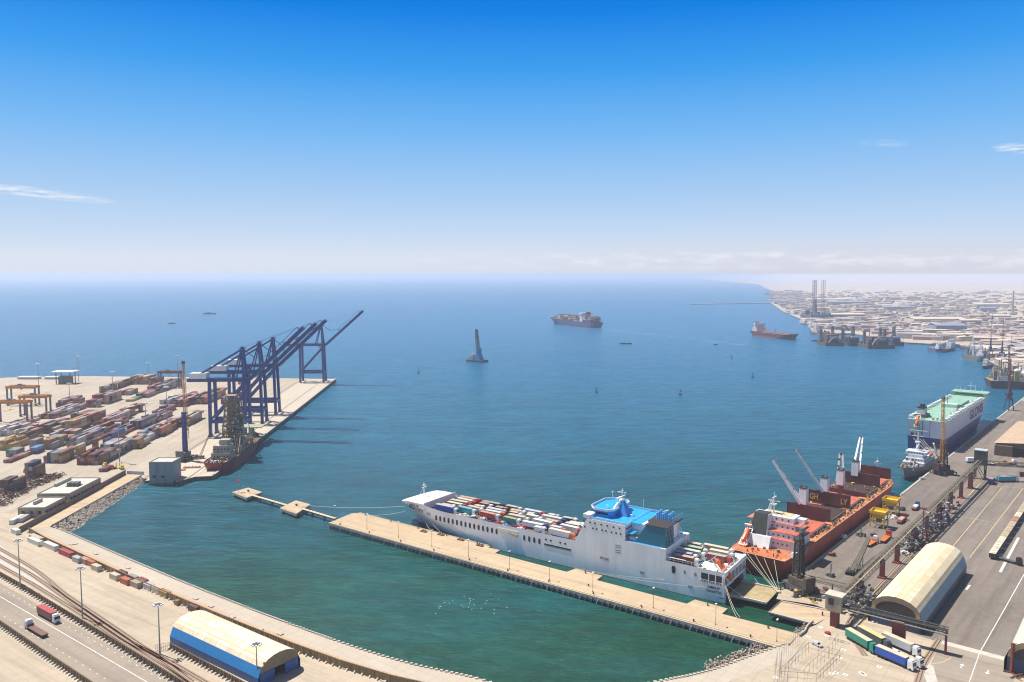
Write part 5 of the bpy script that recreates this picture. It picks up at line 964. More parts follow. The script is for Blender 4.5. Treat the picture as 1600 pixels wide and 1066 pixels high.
# trees of clutter: rope fenders hanging etc. handled with the ships
# ================================================================ SHIPS
def hull(q, L, B, D, levels, bow_rake=8, stern_rake=2, draft=1.5, deck_z=None, md=None, sb0=.62, sb1=.8, p0=1.6, p1=2.6, sheer=None, stern_w=(.6, .96), stern_cut=.08):
    """levels: list of (z_top, material index) going up from the keel line to D"""
    sheer = sheer or (lambda s: 0); N = 26; ss = [(1 - math.cos(math.pi * i / N)) / 2 * .6 + i / N * .4 for i in range(N + 1)]
    def outline(z, full=True):
        t = max(0, min(1, (z + draft) / (D + draft))); x0 = stern_rake * (1 - t); x1 = L - bow_rake * (1 - t); sb = sb0 + (sb1 - sb0) * t; p = p0 + (p1 - p0) * t; out = []
        for s in ss:
            w_ = B / 2
            if s > sb: w_ *= max(.012, (1 - ((s - sb) / (1 - sb)) ** p))
            if s < stern_cut: sw = stern_w[0] + (stern_w[1] - stern_w[0]) * t; w_ *= sw + (1 - sw) * (s / stern_cut) ** .6
            out.append((x0 + (x1 - x0) * s, w_, z + sheer(s) * t))
        return out
    zs = [-draft] + [l[0] for l in levels]; rings = [outline(z) for z in zs]
    for (z, m_), lo, hi in zip(levels, rings, rings[1:]):
        for sg in (1, -1):
            vs = [(x, sg * w_, z2) for x, w_, z2 in lo] + [(x, sg * w_, z2) for x, w_, z2 in hi]; n = N + 1
            q.add(vs, [(i, i + 1, n + i + 1, n + i) for i in range(N)], m_)
        a, b_ = lo[0], hi[0]; q.add([(a[0], -a[1], a[2]), (a[0], a[1], a[2]), (b_[0], b_[1], b_[2]), (b_[0], -b_[1], b_[2])], [(0, 1, 2, 3)], m_)
        a, b_ = lo[-1], hi[-1]; q.add([(a[0], -a[1], a[2]), (a[0], a[1], a[2]), (b_[0], b_[1], b_[2]), (b_[0], -b_[1], b_[2])], [(0, 1, 2, 3)], m_)
    dz_ = D if deck_z is None else deck_z; o = outline(dz_); o = [(x, w_ * .995, z) for x, w_, z in o]
    n = N + 1
    if md is not None: q.add([(x, w_, z) for x, w_, z in o] + [(x, -w_, z) for x, w_, z in o], [(i, i + 1, n + i + 1, n + i) for i in range(N)], md)
    def hw(x, z=dz_):
        oo = outline(z)
        for a, b_ in zip(oo, oo[1:]):
            if a[0] <= x <= b_[0]: f_ = (x - a[0]) / (b_[0] - a[0] + 1e-9); return a[1] + (b_[1] - a[1]) * f_
        return 0
    return hw
def clutter(q, x0, x1, y0, y1, z, n, seed, mm=(0,), smax=1.2, hmax=2.2):
    r2 = random.Random(seed)
    for _ in range(n):
        x, y = r2.uniform(x0, x1), r2.uniform(y0, y1); s_ = r2.uniform(.2, smax); h_ = r2.uniform(.3, hmax); m_ = r2.choice(mm); k_ = r2.random()
        if k_ < .55: q.box(x - s_, x + s_, y - s_ * .7, y + s_ * .7, z, z + h_, m_)
        elif k_ < .8: q.tube((x, y, z), (x, y, z + h_ * 1.3), s_ * .35, n=6, m=m_)
        else: q.bar((x - s_, y, z + h_ * .5), (x + s_, y + s_, z + h_ * .7), .15, m=m_)
def lifeboat(par, c, rot=0.0, tilt=.6, L=9, frame=WHITE):
    t_ = bpy.data.objects.new('lifeboat', None)
    q = MB(); rings = []
    for s, w_, h_ in ((-.5, .3, .5), (-.4, .8, .9), (-.15, 1, 1.1), (.15, 1, 1.15), (.4, .8, 1.0), (.5, .3, .6)):
        rings.append([(s * L, w_ * 1.35 * math.cos(a), .9 + h_ * 1.15 * math.sin(a)) for a in [i * math.pi / 5 for i in range(10)]])
    for A, B_ in zip(rings, rings[1:]): q.add(A + B_, [(i, (i + 1) % 10, 10 + (i + 1) % 10, 10 + i) for i in range(10)])
    q.add(rings[0], [tuple(range(10))]); q.add(rings[-1], [tuple(range(10))])
    o = q.build('lifeboat', mat('lifeboat_orange', (.72, .12, .02), .4, var=.1), par, c); o.rotation_euler = (0, tilt, rot)
    q = MB(); [q.bar((-L * .62, y, -.2), (L * .62, y, -.2), .4, .5) for y in (-1.7, 1.7)]; [q.bar((x, -1.7, -.2), (x, 1.7, -.2), .3) for x in (-L * .6, 0, L * .6)]
    [q.bar((-L * .6, y, 0), (-L * .6, y, 3.0), .35) for y in (-1.7, 1.7)]; q.bar((-L * .6, -1.7, 3), (-L * .6, 1.7, 3), .35)
    o2 = q.build('launch_frame', frame, par, c); o2.rotation_euler = (0, tilt, rot)
# ---------------------------------------------------------------- 1. white ro-ro ship
_yw = math.radians(1.6); du = Vector((-.8056 * math.cos(_yw) - .5925 * math.sin(_yw), .5925 * math.cos(_yw) - .8056 * math.sin(_yw), 0)); dv = Vector((du.y, -du.x, 0)); S0 = Vector((92.2, 336.1, WL)); RB = 28.0
O1 = S0 + dv * RB / 2; R1 = math.atan2(du.y, du.x)          # local y+ faces the pier (near side)
ship = thing('cargo_ship', 'large white ship with bright blue bridge roof and trucks on its open decks', 'ship', O1, R1)
LS = 199.0; DZ = 12.9; DT = 14.1
sh1 = lambda s: 1.7 * max(0, min(1, (s - .82) / .045)) - 4.6 * max(0, (s - .925) / .075) ** 1.2
q = MB(); hw1 = hull(q, LS, RB, DT, [(0.25, 1), (1.1, 0), (5, 0), (9, 0), (DT, 0)], bow_rake=12, stern_rake=0, deck_z=DZ, md=None, sb0=.62, sb1=.90, p0=1.7, p1=3.0, sheer=sh1, stern_w=(.95, .995))
# remove the transom faces (the stern is open): keep only those away from x=0
keep = [i for i, f_ in enumerate(q.f) if not (len(f_) == 4 and all(q.v[k_][0] < .6 for k_ in f_) and abs(q.v[f_[0]][1] - q.v[f_[1]][1]) > 10)]
q.f = [q.f[i] for i in keep]; q.m = [q.m[i] for i in keep]
q.build('hull', [HULLW, mat('boot_top_red', (.22, .03, .03), .5)], ship)
DECKM = mat('ship_deck', (.19, .10, .08), .8, var=.35, scale=.3)
q = MB(); q.box(13, 176, -RB / 2 + .4, RB / 2 - .4, DZ - .6, DZ - .45); q.build('weather_deck', DECKM, ship)
q = MB()                                                     # white forecastle deck over the bow
pts = [(x, max(0, hw1(x, DT)) - .25) for x in (172, 176, 179, 182, 185, 188, 191, 193.5, 195.5, 197.3, 198.6)]
for (x0, w0), (x1, w1_) in zip(pts, pts[1:]): q.add([(x0, -w0, DT + sh1(x0 / LS) - .1), (x0, w0, DT + sh1(x0 / LS) - .1), (x1, w1_, DT + sh1(x1 / LS) - .1), (x1, -w1_, DT + sh1(x1 / LS) - .1)], [(0, 1, 2, 3)])
q.box(171.6, 172, -pts[0][1], pts[0][1], DZ - .5, DT + 2.5); q.build('forecastle_deck', WHITE, ship)
q = MB(); q.tube((183, 1, DT + 2.3), (183, 1, DT + 10), .35, .15); q.bar((183, -1.5, DT + 7), (183, 3, DT + 7), .3); q.box(182.5, 183.5, .2, 1.8, DT + 8, DT + 8.4); q.bar((186, 1, DT + 2.3), (183, 1, DT + 7.5), .12); q.build('fore_mast', WHITE, ship)
# superstructure
q = MB(); Y = RB / 2 - .02
q.hexa([(27.5, -Y, DZ), (75.5, -Y, DZ), (75.5, Y, DZ), (27.5, Y, DZ)], [(27.5, -Y, 19.2), (72.2, -Y, 19.2), (72.2, Y, 19.2), (27.5, Y, 19.2)])
q.hexa([(48, -Y, 19.2), (72.2, -Y, 19.2), (72.2, Y, 19.2), (48, Y, 19.2)], [(48, -Y, 26.4), (68.3, -Y, 26.4), (68.3, Y, 26.4), (48, Y, 26.4)]); q.build('superstructure', HULLW, ship)
q = MB(); q.box(48.2, 68.8, -Y + .2, Y - .2, 26.4, 26.55); q.box(43, 48, -Y + 1, Y - 6, 26.3, 26.5); q.box(30.5, 47.9, -Y + .2, Y - .2, 19.25, 19.4); q.build('blue_roof_deck', BLUE, ship)
q = MB(); q.box(30.2, 47.95, -Y + 7, Y - 7, 19.4, 26.3); q.build('deckhouse', HULLW, ship)
q = MB()
for y, x0, x1 in ((Y - .3, 48, 69), (-Y + .3, 43, 69)): q.box(x0, x1, y - .1, y + .1, 26.5, 27.5)
q.box(68.6, 68.9, -Y + .3, Y - .3, 26.5, 27.5); q.rail([(47.9, Y - .3, 26.5), (47.9, -Y + .3, 26.5)], 1.1, 2, .08); q.build('roof_bulwark', mat('pale_blue_white', (.45, .66, .80), .5), ship)
# aft face: windows, lower blue gallery, rescue boat
q = MB(); q.box(44.5, 47.9, Y - 13, Y - .6, 22.6, 22.8); q.build('blue_gallery', BLUE, ship)
q = MB()
for i in range(8): yy = Y - 1.5 - i * 1.6; q.box(47.8, 47.96, yy - .4, yy + .4, 24, 25)
for i in range(8): yy = Y - 1.5 - i * 1.6; q.box(47.8, 47.96, yy - .4, yy + .4, 20.4, 21.6)
q.build('aft_window_row', GLASS, ship)
q = MB(); q.hexa([(42, Y - 4.5, 19.4), (46.5, Y - 4.5, 19.4), (46.5, Y - 2.3, 19.4), (42, Y - 2.3, 19.4)], [(41, Y - 4.5, 20.8), (47, Y - 4.5, 20.8), (47, Y - 2.3, 20.8), (41, Y - 2.3, 20.8)]); q.build('rescue_boat', WHITE, ship)
# bridge house
q = MB(); oc = [(58, -9), (60, -11.5), (67, -11.5), (70, -8), (70, 5), (67, 8.5), (60, 8.5), (58, 6)]; q.prism(oc, 26.5, 29.6, 0); q.build('wheelhouse', mat('wheelhouse_blue', (.02, .30, .66), .4), ship)
q = MB(); oc2 = [(64 + (x - 64) * 1.09, -1.5 + (y + 1.5) * 1.07) for x, y in oc]; q.prism(oc2, 29.6, 29.8, 0); [q.bar((*a, 30.3), (*b_, 30.3), .25, 1.0, m=1) for a, b_ in zip(oc2, oc2[1:] + oc2[:1])]; q.build('wheelhouse_roof', [BLUE, WHITE], ship)
q = MB(); 
for a, b_ in zip(oc[2:6], oc[3:7]): q.bar((*[(a[0] - 64) * 1.01 + 64, (a[1] + 1.5) * 1.01 - 1.5], 28.3), (*[(b_[0] - 64) * 1.01 + 64, (b_[1] + 1.5) * 1.01 - 1.5], 28.3), .12, 1.1)
q.box(60, 67, 8.5, 8.62, 27.8, 28.8); q.build('bridge_windows', GLASS, ship)
for sg in (-1, 1): q = MB(); q.box(66.5, 70.5, sg * 8 if sg > 0 else -Y, Y if sg > 0 else sg * 11, 26.5, 28.2); q.build('bridge_wing', WHITE, ship)
# mast
q = MB(); q.hexa([(52.5, -3.6, 26.5), (59.5, -3.6, 26.5), (59.5, 2.4, 26.5), (52.5, 2.4, 26.5)], [(56, -1.6, 33.5), (58, -1.6, 33.5), (58, 0, 33.5), (56, 0, 33.5)]); q.build('mast_base', mat('mast_blue', (.02, .24, .60), .5, var=.35, scale=1.5), ship)
q = MB(); q.bar((61, 4.2, 26.6), (57.5, -.2, 33.6), 1.3); q.tube((57, -.8, 33.5), (57, -.8, 39.5), .35, .15); q.bar((57, -3.8, 35.4), (57, 2.2, 35.4), .45); q.bar((55, -.8, 37.4), (59.6, -.8, 37.4), .4); q.bar((57, -2, 38.3), (57, .6, 38.3), .3); q.bar((59, -3, 34.4), (59, 1, 34.4), .9, .5); q.box(56, 58.5, -1.9, .3, 33.5, 34); q.build('radar_mast', WHITE, ship)
q = MB(); q.tube((65, -6, 29.8), (65, -6, 35), .12); q.tube((65, -6, 35), (65, -6, 35.6), .4); q.tube((69, 6, 29.8), (69, 6, 32), .15); q.tube((50, -10, 26.5), (50, -10, 33), .12); q.tube((44, -11, 26.5), (38, -13, 29), .15); [q.tube((62 + i, 4 - i, 29.8), (62 + i, 4 - i, 31), .3) for i in range(3)]; q.tube((49.5, 4, 26.5), (49.5, 4, 28.6), .12); q.box(49, 50, 3.5, 4.5, 28.4, 29); q.build('antenna', WHITE, ship)
# funnel
q = MB(); q.hexa([(28.2, Y - 11, 19.4), (43.5, Y - 11, 19.4), (43.5, Y - .8, 19.4), (28.2, Y - .8, 19.4)], [(28.2, Y - 10, 28.2), (37.8, Y - 10, 28.2), (37.8, Y - 1.2, 28.2), (28.2, Y - 1.2, 28.2)]); q.build('funnel_casing', TEAL, ship)
q = MB(); q.box(27.4, 38.4, Y - 12, Y - .9, 28.2, 28.5); q.box(29.6, 42, -Y + 3, Y - 12, 26.4, 26.9); q.build('funnel_platform', mat('dark_soot', (.035, .025, .03), .9), ship)
q = MB(); [q.tube((32 + (i % 3) * 3.0, Y - 13.5 - (i // 3) * 2.4, 26.9), (32 + (i % 3) * 3.0, Y - 13.5 - (i // 3) * 2.4, 31.2), .6, n=8) for i in range(9)]; q.rail([(30, -Y + 3, 26.9), (30, Y - 12, 26.9), (30, Y - 12, 26.9)], 2.6, 1.5, .12); q.build('exhaust_pipe', mat('exhaust_blue', (.10, .42, .75), .5), ship)
q = MB(); [q.box(27.9, 28.15, Y - 9 + i * 1.0, Y - 8.6 + i * 1.0, 20 + (i % 3) * 2.4, 21.8 + (i % 3) * 2.4) for i in range(8)]; q.build('louvre', DGREY, ship)
q = MB(); q.bar((29, -6, 19.4), (24, -6, DZ), .5); q.bar((29.6, -6, 25), (29.6, -6, 19.4), .5); q.bar((29.6, -6, 25), (24, -6, DZ), .4); q.build('deck_davit', WHITE, ship)
# side openings on the near side
def oval(x, z, w_, h_, nm='side_opening', m_=None):
    y = hw1(x, z) + .04; q = MB(); n = 12; q.add([(x + w_ / 2 * math.copysign(abs(math.cos(a)) ** .6, math.cos(a)), y, z + h_ / 2 * math.copysign(abs(math.sin(a)) ** .8, math.sin(a))) for a in [i * 2 * math.pi / n for i in range(n)]], [tuple(range(n))]); q.add([(v_[0], v_[1] - .3, v_[2]) for v_ in q.v[:n]], [tuple(range(n))[::-1]])
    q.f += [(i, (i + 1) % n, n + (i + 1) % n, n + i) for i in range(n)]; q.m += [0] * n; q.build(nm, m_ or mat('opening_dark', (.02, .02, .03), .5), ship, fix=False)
for i in range(15): oval(163 - i * 2.93, 9.8, 1.45, 3.0)
for i in range(4): oval(104.6 - i * 3.05, 9.7, 1.4, 2.9)
for x in (91.5, 88.8, 83.2, 80.4): oval(x, 11.4, 1.2, 1.0)
oval(23.5, 10.6, 2.0, 3.6); 
for x in (18.2, 13.2): oval(x, 10.6, 1.2, 1.8, 'side_vent', mat('vent_grey', (.30, .30, .33), .6))
for x, z in ((186, 11.6), (183.6, 11.5), (181.2, 11.4)): oval(x, z, 1.2, 1.1)
for x in (189, 191): oval(x, 11.8, .8, .7)
VG = mat('vent_grey', (.30, .30, .33))
for i in range(6): oval(179.2 - i * 1.15, 11.2, .6, 2.1, 'side_vent', VG)
for x in (169.6, 168): oval(x, 10.9, .9, 1.5, 'side_vent', VG)
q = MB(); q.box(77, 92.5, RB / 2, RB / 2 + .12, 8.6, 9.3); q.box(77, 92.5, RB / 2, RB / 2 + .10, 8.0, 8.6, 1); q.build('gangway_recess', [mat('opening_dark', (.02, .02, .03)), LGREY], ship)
q = MB(); q.box(108, 121, RB / 2, RB / 2 + .25, 11.8, 12.1); q.bar((120, RB / 2 + .3, 11.8), (109.5, RB / 2 + .3, 9.2), .5, .3); q.bar((115, RB / 2 + .3, 11.8), (109, RB / 2 + .3, 10.2), .4, .3); q.box(108.6, 110, RB / 2, RB / 2 + .4, 9, 10.4); q.build('gangway', CREAM, ship)
for x, z in ((51.5, 15.6), (51.5, 13.2)):
    for k_ in range(2): q = MB(); q.box(x - 1.4, x + 1.4, RB / 2 - .01, RB / 2 + .05, z - .2 + k_ * 1.0 - .4, z + .3 + k_ * 1.0 - .4); q.build('side_vent', VG, ship)
for x, z in ((57.5, 8.4), (60, 8.6), (39, 5.8), (15.5, 4.6)): q = MB(); q.box(x - 1.1, x + 1.1, RB / 2 - .01, RB / 2 + .05, z - .6, z + .6); q.build('side_vent', VG, ship)
for z, xs in ((24.6, (70.0, 66.5, 64.0, 60.5, 57.3, 54.0, 50.8)), (22.0, (72, 69.5, 65, 63, 60, 58, 55, 52.6, 50.2))):
    for x in xs: q = MB(); q.box(x - .42, x + .42, RB / 2 - .05, RB / 2 + .05, z - .38, z + .38); q.build('window', GLASS, ship)
# lettering
TXT = mat('letter_dark', (.07, .07, .10), .6)
q = MB(); q.text('LIEKUT', 2.0, (180, hw1(182, 13.2) + .5, 13.0), (-1, -.03, 0), (0, 0, 1), squash=1.3, bold=.03); q.build('lettering', TXT, ship)
q = MB(); q.text('LIEKUT', 1.35, (4.6, RB / 2 + .06, 6.0), (-1, 0, 0), (0, 0, 1), squash=1.25, bold=.03); q.text('VALLETTA', 1.25, (4.6, RB / 2 + .06, 4.3), (-1, 0, 0), (0, 0, 1), squash=1.15, bold=.03); q.build('lettering', TXT, ship)
# stern: open garage, mooring deck, upper frame
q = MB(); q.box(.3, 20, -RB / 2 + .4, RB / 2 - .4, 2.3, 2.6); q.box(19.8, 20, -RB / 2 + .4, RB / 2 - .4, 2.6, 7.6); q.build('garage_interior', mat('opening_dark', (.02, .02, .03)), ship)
q = MB(); q.box(.0, 14, -RB / 2 + .3, RB / 2 - .3, 7.5, 7.9); q.box(-.15, .2, -RB / 2, RB / 2, 7.0, 8.1); q.box(-.15, .1, -RB / 2 + .05, -RB / 2 + 3, 0, 7.0); q.box(-.15, .1, RB / 2 - 2.6, RB / 2, 0, 7.0); q.build('stern_frame', HULLW, ship)
q = MB(); q.box(-.25, 13.5, -RB / 2 + .1, RB / 2 - .1, 12.3, 12.95); q.box(-.4, .3, -RB / 2, RB / 2, 12.2, 14.2); [q.box(-.1, .3, -RB / 2 + i * 4.6, -RB / 2 + i * 4.6 + .45, 7.9, 12.3) for i in range(7)]; q.build('upper_stern_deck', HULLW, ship)
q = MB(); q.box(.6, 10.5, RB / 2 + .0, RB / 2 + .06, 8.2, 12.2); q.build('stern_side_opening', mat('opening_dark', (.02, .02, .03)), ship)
q = MB(); [q.box(x - .2, x + .2, RB / 2 + .02, RB / 2 + .2, 8.2, 12.2) for x in (.8, 3.9, 7)]; q.rail([(.4, RB / 2 + .12, 8.0), (11, RB / 2 + .12, 8.0)], 1.2, .8, .12); q.build('stern_frame_post', HULLW, ship)
q = MB(); q.rail([(30, RB / 2 - .2, DT), (13, RB / 2 - .2, DT)], 1.6, 2, .12); q.rail([(12, RB / 2 - .2, DT), (1, RB / 2 - .2, DT), (0, -RB / 2 + .2, DT)], 1.2, 1.6, .1); q.bar((28, RB / 2 - .4, DT + 1.7), (18, RB / 2 - .4, DT + 1.7), .5, .2); q.build('stern_railing', WHITE, ship)
lifeboat(ship, (2.6, 9.2, 13.4), math.pi, .8, 10.5)
q = MB(); q.hexa([(.2, -9.5, 2.0), (-17, -9.5, 2.6), (-17, 9.5, 2.6), (.2, 9.5, 2.0)][::1], [(.2, -9.5, 2.5), (-17, -9.5, 3.1), (-17, 9.5, 3.1), (.2, 9.5, 2.5)]); q.build('stern_ramp', mat('ramp_ochre', (.36, .28, .15), .8, var=.3, scale=.3), ship)
q = MB(); [q.box(-17, .2, y - .3, y + .3, 2.6, 3.5) for y in (-9.3, 9.3)]; q.build('ramp_kerb', mat('ramp_pale', (.55, .5, .4), .8), ship)
q = MB(); q.bar((-.1, -13.5, 9), (-.1, -9, .3), .5, .5); q.bar((-.1, 13.0, 9), (-8, 9.6, 3), .2); q.bar((-.1, -13.0, 9), (-8, -9.6, 3), .2); q.build('ramp_stay', LGREY, ship)
clut = MB(); clutter(clut, 1, 12, -12, 12, 12.96, 26, 4, (0, 1, 2), .8, 1.2); clut.build('deck_gear', [MACH, WHITE, mat('gear_olive', (.16, .18, .06), .8)], ship)
# ---- cargo on the open decks, each a thing of its own
def S1(x, y, z): return O1 + du * x + Vector((-du.y, du.x, 0)) * y + Vector((0, 0, z))
ZD = DZ - .43
lab_used = {}; r3 = random.Random(21)
rowsy = {'pier side row': 10.6, 'second pier side row': 6.6, 'middle row': 2.4, 'row past the middle': -1.9, 'second sea side row': -6.2, 'sea side row': -10.8}
OV = {('pier side row', 0): ('blue', 'white', 12.5), ('second pier side row', 0): ('rust red', 'white', 7), ('second pier side row', 1): ('teal', 'white', 11), ('second pier side row', 2): ('red', 'white', 11), ('second pier side row', 3): ('green', 'white', 9), ('middle row', 0): ('tan', 'red', 11), ('middle row', 1): ('pale green', 'white', 8), ('row past the middle', 0): ('cream', 'red', 12), ('sea side row', 0): ('orange', 'red', 12), ('second sea side row', 0): ('white', 'red', 12)}
fwd = {rn: [] for rn in rowsy}
rc_ = random.Random(4)
for rn in rowsy:
    x = 169.0 - rc_.uniform(0, 3); k_ = 0
    while x > 86:
        if rn == 'pier side row' and 104 < x < 153: x = 103.0
        c1, c2, L = OV.get((rn, k_), (rc_.choice(['cream', 'white', 'tan', 'cream', 'white', 'grey', 'silver', 'dark blue', 'light blue', 'dark grey', 'tan', 'rust red', 'cream', 'white']), rc_.choice(['white', 'white', 'white', 'red', 'silver', 'dark blue', 'orange']), rc_.choice([4.5, 5.5, 6.5, 8, 11, 12.5, 12.5])))
        if x - L - 3 < 76.5: break
        fwd[rn].append((x - L / 2 - 2.8, c1, c2, L)); x -= L + 3.1 + rc_.uniform(.5, 1.6); k_ += 1
for rn, lst in fwd.items():
    for k_, (x, c1, c2, L) in enumerate(lst):
        y = rowsy[rn] + r3.uniform(-.35, .35); p = S1(x + r3.uniform(-.2, .2), y, ZD); jit = r3.uniform(-.05, .05); nm = '%s in the %s of the fore deck'
        if L == 0: car(c1, ('%s dome covered car ' % c1) + 'in the %s of the fore deck' % rn if c1 == 'yellow' else '%s car in the %s of the fore deck' % (c1, rn), p, R1 + .2, 'vehicles on the open decks of the white ship').scale = (1.9, 1.9, 1.9) if c1 == 'yellow' else (1.2, 1.2, 1.2); continue
        if c2 is None:
            o = container(c1, 12.19, p, R1, '%s container without wheels in the %s of the fore deck' % (c1, rn), 'vehicles on the open decks of the white ship'); continue
        rc = r3.choice(('cream', 'tan', 'grey', 'cream', 'silver', 'tan')); rf = vmat('roof %s %s' % (c1, rc), tuple(min(.8, v_ * .35 + w_ * .65) for v_, w_ in zip(PC[c1], PC[rc]))); L = L * r3.uniform(.92, 1.0)
        put(truck(c1, c2, L=L, roof=rf, wheels=False, h=r3.uniform(2.2, 2.9)), p, R1 + math.pi + jit, '%s truck, %s cab, %s from the bow in the %s' % (c1, c2, ORD[k_], rn), 'vehicles on the open decks of the white ship')
aft = [(24, -9.5, 'tan', 'white', 9), (12.5, -9.8, 'tan', 'white', 12), (23, -4.5, 'green', 'white', 12), (9, -4.5, 'cream', 'white', 9), (22, .5, 'pale green', 'white', 12), (8, 1.0, 'maroon', 'red', 9), (22, 5.2, 'blue', 'white', 8), (20, 9.6, 'rust red', 'white', 9)]
for k_, (x, y, c1, c2, L) in enumerate(aft):
    rf = vmat('roof ' + c1, tuple(min(.8, v_ * .4 + w_ * .6) for v_, w_ in zip(PC[c1], PC['cream'])))
    put(truck(c1, c2, L=L, roof=rf, wheels=False), S1(x, y, ZD if x > 14 else 12.96), R1 + math.pi, '%s box truck with %s cab on the stern deck behind the teal funnel%s' % (c1, c2, ', outer side' if k_ in (1,) else ''), 'vehicles on the open decks of the white ship')
r3 = random.Random(21); cc = ['white', 'silver', 'black', 'grey', 'dark blue', 'red', 'light blue', 'maroon', 'white', 'cream']
gi = 0
for x, y in [(148.5 - i * 5.1 + (i % 3) * .5, 11.4 - (i % 2) * .7) for i in range(9)] + [(147 - i * 6.3, 8.9) for i in range(7)] + [(15.5, 5), (14.5, 9), (15.5, .6), (15, -4.5), (3.5, 3.4), (3.2, -1.6), (2.8, -6)]:
    c_ = cc[gi % len(cc)]; side_ = 'pier side edge' if y > 8.3 else 'middle' if y > -3 else 'sea side'
    car(c_, '%s car, %s of the %s deck, %s from the bow' % ({'dark blue': 'navy', 'light blue': 'azure'}.get(c_, c_), side_, 'fore' if x > 60 else 'stern', ORD[min(19, gi)] if gi < 20 else 'near last'), S1(x, y, ZD if x > 13.6 else 12.96), R1 + r3.uniform(-.12, .12), 'cars on the open decks of the white ship'); gi += 1
# mooring lines
def rope(p, q_, label, sag=1.2, r=.09, group='mooring lines'):
    p, q_ = Vector(p), Vector(q_); mb = MB(); n = 9; prev = p
    for i in range(1, n + 1): t = i / n; c = p.lerp(q_, t) - Vector((0, 0, sag * 4 * t * (1 - t))); mb.tube(prev, c, r, n=4); prev = c
    tag(mb.build('mooring_line', ROPE), label, 'rope', group)
rope(S1(182, 6, 12), G(462, 788, .8), 'long pale mooring line from the white bow to the square platform', 2)
rope(S1(182, 5, 11), PI_.w(10, 19.6, .6), 'mooring line from the white bow down to the pier tip', 1.5)
rope(S1(178, 9, 9), PI_.w(58, 19.4, .6), 'mooring line from the bow flare back to the pier edge', 1.5)
rope(S1(174, 10, 9), PI_.w(66, 19.4, .6), 'second mooring line from the bow flare back to the pier edge', 1)
rope(S1(.3, 13, 9.5), PI_.w(233, 10.5, .8), 'mooring line from the stern corner to the pier near its shore end', 1.5)
rope(S1(.3, 12, 9.3), PI_.w(234, 11.5, .8), 'second mooring line from the stern corner to the pier shore end', 2.2)
rope(S1(28, 14.1, 5), PI_.w(152, 19, .6), 'slack line along the white hull to the first fender head', .8, .06)
rope(S1(8, 14.1, 6), PI_.w(160, 19, .6), 'second slack line along the white hull to the first fender head', .8, .06)
# ---------------------------------------------------------------- 2. red bulk carrier (local x = e along the quay, y+ = seaward)
RO = RQ.w(14, 17.5, WL); bulk = thing('bulk_carrier', 'rusty red bulk carrier with four white deck cranes moored at the cargo quay', 'ship', RO, RQ.ang)
LB, BB, DB = 200.0, 30.0, 10.6
shb = lambda s: 1.6 * max(0, (s - .9) / .1)
q = MB(); hwb = hull(q, LB, BB, DB, [(1.2, 0), (5, 0), (DB, 0)], bow_rake=7, stern_rake=5, deck_z=DB - .05, md=1, sb0=.8, sb1=.88, p0=1.7, p1=2.2, sheer=shb, stern_w=(.55, .9), stern_cut=.10)
q.build('hull', [mat('hull_red', (.40, .05, .022), .5, var=.3, scale=.12, streak=True), mat('deck_tan_red', (.50, .22, .11), .8, var=.4, scale=.15)], bulk)
q = MB(); 
for sg in (-1, 1): q.rail([(x, sg * (hwb(x) - .3), DB + (1.6 * max(0, (x / LB - .9) / .1) if x > 180 else 0)) for x in (2, 10, 20, 60, 100, 140, 176, 186, 194, 198)], 1.1, 3.2, .07)
q.build('railing', mat('rail_red', (.35, .06, .04), .6), bulk)
q = MB(); q.box(1.5, 14, -11.5, 11.5, DB, DB + .06, 0); clutter(q, 2, 12, -10, 10, DB, 30, 9, (1, 2, 0), .8, 1.4); q.build('poop_deck_gear', [mat('poop_orange', (.52, .15, .05), .7, var=.4), MACH, OXIDE], bulk)
BW2 = mat('house_white', (.70, .70, .70), .55, var=.18, scale=.3, streak=True)
q = MB(); q.box(15, 36, -12.5, 12.5, DB, DB + 4.6); q.box(17, 35, -11, 11, DB + 4.6, DB + 7.6); q.box(22, 34, -10, 10, DB + 7.6, DB + 10.4); q.box(24, 33, -8.5, 8.5, DB + 10.4, DB + 13.2); q.build('deckhouse', BW2, bulk)
q = MB(); q.box(14.6, 36.4, -13, 13, DB + 4.6, DB + 4.75); q.box(16.8, 35.2, -12.8, 12.8, DB + 7.6, DB + 7.75); q.box(21.8, 34.2, -14.4, 14.4, DB + 10.4, DB + 10.55); q.build('deck_level', DECKR, bulk)
q = MB(); q.box(26, 32.5, -6, 6, DB + 13.2, DB + 13.4); q.build('bridge_top', mat('bridge_top_cream', (.58, .46, .27), .8), bulk)
q = MB()
for sg in (-1, 1): q.box(28, 32, sg * 10 - 2.5, sg * 10 + 2.5, DB + 10.5, DB + 12.6)
for z in (4.75, 7.75, 10.55): q.rail([(15.5 + z * .6, -12.2, DB + z), (15.5 + z * .6, 12.2, DB + z), (35, 12.2, DB + z)], 1.1, 1.8, .07); q.rail([(15.5 + z * .6, -12.2, DB + z), (35, -12.2, DB + z)], 1.1, 1.8, .07)
q.build('bridge_wing', BW2, bulk)
for z, x_, n_ in ((2.6, 14.98, 9), (6.1, 16.98, 8), (9.0, 21.98, 8), (11.9, 23.98, 7)):
    for i in range(n_):
        yy = -9 + i * 18 / (n_ - 1); 
        if abs(yy) > 8.2 and z > 11: continue
        w_ = MB(); w_.box(x_ - .04, x_ + .06, yy - .4, yy + .4, DB + z - .4, DB + z + .4); w_.build('window', GLASS, bulk)
for z, y_, x0 in ((2.6, -12.52, 17), (6.1, -11.02, 19), (9.0, -10.02, 24)):
    for i in range(5): w_ = MB(); w_.box(x0 + i * 2.4 - .4, x0 + i * 2.4 + .4, y_ - .04, y_ + .06, DB + z - .4, DB + z + .4); w_.build('window', GLASS, bulk)
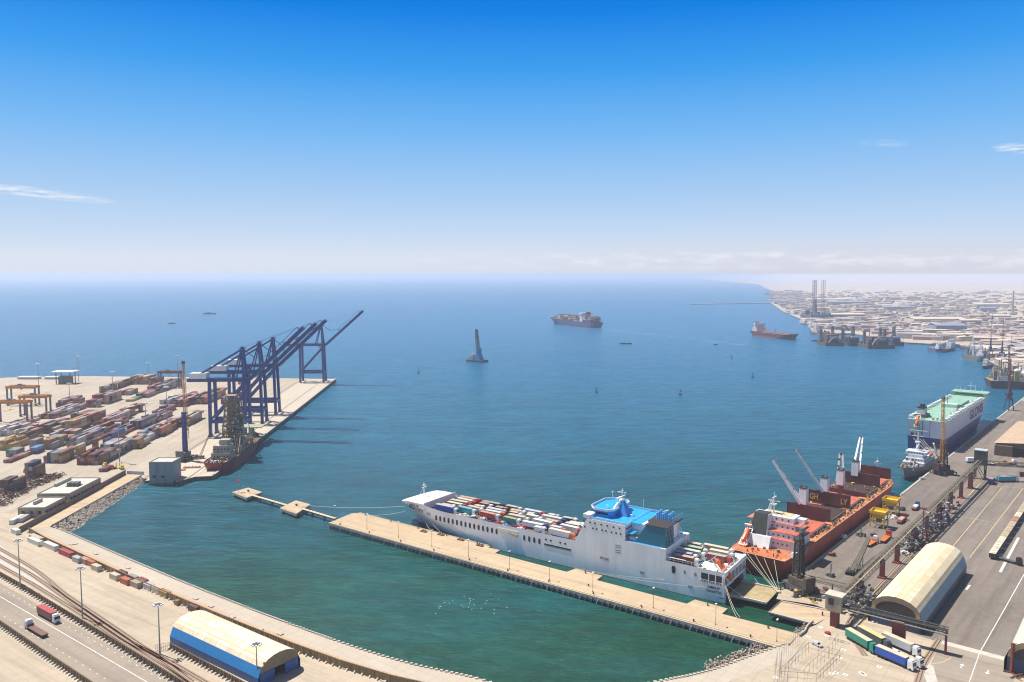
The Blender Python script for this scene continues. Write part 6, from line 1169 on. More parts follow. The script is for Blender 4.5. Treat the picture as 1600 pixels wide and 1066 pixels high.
q = MB(); q.hexa([(14.2, 1.5, DB + 4.7), (23, 1.5, DB + 4.7), (23, 10, DB + 4.7), (14.2, 10, DB + 4.7)], [(18.5, 2.5, DB + 15), (23.5, 2.5, DB + 15), (23.5, 9, DB + 15), (18.5, 9, DB + 15)]); q.build('funnel', mat('funnel_black', (.03, .035, .03), .6, var=.4), bulk)
q = MB(); q.hexa([(14.6, 1.1, DB + 4.7), (23, 1.1, DB + 4.7), (23, 1.45, DB + 4.7), (14.6, 1.45, DB + 4.7)], [(18.8, 2.1, DB + 14.6), (23.3, 2.1, DB + 14.6), (23.3, 2.45, DB + 14.6), (18.8, 2.45, DB + 14.6)]); q.build('funnel_side', BW2, bulk)
q = MB(); q.hexa([(10.8, -1.5, DB), (15, -1.5, DB), (15, 11, DB), (10.8, 11, DB)], [(13.2, -1.5, DB + 5.4), (15, -1.5, DB + 5.4), (15, 11, DB + 5.4), (13.2, 11, DB + 5.4)]); q.build('casing', BW2, bulk)
q = MB(); q.tube((28, 3, DB + 13.4), (28, 3, DB + 24), .4, .15); q.tube((26, 5, DB + 13.4), (27.6, 3.2, DB + 20), .15); q.bar((28, 0, DB + 19.5), (28, 6, DB + 19.5), .4); q.bar((26, 3, DB + 21.3), (30.5, 3, DB + 21.3), .5); q.box(26.8, 29.4, 2, 4.5, DB + 17.5, DB + 18); q.lattice((28, 5.5, DB + 13.4), (28, 4, DB + 20), 1.4, .8, bays=5, r=.07); q.build('radar_mast', WHITE, bulk)
lifeboat(bulk, (11, 10.0, DB + 4.2), math.pi, .62, 8.5)
hx = [(43, 66), (74, 97), (105, 128), (136, 159), (163, 182)]
for i, (x0, x1) in enumerate(hx):
    q = MB(); q.box(x0, x1, -10.5, 10.5, DB, DB + 1.6, 0); q.box(x0 + .2, x1 - .2, -10.3, 10.3, DB + 1.6, DB + (1.75), 1 if i in (0, 2, 4) else 2)
    q.build('hatch_coaming', [OXIDE, DECKR, mat('hold_dark', (.04, .02, .018), .9)], bulk)
COV = mat('hatch_cover_dark_red', (.105, .022, .018), .6, var=.3, scale=.15)
for x, side_ in ((68.4, 1), (102.3, 1), (131, 0), (160.2, 1), (184.3, 1)):
    q = MB(); q.box(x, x + .9, -11.5, 11.5, DB + 1.5, DB + (8.5 if side_ else 4)); [q.box(x - .1, x + 1.0, y - .12, y + .12, DB + 1.5, DB + (8.6 if side_ else 4.1)) for y in (-11.4, 0, 11.4)]; q.build('hatch_cover', COV, bulk)
YT = mat('letter_yellow', (.50, .33, .10), .6)
q = MB(); q.text('GH', 4.6, (102.15, 8.6, DB + 3.2), (0, -1, 0), (0, 0, 1), squash=.75, bold=.02); q.text('LY', 4.6, (102.15, -8.2, DB + 3.0), (0, -1, 0), (0, 0, 1), squash=.75, bold=.02); q.build('lettering', YT, bulk)
def deck_crane(x, y, hp, tip, label_m=BW2, jl=None):
    q = MB(); q.tube((x, y, DB), (x, y, DB + hp * .42), 1.5, 1.5, 10); q.build('crane_pedestal', OXIDE, bulk)
    q = MB(); z0 = DB + hp * .42; q.hexa([(x - 2, y - 2, z0), (x + 2, y - 2, z0), (x + 2, y + 2, z0), (x - 2, y + 2, z0)], [(x - 1.5, y - 2, z0 + hp * .58), (x + 1.9, y - 2, z0 + hp * .58), (x + 1.9, y + 2, z0 + hp * .58), (x - 1.5, y + 2, z0 + hp * .58)]); h_ = q.build('crane_house', BW2, bulk)
    k1 = MB(); k1.box(x - 1.6, x + 1.6, y - 1.9, y + 1.9, z0 + hp * .58, z0 + hp * .58 + .7); [k1.tube((x, y + s_, z0 + hp * .58 + .7), (x, y + s_, z0 + hp * .58 + 1.5), .6) for s_ in (-1.2, 1.2)]; k1.build('crane_top', DGREY, bulk)
    q = MB(); J0 = Vector((x, y, z0 + 1.5)); T = Vector(tip); d = (T - J0).normalized(); sx = d.cross(Vector((0, 0, 1))).normalized() if abs(d.z) < .98 else Vector((0, 1, 0)); J0 = J0 + Vector((d.x, d.y, 0)) * 1.6
    A1, A2 = J0 + sx * 1.9, J0 - sx * 1.9; B1_, B2_ = T + sx * .8, T - sx * .8; q.bar(A1, B1_, 1.35, 1.6, w2=.8); q.bar(A2, B2_, 1.35, 1.6, w2=.8)
    for f_ in (.25, .55, .8, 1.0): q.bar(A1.lerp(B1_, f_), A2.lerp(B2_, f_), .5)
    q.build('crane_jib', BW2, bulk); k1 = MB(); [k1.box(*(v_ for c_ in zip(p - Vector((.6, .6, .6)), p + Vector((.6, .6, .6))) for v_ in c_)) for p in (A1.lerp(B1_, .3), A1.lerp(B1_, .55), A1.lerp(B1_, .8), T)]; k1.bar(Vector((x, y, z0 + hp * .58 + 1)), T, .1); k1.build('hoist_rope', DGREY, bulk)
deck_crane(70.5, 3.5, 17, (68, 20, 41)); deck_crane(104.6, 3.5, 16, (98, 18.5, 42)); deck_crane(133, 3.5, 15, (136, 4.5, 35)); deck_crane(162, 3.5, 15, (184, 7, 37))
q = MB(); q.tube((197, 0, DB + 1), (197, 0, DB + 12), .3, .15); q.box(196, 198, -.8, .8, DB + 9, DB + 9.5); q.bar((197, -2, DB + 8), (197, 2, DB + 8), .3); q.build('fore_mast', WHITE, bulk)
q = MB(); clutter(q, 42, 180, -14, -11.2, DB, 230, 12, (0, 1, 2, 0), .55, 1.4); clutter(q, 42, 180, 11.2, 14, DB, 160, 14, (0, 1, 0), .6, 1.4); [q.box(x0 - .3, x1 + .3, -11.0, -10.6, DB, DB + 1.5, 0) for x0, x1 in hx]; clutter(q, 185, 196, -6, 6, DB + 1, 22, 13, (0, 1), .8, 1.4); clutter(q, 36, 42, -12, 12, DB, 16, 3, (0, 1, 2), .9, 2); q.build('deck_gear', [MACH, OXIDE, YELLOW], bulk)  # the long dark box beside each hatch imitates the coaming's side shadow
q = MB(); clutter(q, 130, 159, -9, 9, DB + 1.6, 20, 15, (0, 1), 1.0, 1.3); q.build('hold_tools', [YELLOW, RUST], bulk)
q = MB(); q.bar((26, -14.9, DB), (10, -15.4, 3.2), 1.0, .25); q.rail([(26, -15.4, DB), (10, -15.9, 3.2)], 1.0, 1.6, .08); q.build('gangway', LGREY, bulk)
for i, (a, b_) in enumerate((((.5, 7, DB), (1215, 925)), ((.5, 5, DB), (1216, 925)), ((.6, 1, DB), (1217, 925.4)), ((1, -3, DB), (1218, 925.6)), ((1.5, -8, DB), (1219, 926)))):
    w_ = RO + Vector((RQ.dx, RQ.dy, 0)) * a[0] + Vector((-RQ.dy, RQ.dx, 0)) * a[1] + Vector((0, 0, a[2])); rope(w_, G(*b_, .6), 'pale mooring line fanning from the red ship stern, %s of the five' % ORD[i], .6, .1)
tag(MB().tube((0, 0, 0), (0, 0, .8), .5, .7, 8).build('bollard', YELLOW, loc=G(1217, 926)), 'yellow bollard holding the red ship stern lines', 'bollard')
q = MB(); q.text('GH', .01, (0, 0, 0), (1, 0, 0), (0, 0, 1)) if False else None
# ---------------------------------------------------------------- 3. car carrier
CO = RQ.w(357, 20.5, WL); cc_ = thing('car_carrier', 'tall blue and white car carrier with pale green deck at the far cargo quay', 'ship', CO, RQ.ang)
LC, BC, DC = 196.0, 29.0, 26.5
q = MB(); hwc = hull(q, LC, BC, DC, [(.6, 2), (12.4, 0), (12.8, 1), (18, 1), (DC, 1)], bow_rake=16, stern_rake=2, deck_z=DC - .1, md=3, sb0=.66, sb1=.9, p0=1.5, p1=2.6, stern_w=(.9, .98))
q.build('hull', [mat('hull_deep_blue', (.015, .035, .20), .4, var=.15), mat('hull_lilac_white', (.60, .60, .66), .45, var=.1, scale=.15, streak=True), mat('boot_top_red', (.22, .03, .03)), GREEN], cc_)
q = MB(); q.text('GLOVIS', 11.5, (123, -BC / 2 - .12, 15.4), (1, 0, 0), (0, 0, 1), squash=1.62, bold=.03, depth=.06); q.build('lettering', mat('letter_navy', (.05, .06, .18), .5), cc_)
q = MB(); q.box(-.12, .02, 3, 11, 13, 25.8); q.build('stern_panel_green', mat('stern_pale_green', (.30, .42, .36), .6), cc_)
q = MB(); [q.box(-.14, .03, y - .12, y + .12, 12.8, 26) for y in (-2.8, 2.6)]; [q.box(-.2, 0, y - 1.1, y + 1.1, 13.4, 15.4) for y in (6, 10)]; q.build('stern_port', mat('opening_dark', (.02, .02, .03)), cc_)
q = MB(); q.box(-.3, .04, -11.5, -3, 1.2, 9.0); q.build('stern_door_opening', mat('opening_dark', (.02, .02, .03)), cc_)
q = MB(); q.hexa([(.2, -11.2, 3.2), (.2, -4, 3.2), (-26, -12.5, 2.9), (-26, -19, 2.9)], [(.2, -11.2, 3.8), (.2, -4, 3.8), (-26, -12.5, 3.3), (-26, -19, 3.3)]); q.build('stern_ramp', mat('ramp_tan', (.58, .42, .22), .8, var=.2), cc_)
q = MB(); q.bar((.2, -4, 4.4), (-26, -12.5, 3.8), .6, 1.2); q.bar((.2, -11.4, 4.4), (-26, -19, 3.8), .5, .8); q.build('ramp_side', CREAM, cc_)
q = MB(); q.box(170, 184, -14.8, 14.8, DC, DC + 3.2); q.build('wheelhouse', mat('pale_green_house', (.45, .58, .50), .6), cc_)
q = MB(); q.box(169.9, 169.98, -12, 12, DC + 1.2, DC + 2.3); q.build('wheelhouse_window', GLASS, cc_)
q = MB(); q.box(168, 186, -15.4, 15.4, DC + 3.2, DC + 3.6); q.build('wheelhouse_roof', GREEN, cc_)
q = MB(); [q.tube((177, y, DC + 3.6), (177, y, DC + 3.6 + h_), .2, n=6) for y, h_ in ((-10, 3), (-4, 6), (0, 9), (5, 4), (9, 3), (12, 5))]; q.bar((177, -3, DC + 9), (177, 3, DC + 9), .5); q.build('radar_mast', WHITE, cc_)
q = MB(); q.box(92, 130, -7, 1, DC, DC + 1.6); q.build('raised_deck', mat('deck_green_dark', (.22, .40, .30), .6), cc_)
q = MB(); q.box(82, 92, -6, 6.5, DC, DC + 2.8); q.build('vent_house', mat('pale_green_house', (.45, .58, .50)), cc_)
q = MB(); q.tube((86, 2, DC), (86, 2, DC + 15), .3, .15); q.build('signal_mast', DGREY, cc_)
q = MB(); q.hexa([(14, 4.5, DC), (24, 4.5, DC), (24, 10.5, DC), (14, 10.5, DC)], [(15, 5, DC + 8), (22, 5, DC + 8), (22, 10, DC + 8), (15, 10, DC + 8)]); q.build('funnel', LGREY, cc_)
q = MB(); [q.tube((x, y, DC + 8), (x, y, DC + 10.2), .8) for x, y in ((17, 6.5), (19, 8.5), (20, 6.5))]; q.box(14.6, 22.4, 4.7, 10.3, DC + 7, DC + 8.1); q.build('funnel_top', BLACK, cc_)
q = MB(); q.box(12, 26, 3, 11.5, DC, DC + 2.2); q.build('casing', BLACK if False else DGREY, cc_)
for sg in (-1, 1):
    for i in range(17): x = 6 + i * 9; v_ = MB(); v_.box(x - 1.8, x + 1.8, sg * (BC / 2 - 1.5) - 1, sg * (BC / 2 - 1.5) + 1, DC, DC + 1.7); v_.box(x - 2.2, x + 2.2, sg * (BC / 2 - 1.5) - 1.3, sg * (BC / 2 - 1.5) + 1.3, DC + 1.7, DC + 2.1); v_.build('deck_vent', WHITE, cc_)
q = MB(); clutter(q, 2, 160, -12.5, -9, DC, 70, 31, (0, 1, 2), 1.0, 2.2); clutter(q, 2, 30, -12, 12, DC, 40, 32, (0, 1, 2), 1.0, 2.2); q.build('deck_gear', [WHITE, MACH, mat('gear_pink', (.45, .22, .18), .7)], cc_)
lifeboat(cc_, (2, 7, DC - 1.6), math.pi, .9, 8.5)
for i, y in enumerate((2.0, 4.0, 6, 9)): rope(CO + Vector((RQ.dx, RQ.dy, 0)) * -.2 + Vector((-RQ.dy, RQ.dx, 0)) * y + Vector((0, 0, 11)), RQ.w(322 - i * 3, 1.0, .8), 'mooring line from the car carrier stern to the quay, %s of the four' % ORD[i], 1, .12)
# ---------------------------------------------------------------- 4. grey ship moored between them
GO = RQ.w(345, 10.5, WL); rv = thing('research_vessel', 'grey white work ship moored between the red bow and the car carrier', 'ship', GO, RQ.ang + math.pi)
q = MB(); hwg = hull(q, 96, 17, 7.0, [(1, 1), (4, 0), (7.0, 0)], bow_rake=6, stern_rake=2, deck_z=5.9, md=2, sheer=lambda s: 2.6 * max(0, (s - .6) / .4) ** 1.5, sb1=.7, p1=1.9)
q.build('hull', [mat('hull_grey_green', (.20, .21, .19), .6, var=.3, streak=True), DGREY, mat('work_deck', (.20, .17, .13), .8, var=.4)], rv)
q = MB(); q.box(36, 70, -7, 7, 5.9, 8.6); q.box(42, 66, -6, 6, 8.6, 10.9); q.box(52, 64, -5, 5, 10.9, 13.1); q.box(53, 63, -7, 7, 13.1, 15.2); q.build('deckhouse', mat('house_blue_white', (.58, .60, .64), .5, var=.15), rv)
for z, x_ in ((9.9, 66.02), (14.3, 63.02)):
    for i in range(6): yy = -4.5 + i * 1.8; w_ = MB(); w_.box(x_ - .04, x_ + .06, yy - .5, yy + .5, z - .4, z + .4); w_.build('window', GLASS, rv)
q = MB(); q.lattice((58, 0, 15.2), (58, 0, 29), 2, .6, bays=7, r=.1); q.bar((58, -4, 26), (58, 4, 26), .5); q.bar((58, -6, 30), (58, 6, 30), .35); q.box(56, 60, -1.6, 1.6, 21, 22); q.build('mast', WHITE, rv)
q = MB(); q.bar((44, -6, 9), (30, -5.5, 14.5), .8); q.bar((22, 5.5, 6), (32, 5, 17), .9); q.build('deck_crane', WHITE, rv)
for y in (-5.5, 5.5): lifeboat(rv, (42, y, 9.6), 0, 0, 7)
q = MB(); clutter(q, 70, 90, -5, 5, 7.2, 90, 41, (0, 1, 2, 3), .8, 3); clutter(q, 38, 68, -6.4, 6.4, 8.6, 90, 46, (0, 1, 2, 2), .7, 3.6); clutter(q, 3, 36, -7, 7, 5.9, 60, 42, (0, 1, 2), 1.0, 2.4); q.build('deck_gear', [WHITE, MACH, LGREY, RUST], rv)
# ---------------------------------------------------------------- 5. drilling ship at the container quay
DO = Vector((-214.0, 561, WL)); dr = thing('drilling_ship', 'dark red hulled drilling ship with a dense lattice derrick beside the blue cranes', 'ship', DO, YD.ang)
q = MB(); hull(q, 112, 20, 7.5, [(1, 0), (7.5, 0)], bow_rake=7, stern_rake=4, deck_z=6.5, md=1, sheer=lambda s: 2.2 * max(0, (s - .75) / .25) + 1.5 * max(0, (.2 - s) / .2), stern_w=(.3, .65), stern_cut=.16, sb1=.72)
q.build('hull', [mat('hull_dark_red', (.26, .03, .03), .55, var=.3, streak=True), mat('drill_deck', (.15, .09, .06), .85, var=.5)], dr)
DRK = mat('derrick_ochre', (.32, .21, .11), .75, var=.5, scale=.6); DRG = mat('derrick_grey', (.22, .18, .13), .7, var=.5, scale=.6)
q = MB(); q.lattice((52, 1, 15), (52, 1, 50), 13, 6.5, bays=9, r=.4); q.lattice((63, 0, 15), (63, 0, 44), 7, 5, bays=9, r=.35); q.build('derrick', DRG, dr)
q = MB(); [q.box(52 - w_, 52 + w_, 1 - w_, 1 + w_, z, z + .7) for z, w_ in ((15, 7.4), (21, 6.8), (27, 6.2), (33, 5.6), (39, 5), (45, 4.4), (49.5, 3.9))]; q.box(48.6, 51.8, -1.5, 3.5, 15, 46); q.build('derrick_platform', DRK, dr)
q = MB(); q.box(18, 30, -7, 7, 6.5, 12); q.box(20, 29, -6, 6, 12, 17); q.box(22, 28, -5, 2, 17, 21); q.build('deckhouse', mat('house_stained', (.42, .37, .28), .7, var=.5, scale=.5, streak=True), dr)
for z, x_ in ((9.5, 17.98), (14.5, 19.98)):
    for i in range(5): yy = -5 + i * 2.4; w_ = MB(); w_.box(x_ - .04, x_ + .06, yy - .5, yy + .5, z - .5, z + .5); w_.build('window', GLASS, dr)
q = MB(); q.box(38, 76, -8.5, 8.5, 6.5, 9.5, 0); clutter(q, 30, 84, -8.5, 8.5, 9.5, 330, 51, (0, 0, 1, 2, 3), 1.0, 5); [clutter(q, 40 + k_ * .8, 68 - k_ * .7, -8 + k_ * .4, 8 - k_ * .4, 13 + k_ * 3.2, 75 - k_ * 6, 56 + k_, (0, 0, 1, 2, 3), .7, 2.6) for k_ in range(8)]; clutter(q, 2, 18, -7, 7, 7.2, 60, 52, (0, 1, 2, 3), 1.0, 3); clutter(q, 84, 106, -5, 5, 7.2, 70, 53, (0, 1, 3), 1.0, 2.4); clutter(q, 20, 34, -6, 6, 12, 50, 54, (0, 1, 4), 1, 5); q.build('deck_machinery', [DRK, DRG, RUST, WHITE, DGREY], dr)
q = MB(); [q.bar((x, -9, 7), (x + r_, -8, z), .35) for x, r_, z in ((36, 6, 24), (44, 8, 32), (72, -10, 30), (80, -12, 22), (30, 12, 22), (48, 3, 28))]; q.bar((78, 7, 8), (96, 9.5, 20), .8); q.bar((34, -7, 10), (22, -9, 24), .6); q.bar((62, 6, 9), (59, 3, 34), .5); q.bar((50, -6, 9), (54, -2, 34), .5); q.build('deck_crane', CREAM, dr)
q = MB(); q.box(99, 114, -9, 9, 15, 15.7); q.bar((100, 0, 8), (100, 0, 15), 3); q.bar((108, 0, 8), (108, 0, 15), 1.5); q.build('helideck', mat('helideck_olive', (.30, .31, .20), .7, var=.2), dr)
for i, (a, c2) in enumerate((((4, 6, 8), (318, 738)), ((3, 4, 8), (312, 741)), ((3, 2, 7), (303, 744)))): w_ = DO + Vector((YD.dx, YD.dy, 0)) * a[0] + Vector((-YD.dy, YD.dx, 0)) * a[1] + Vector((0, 0, a[2])); rope(w_, G(*c2, .5), 'mooring line from the drilling ship stern to the quay, %s of the three' % ORD[i], .8, .1)
# ================================================================ SHIPS AND CRAFT FARTHER OUT
def ship_at(A, B, name, label, cat='ship', group=None):
    """A stern point, B bow point on the water"""
    A, B = Vector((A[0], A[1], WL)), Vector((B[0], B[1], WL)); L = (B - A).length; t_ = thing(name, label, cat, A, math.atan2(B.y - A.y, B.x - A.x), group); return t_, L
# container ship, stern near the wake
t_, L = ship_at(G(935, 513, WL)[:2], G(863, 505.5, WL)[:2], 'container_ship', 'dark hulled container ship loaded with red boxes leaving the bay')
W = 34; q = MB(); hull(q, L, W, 15, [(2, 1), (15, 0)], bow_rake=12, stern_rake=4, deck_z=14, md=2, sb1=.86, sheer=lambda s: 4 * max(0, (s - .88) / .12))
q.build('hull', [mat('far_hull_blue', (.06, .10, .18), .6), mat('boot_top_red', (.22, .03, .03)), OXIDE], t_)
rr = random.Random(3); cols = ['rust red', 'maroon', 'rust red', 'grey', 'dark blue', 'silver', 'brown', 'pink']
for b_ in range(14):
    x0 = 14 + b_ * (L - 50) / 14 + (20 if b_ >= 3 else 0)
    q = MB(); 
    for c_ in range(8):
        h_ = rr.choice((4, 5, 5, 6)) if b_ < 12 else 3
        for k_ in range(h_): q.box(x0, x0 + 12.4, -W / 2 + .5 + c_ * 4.1, -W / 2 + 4.4 + c_ * 4.1, 15 + k_ * 2.6, 17.5 + k_ * 2.6, rr.randrange(len(cols)))
    q.build('container_bay', [vmat('container ' + c_, PC[c_]) for c_ in cols], t_)
q = MB(); xb = 14 + 3 * (L - 50) / 14; q.box(xb + 3, xb + 15, -15, 15, 15, 38); q.box(xb + 2, xb + 16, -17, 17, 36, 39); q.build('deckhouse', WHITE, t_); q = MB(); q.box(xb - 8, xb + 1, -5, 5, 34, 42); q.build('funnel', OXIDE, t_)
wk = ribbon([tuple(G(*p, WL + .04)[:2]) for p in ((936, 513.5), (960, 516), (1000, 520.5), (1050, 526), (1100, 532), (1150, 538), (1190, 542))], 13, WL + .05)
FOAM = bpy.data.materials.new('foam'); FOAM.use_nodes = True; tt = NT(FOAM.node_tree); bb_ = tt.nt.nodes['Principled BSDF']; tc_ = tt.n('ShaderNodeTexCoord'); nn = tt.n('ShaderNodeTexNoise', i_Scale=.05, i_Detail=8.0, i_Roughness=.75); tt.l(tc_.outputs['Object'], nn.inputs['Vector']); bb_.inputs['Base Color'].default_value = (.55, .62, .66, 1); bb_.inputs['Roughness'].default_value = .6
tt.l(tt.ramp(nn.outputs[0], [(.45, 0.0), (.72, .5)]), bb_.inputs['Alpha'])
structure('wake_foam', wk, FOAM)
# tanker
t_, L = ship_at(G(1180, 524, WL)[:2], G(1245, 532, WL)[:2], 'tanker', 'red decked tanker with pale bridge house lying near the jack up rig')
q = MB(); hull(q, L, 30, 11, [(3, 1), (11, 0)], bow_rake=5, stern_rake=3, deck_z=10.5, md=2, sb1=.86, sheer=lambda s: 3 * max(0, (s - .88) / .12)); q.build('hull', [mat('far_hull_plum', (.10, .05, .07), .6), OXIDE, mat('tank_deck', (.34, .13, .10), .8)], t_)
q = MB(); q.box(6, 24, -12, 12, 11, 19); q.box(9, 22, -10, 10, 19, 27); q.box(12, 20, -14, 14, 27, 30); q.build('deckhouse', mat('pale_pink_house', (.58, .50, .48), .6), t_); q = MB(); q.box(2, 9, -4, 4, 19, 33); q.build('funnel', MACH, t_); q = MB(); q.box(30, L - 20, -1.5, 1.5, 11.5, 13); [q.bar((x, -12, 12.5), (x, 12, 12.5), .8) for x in range(36, int(L) - 22, 12)]; q.tube((L * .5, 0, 11), (L * .5, 0, 22), .7); q.build('pipework', mat('pipe_pink', (.42, .22, .18), .7), t_)
# crane barge
t_, L = ship_at(G(758, 566, WL)[:2], G(731, 564, WL)[:2], 'crane_barge', 'floating crane barge with tall leaning tower alone in the bay', 'crane barge')
q = MB(); q.prism([(0, -9), (L * .9, -9), (L, -6), (L, 6), (L * .9, 9), (0, 9)], -1, 3); q.build('hull', mat('barge_dark', (.07, .08, .085), .7), t_)
q = MB(); q.box(L * .3, L * .36, -5, 5, 3, 22) ; q.hexa([(L * .18, -6, 3), (L * .44, -6, 3), (L * .44, 6, 3), (L * .18, 6, 3)], [(L * .36, -3, 22), (L * .46, -3, 22), (L * .46, 3, 22), (L * .36, 3, 22)]); q.build('crane_base', mat('barge_blue', (.03, .20, .42), .5, var=.4), t_)
q = MB(); q.lattice((L * .40, 0, 20), (L * .49, 0, 52), 4.6, 2.8, bays=8, r=.4); q.box(L * .44, L * .52, -3.2, 3.2, 41, 43); q.box(L * .46, L * .52, -1.6, 1.6, 50, 54); q.build('tower', mat('barge_brown', (.13, .09, .08), .8, var=.4), t_)
q = MB(); q.box(L * .62, L * .82, -5, 5, 3, 9); q.box(L * .66, L * .78, -3.5, 3.5, 9, 12); q.build('deckhouse', mat('barge_house', (.50, .44, .42), .7), t_); q = MB(); clutter(q, 1, L - 2, -7, 7, 3, 24, 5, (0,), 1.4, 3); q.build('deck_gear', MACH, t_)
# jack-up rig
c = G(1276, 500, WL); t_ = thing('jack_up_rig', 'hazy jack up drilling rig with tall lattice legs rising over the town', 'oil rig', c, .3)
JU = mat('rig_grey_blue', (.10, .13, .20), .7, var=.3); JL = mat('rig_leg_pale', (.34, .28, .28), .7)
q = MB(); q.prism([(-42, -26), (42, -26), (42, 26), (-42, 26)], 7, 17); q.build('platform', JU, t_)
for x, y in ((-23, -14), (14, -10), (8, 24)): q = MB(); q.lattice((x, y, -2), (x, y, 128), 8, bays=12, r=.30); q.build('leg', JL, t_)
q = MB(); q.lattice((-9, 0, 24), (-9, 0, 66), 9, 5, bays=6, r=1.1); q.box(-13, -5, -4, 4, 17, 40); q.build('derrick', JU, t_); q = MB(); clutter(q, -40, 40, -24, 24, 17, 70, 5, (0, 1), 5, 14); q.build('deck_modules', [JU, LGREY], t_)
# docked rigs / ships seen end on
for i, (x0, x1, py, lb, mm, ring) in enumerate(((1291, 1321, 541, 'dark moored vessel with brown arched stern, leftmost before the town', 'brown', 1), (1327, 1352, 541, 'dark green floating dock between the two brown arched vessels', 'green', 0), (1357, 1402, 545, 'largest dark moored vessel with a brown arched frame before the town', 'brown', 1), (1396, 1415, 541, 'dark blue tug like ship beside the largest arched vessel', 'blue', 0))):
    A, B = G(x0, py, WL), G(x1, py, WL); t_ = thing('moored_vessel', lb, 'ship', (A + B) / 2, .1, 'vessels moored before the town'); W = (B - A).length; cm = {'brown': (.11, .085, .08), 'green': (.045, .065, .07), 'blue': (.05, .07, .12)}[mm]; M_ = mat('far_vessel_' + mm, cm, .8, var=.4)
    q = MB(); o = MB(); hull(o, 60, W, 7, [(7, 0)], deck_z=6, md=0, bow_rake=4, stern_w=(.7, .9)); o2 = o.build('hull', M_, t_); o2.rotation_euler.z = math.pi / 2
    if ring:
        q = MB(); n = 10; pr_ = None
        for k_ in range(n + 1): a = math.pi * k_ / n; p = Vector((-math.cos(a) * W * .36, 2, 3 + math.sin(a) * W * .34)); pr_ and q.bar(pr_, p, 2.5, 2.5); pr_ = p
        q.build('stern_arch', mat('arch_brown', (.34, .24, .19), .8), t_); q = MB(); q.box(-W * .25, W * .25, 6, 8, 2, 2 + W * .2); q.build('dark_bay', mat('opening_dark', (.02, .02, .03)), t_)
    q = MB(); q.box(-W * .3, W * .3, 12, 34, 6, 17 + 5 * ring); q.build('deckhouse', M_, t_); q = MB(); q.box(-W * .22, W * .22, 10, 14, 15, 19); q.box(-W * .2, W * .2, 9, 11, 0, 3.5); q.build('white_block', mat('far_white', (.5, .48, .48), .7), t_); q = MB(); q.lattice((W * .2, 30, 16), (W * .2, 30, 38), 5, 3, bays=4, r=.5); q.lattice((-W * .25, 44, 10), (-W * .25, 44, 32), 4, 3, bays=4, r=.5); q.tube((0, 50, 6), (0, 50, 30), .7); clutter(q, -W * .45, W * .45, 4, 50, 6, 40, i, (0,), 2.6, 11); q.build('deck_modules', mat('far_modules', (.13, .11, .12), .8, var=.4), t_)
# barges / jetty craft group left of them
for i, (a, b_, lb, cc2) in enumerate((((1268, 522), (1300, 525), 'long low purple grey barge before the docks', (.25, .17, .18)), ((1284, 515), (1330, 519), 'dark grey work ship behind the low barge', (.10, .12, .16)), ((1330, 512), (1372, 515), 'blue grey ship lying behind the moored vessels', (.13, .15, .2)), ((1233, 491), (1262, 496), 'small dark craft by the jack up rig', (.12, .13, .17)), ((1300, 508), (1325, 510), 'pale craft close behind the dark work ship', (.4, .38, .38)), ((1365, 519), (1402, 522), 'dark ship with masts behind the largest arched vessel', (.09, .1, .14)))):
    t_, L = ship_at(G(*a, WL)[:2], G(*b_, WL)[:2], 'work_boat', lb, 'ship', 'craft lying before the town'); M_ = mat('craft_%d' % i, cc2, .8, var=.3)
    q = MB(); hull(q, L, 15, 5.5, [(5.5, 0)], deck_z=5, md=0, bow_rake=4); q.build('hull', M_, t_); q = MB(); q.box(L * .12, L * .38, -6, 6, 5, 12); q.box(L * .16, L * .3, -5, 5, 12, 16); q.build('deckhouse', mat('far_white', (.5, .48, .48)), t_); q = MB(); q.tube((L * .25, 0, 16), (L * .25, 0, 28), .5); clutter(q, L * .4, L * .9, -6, 6, 5, 16, i, (0,), 2.5, 7); q.build('deck_gear', M_, t_)
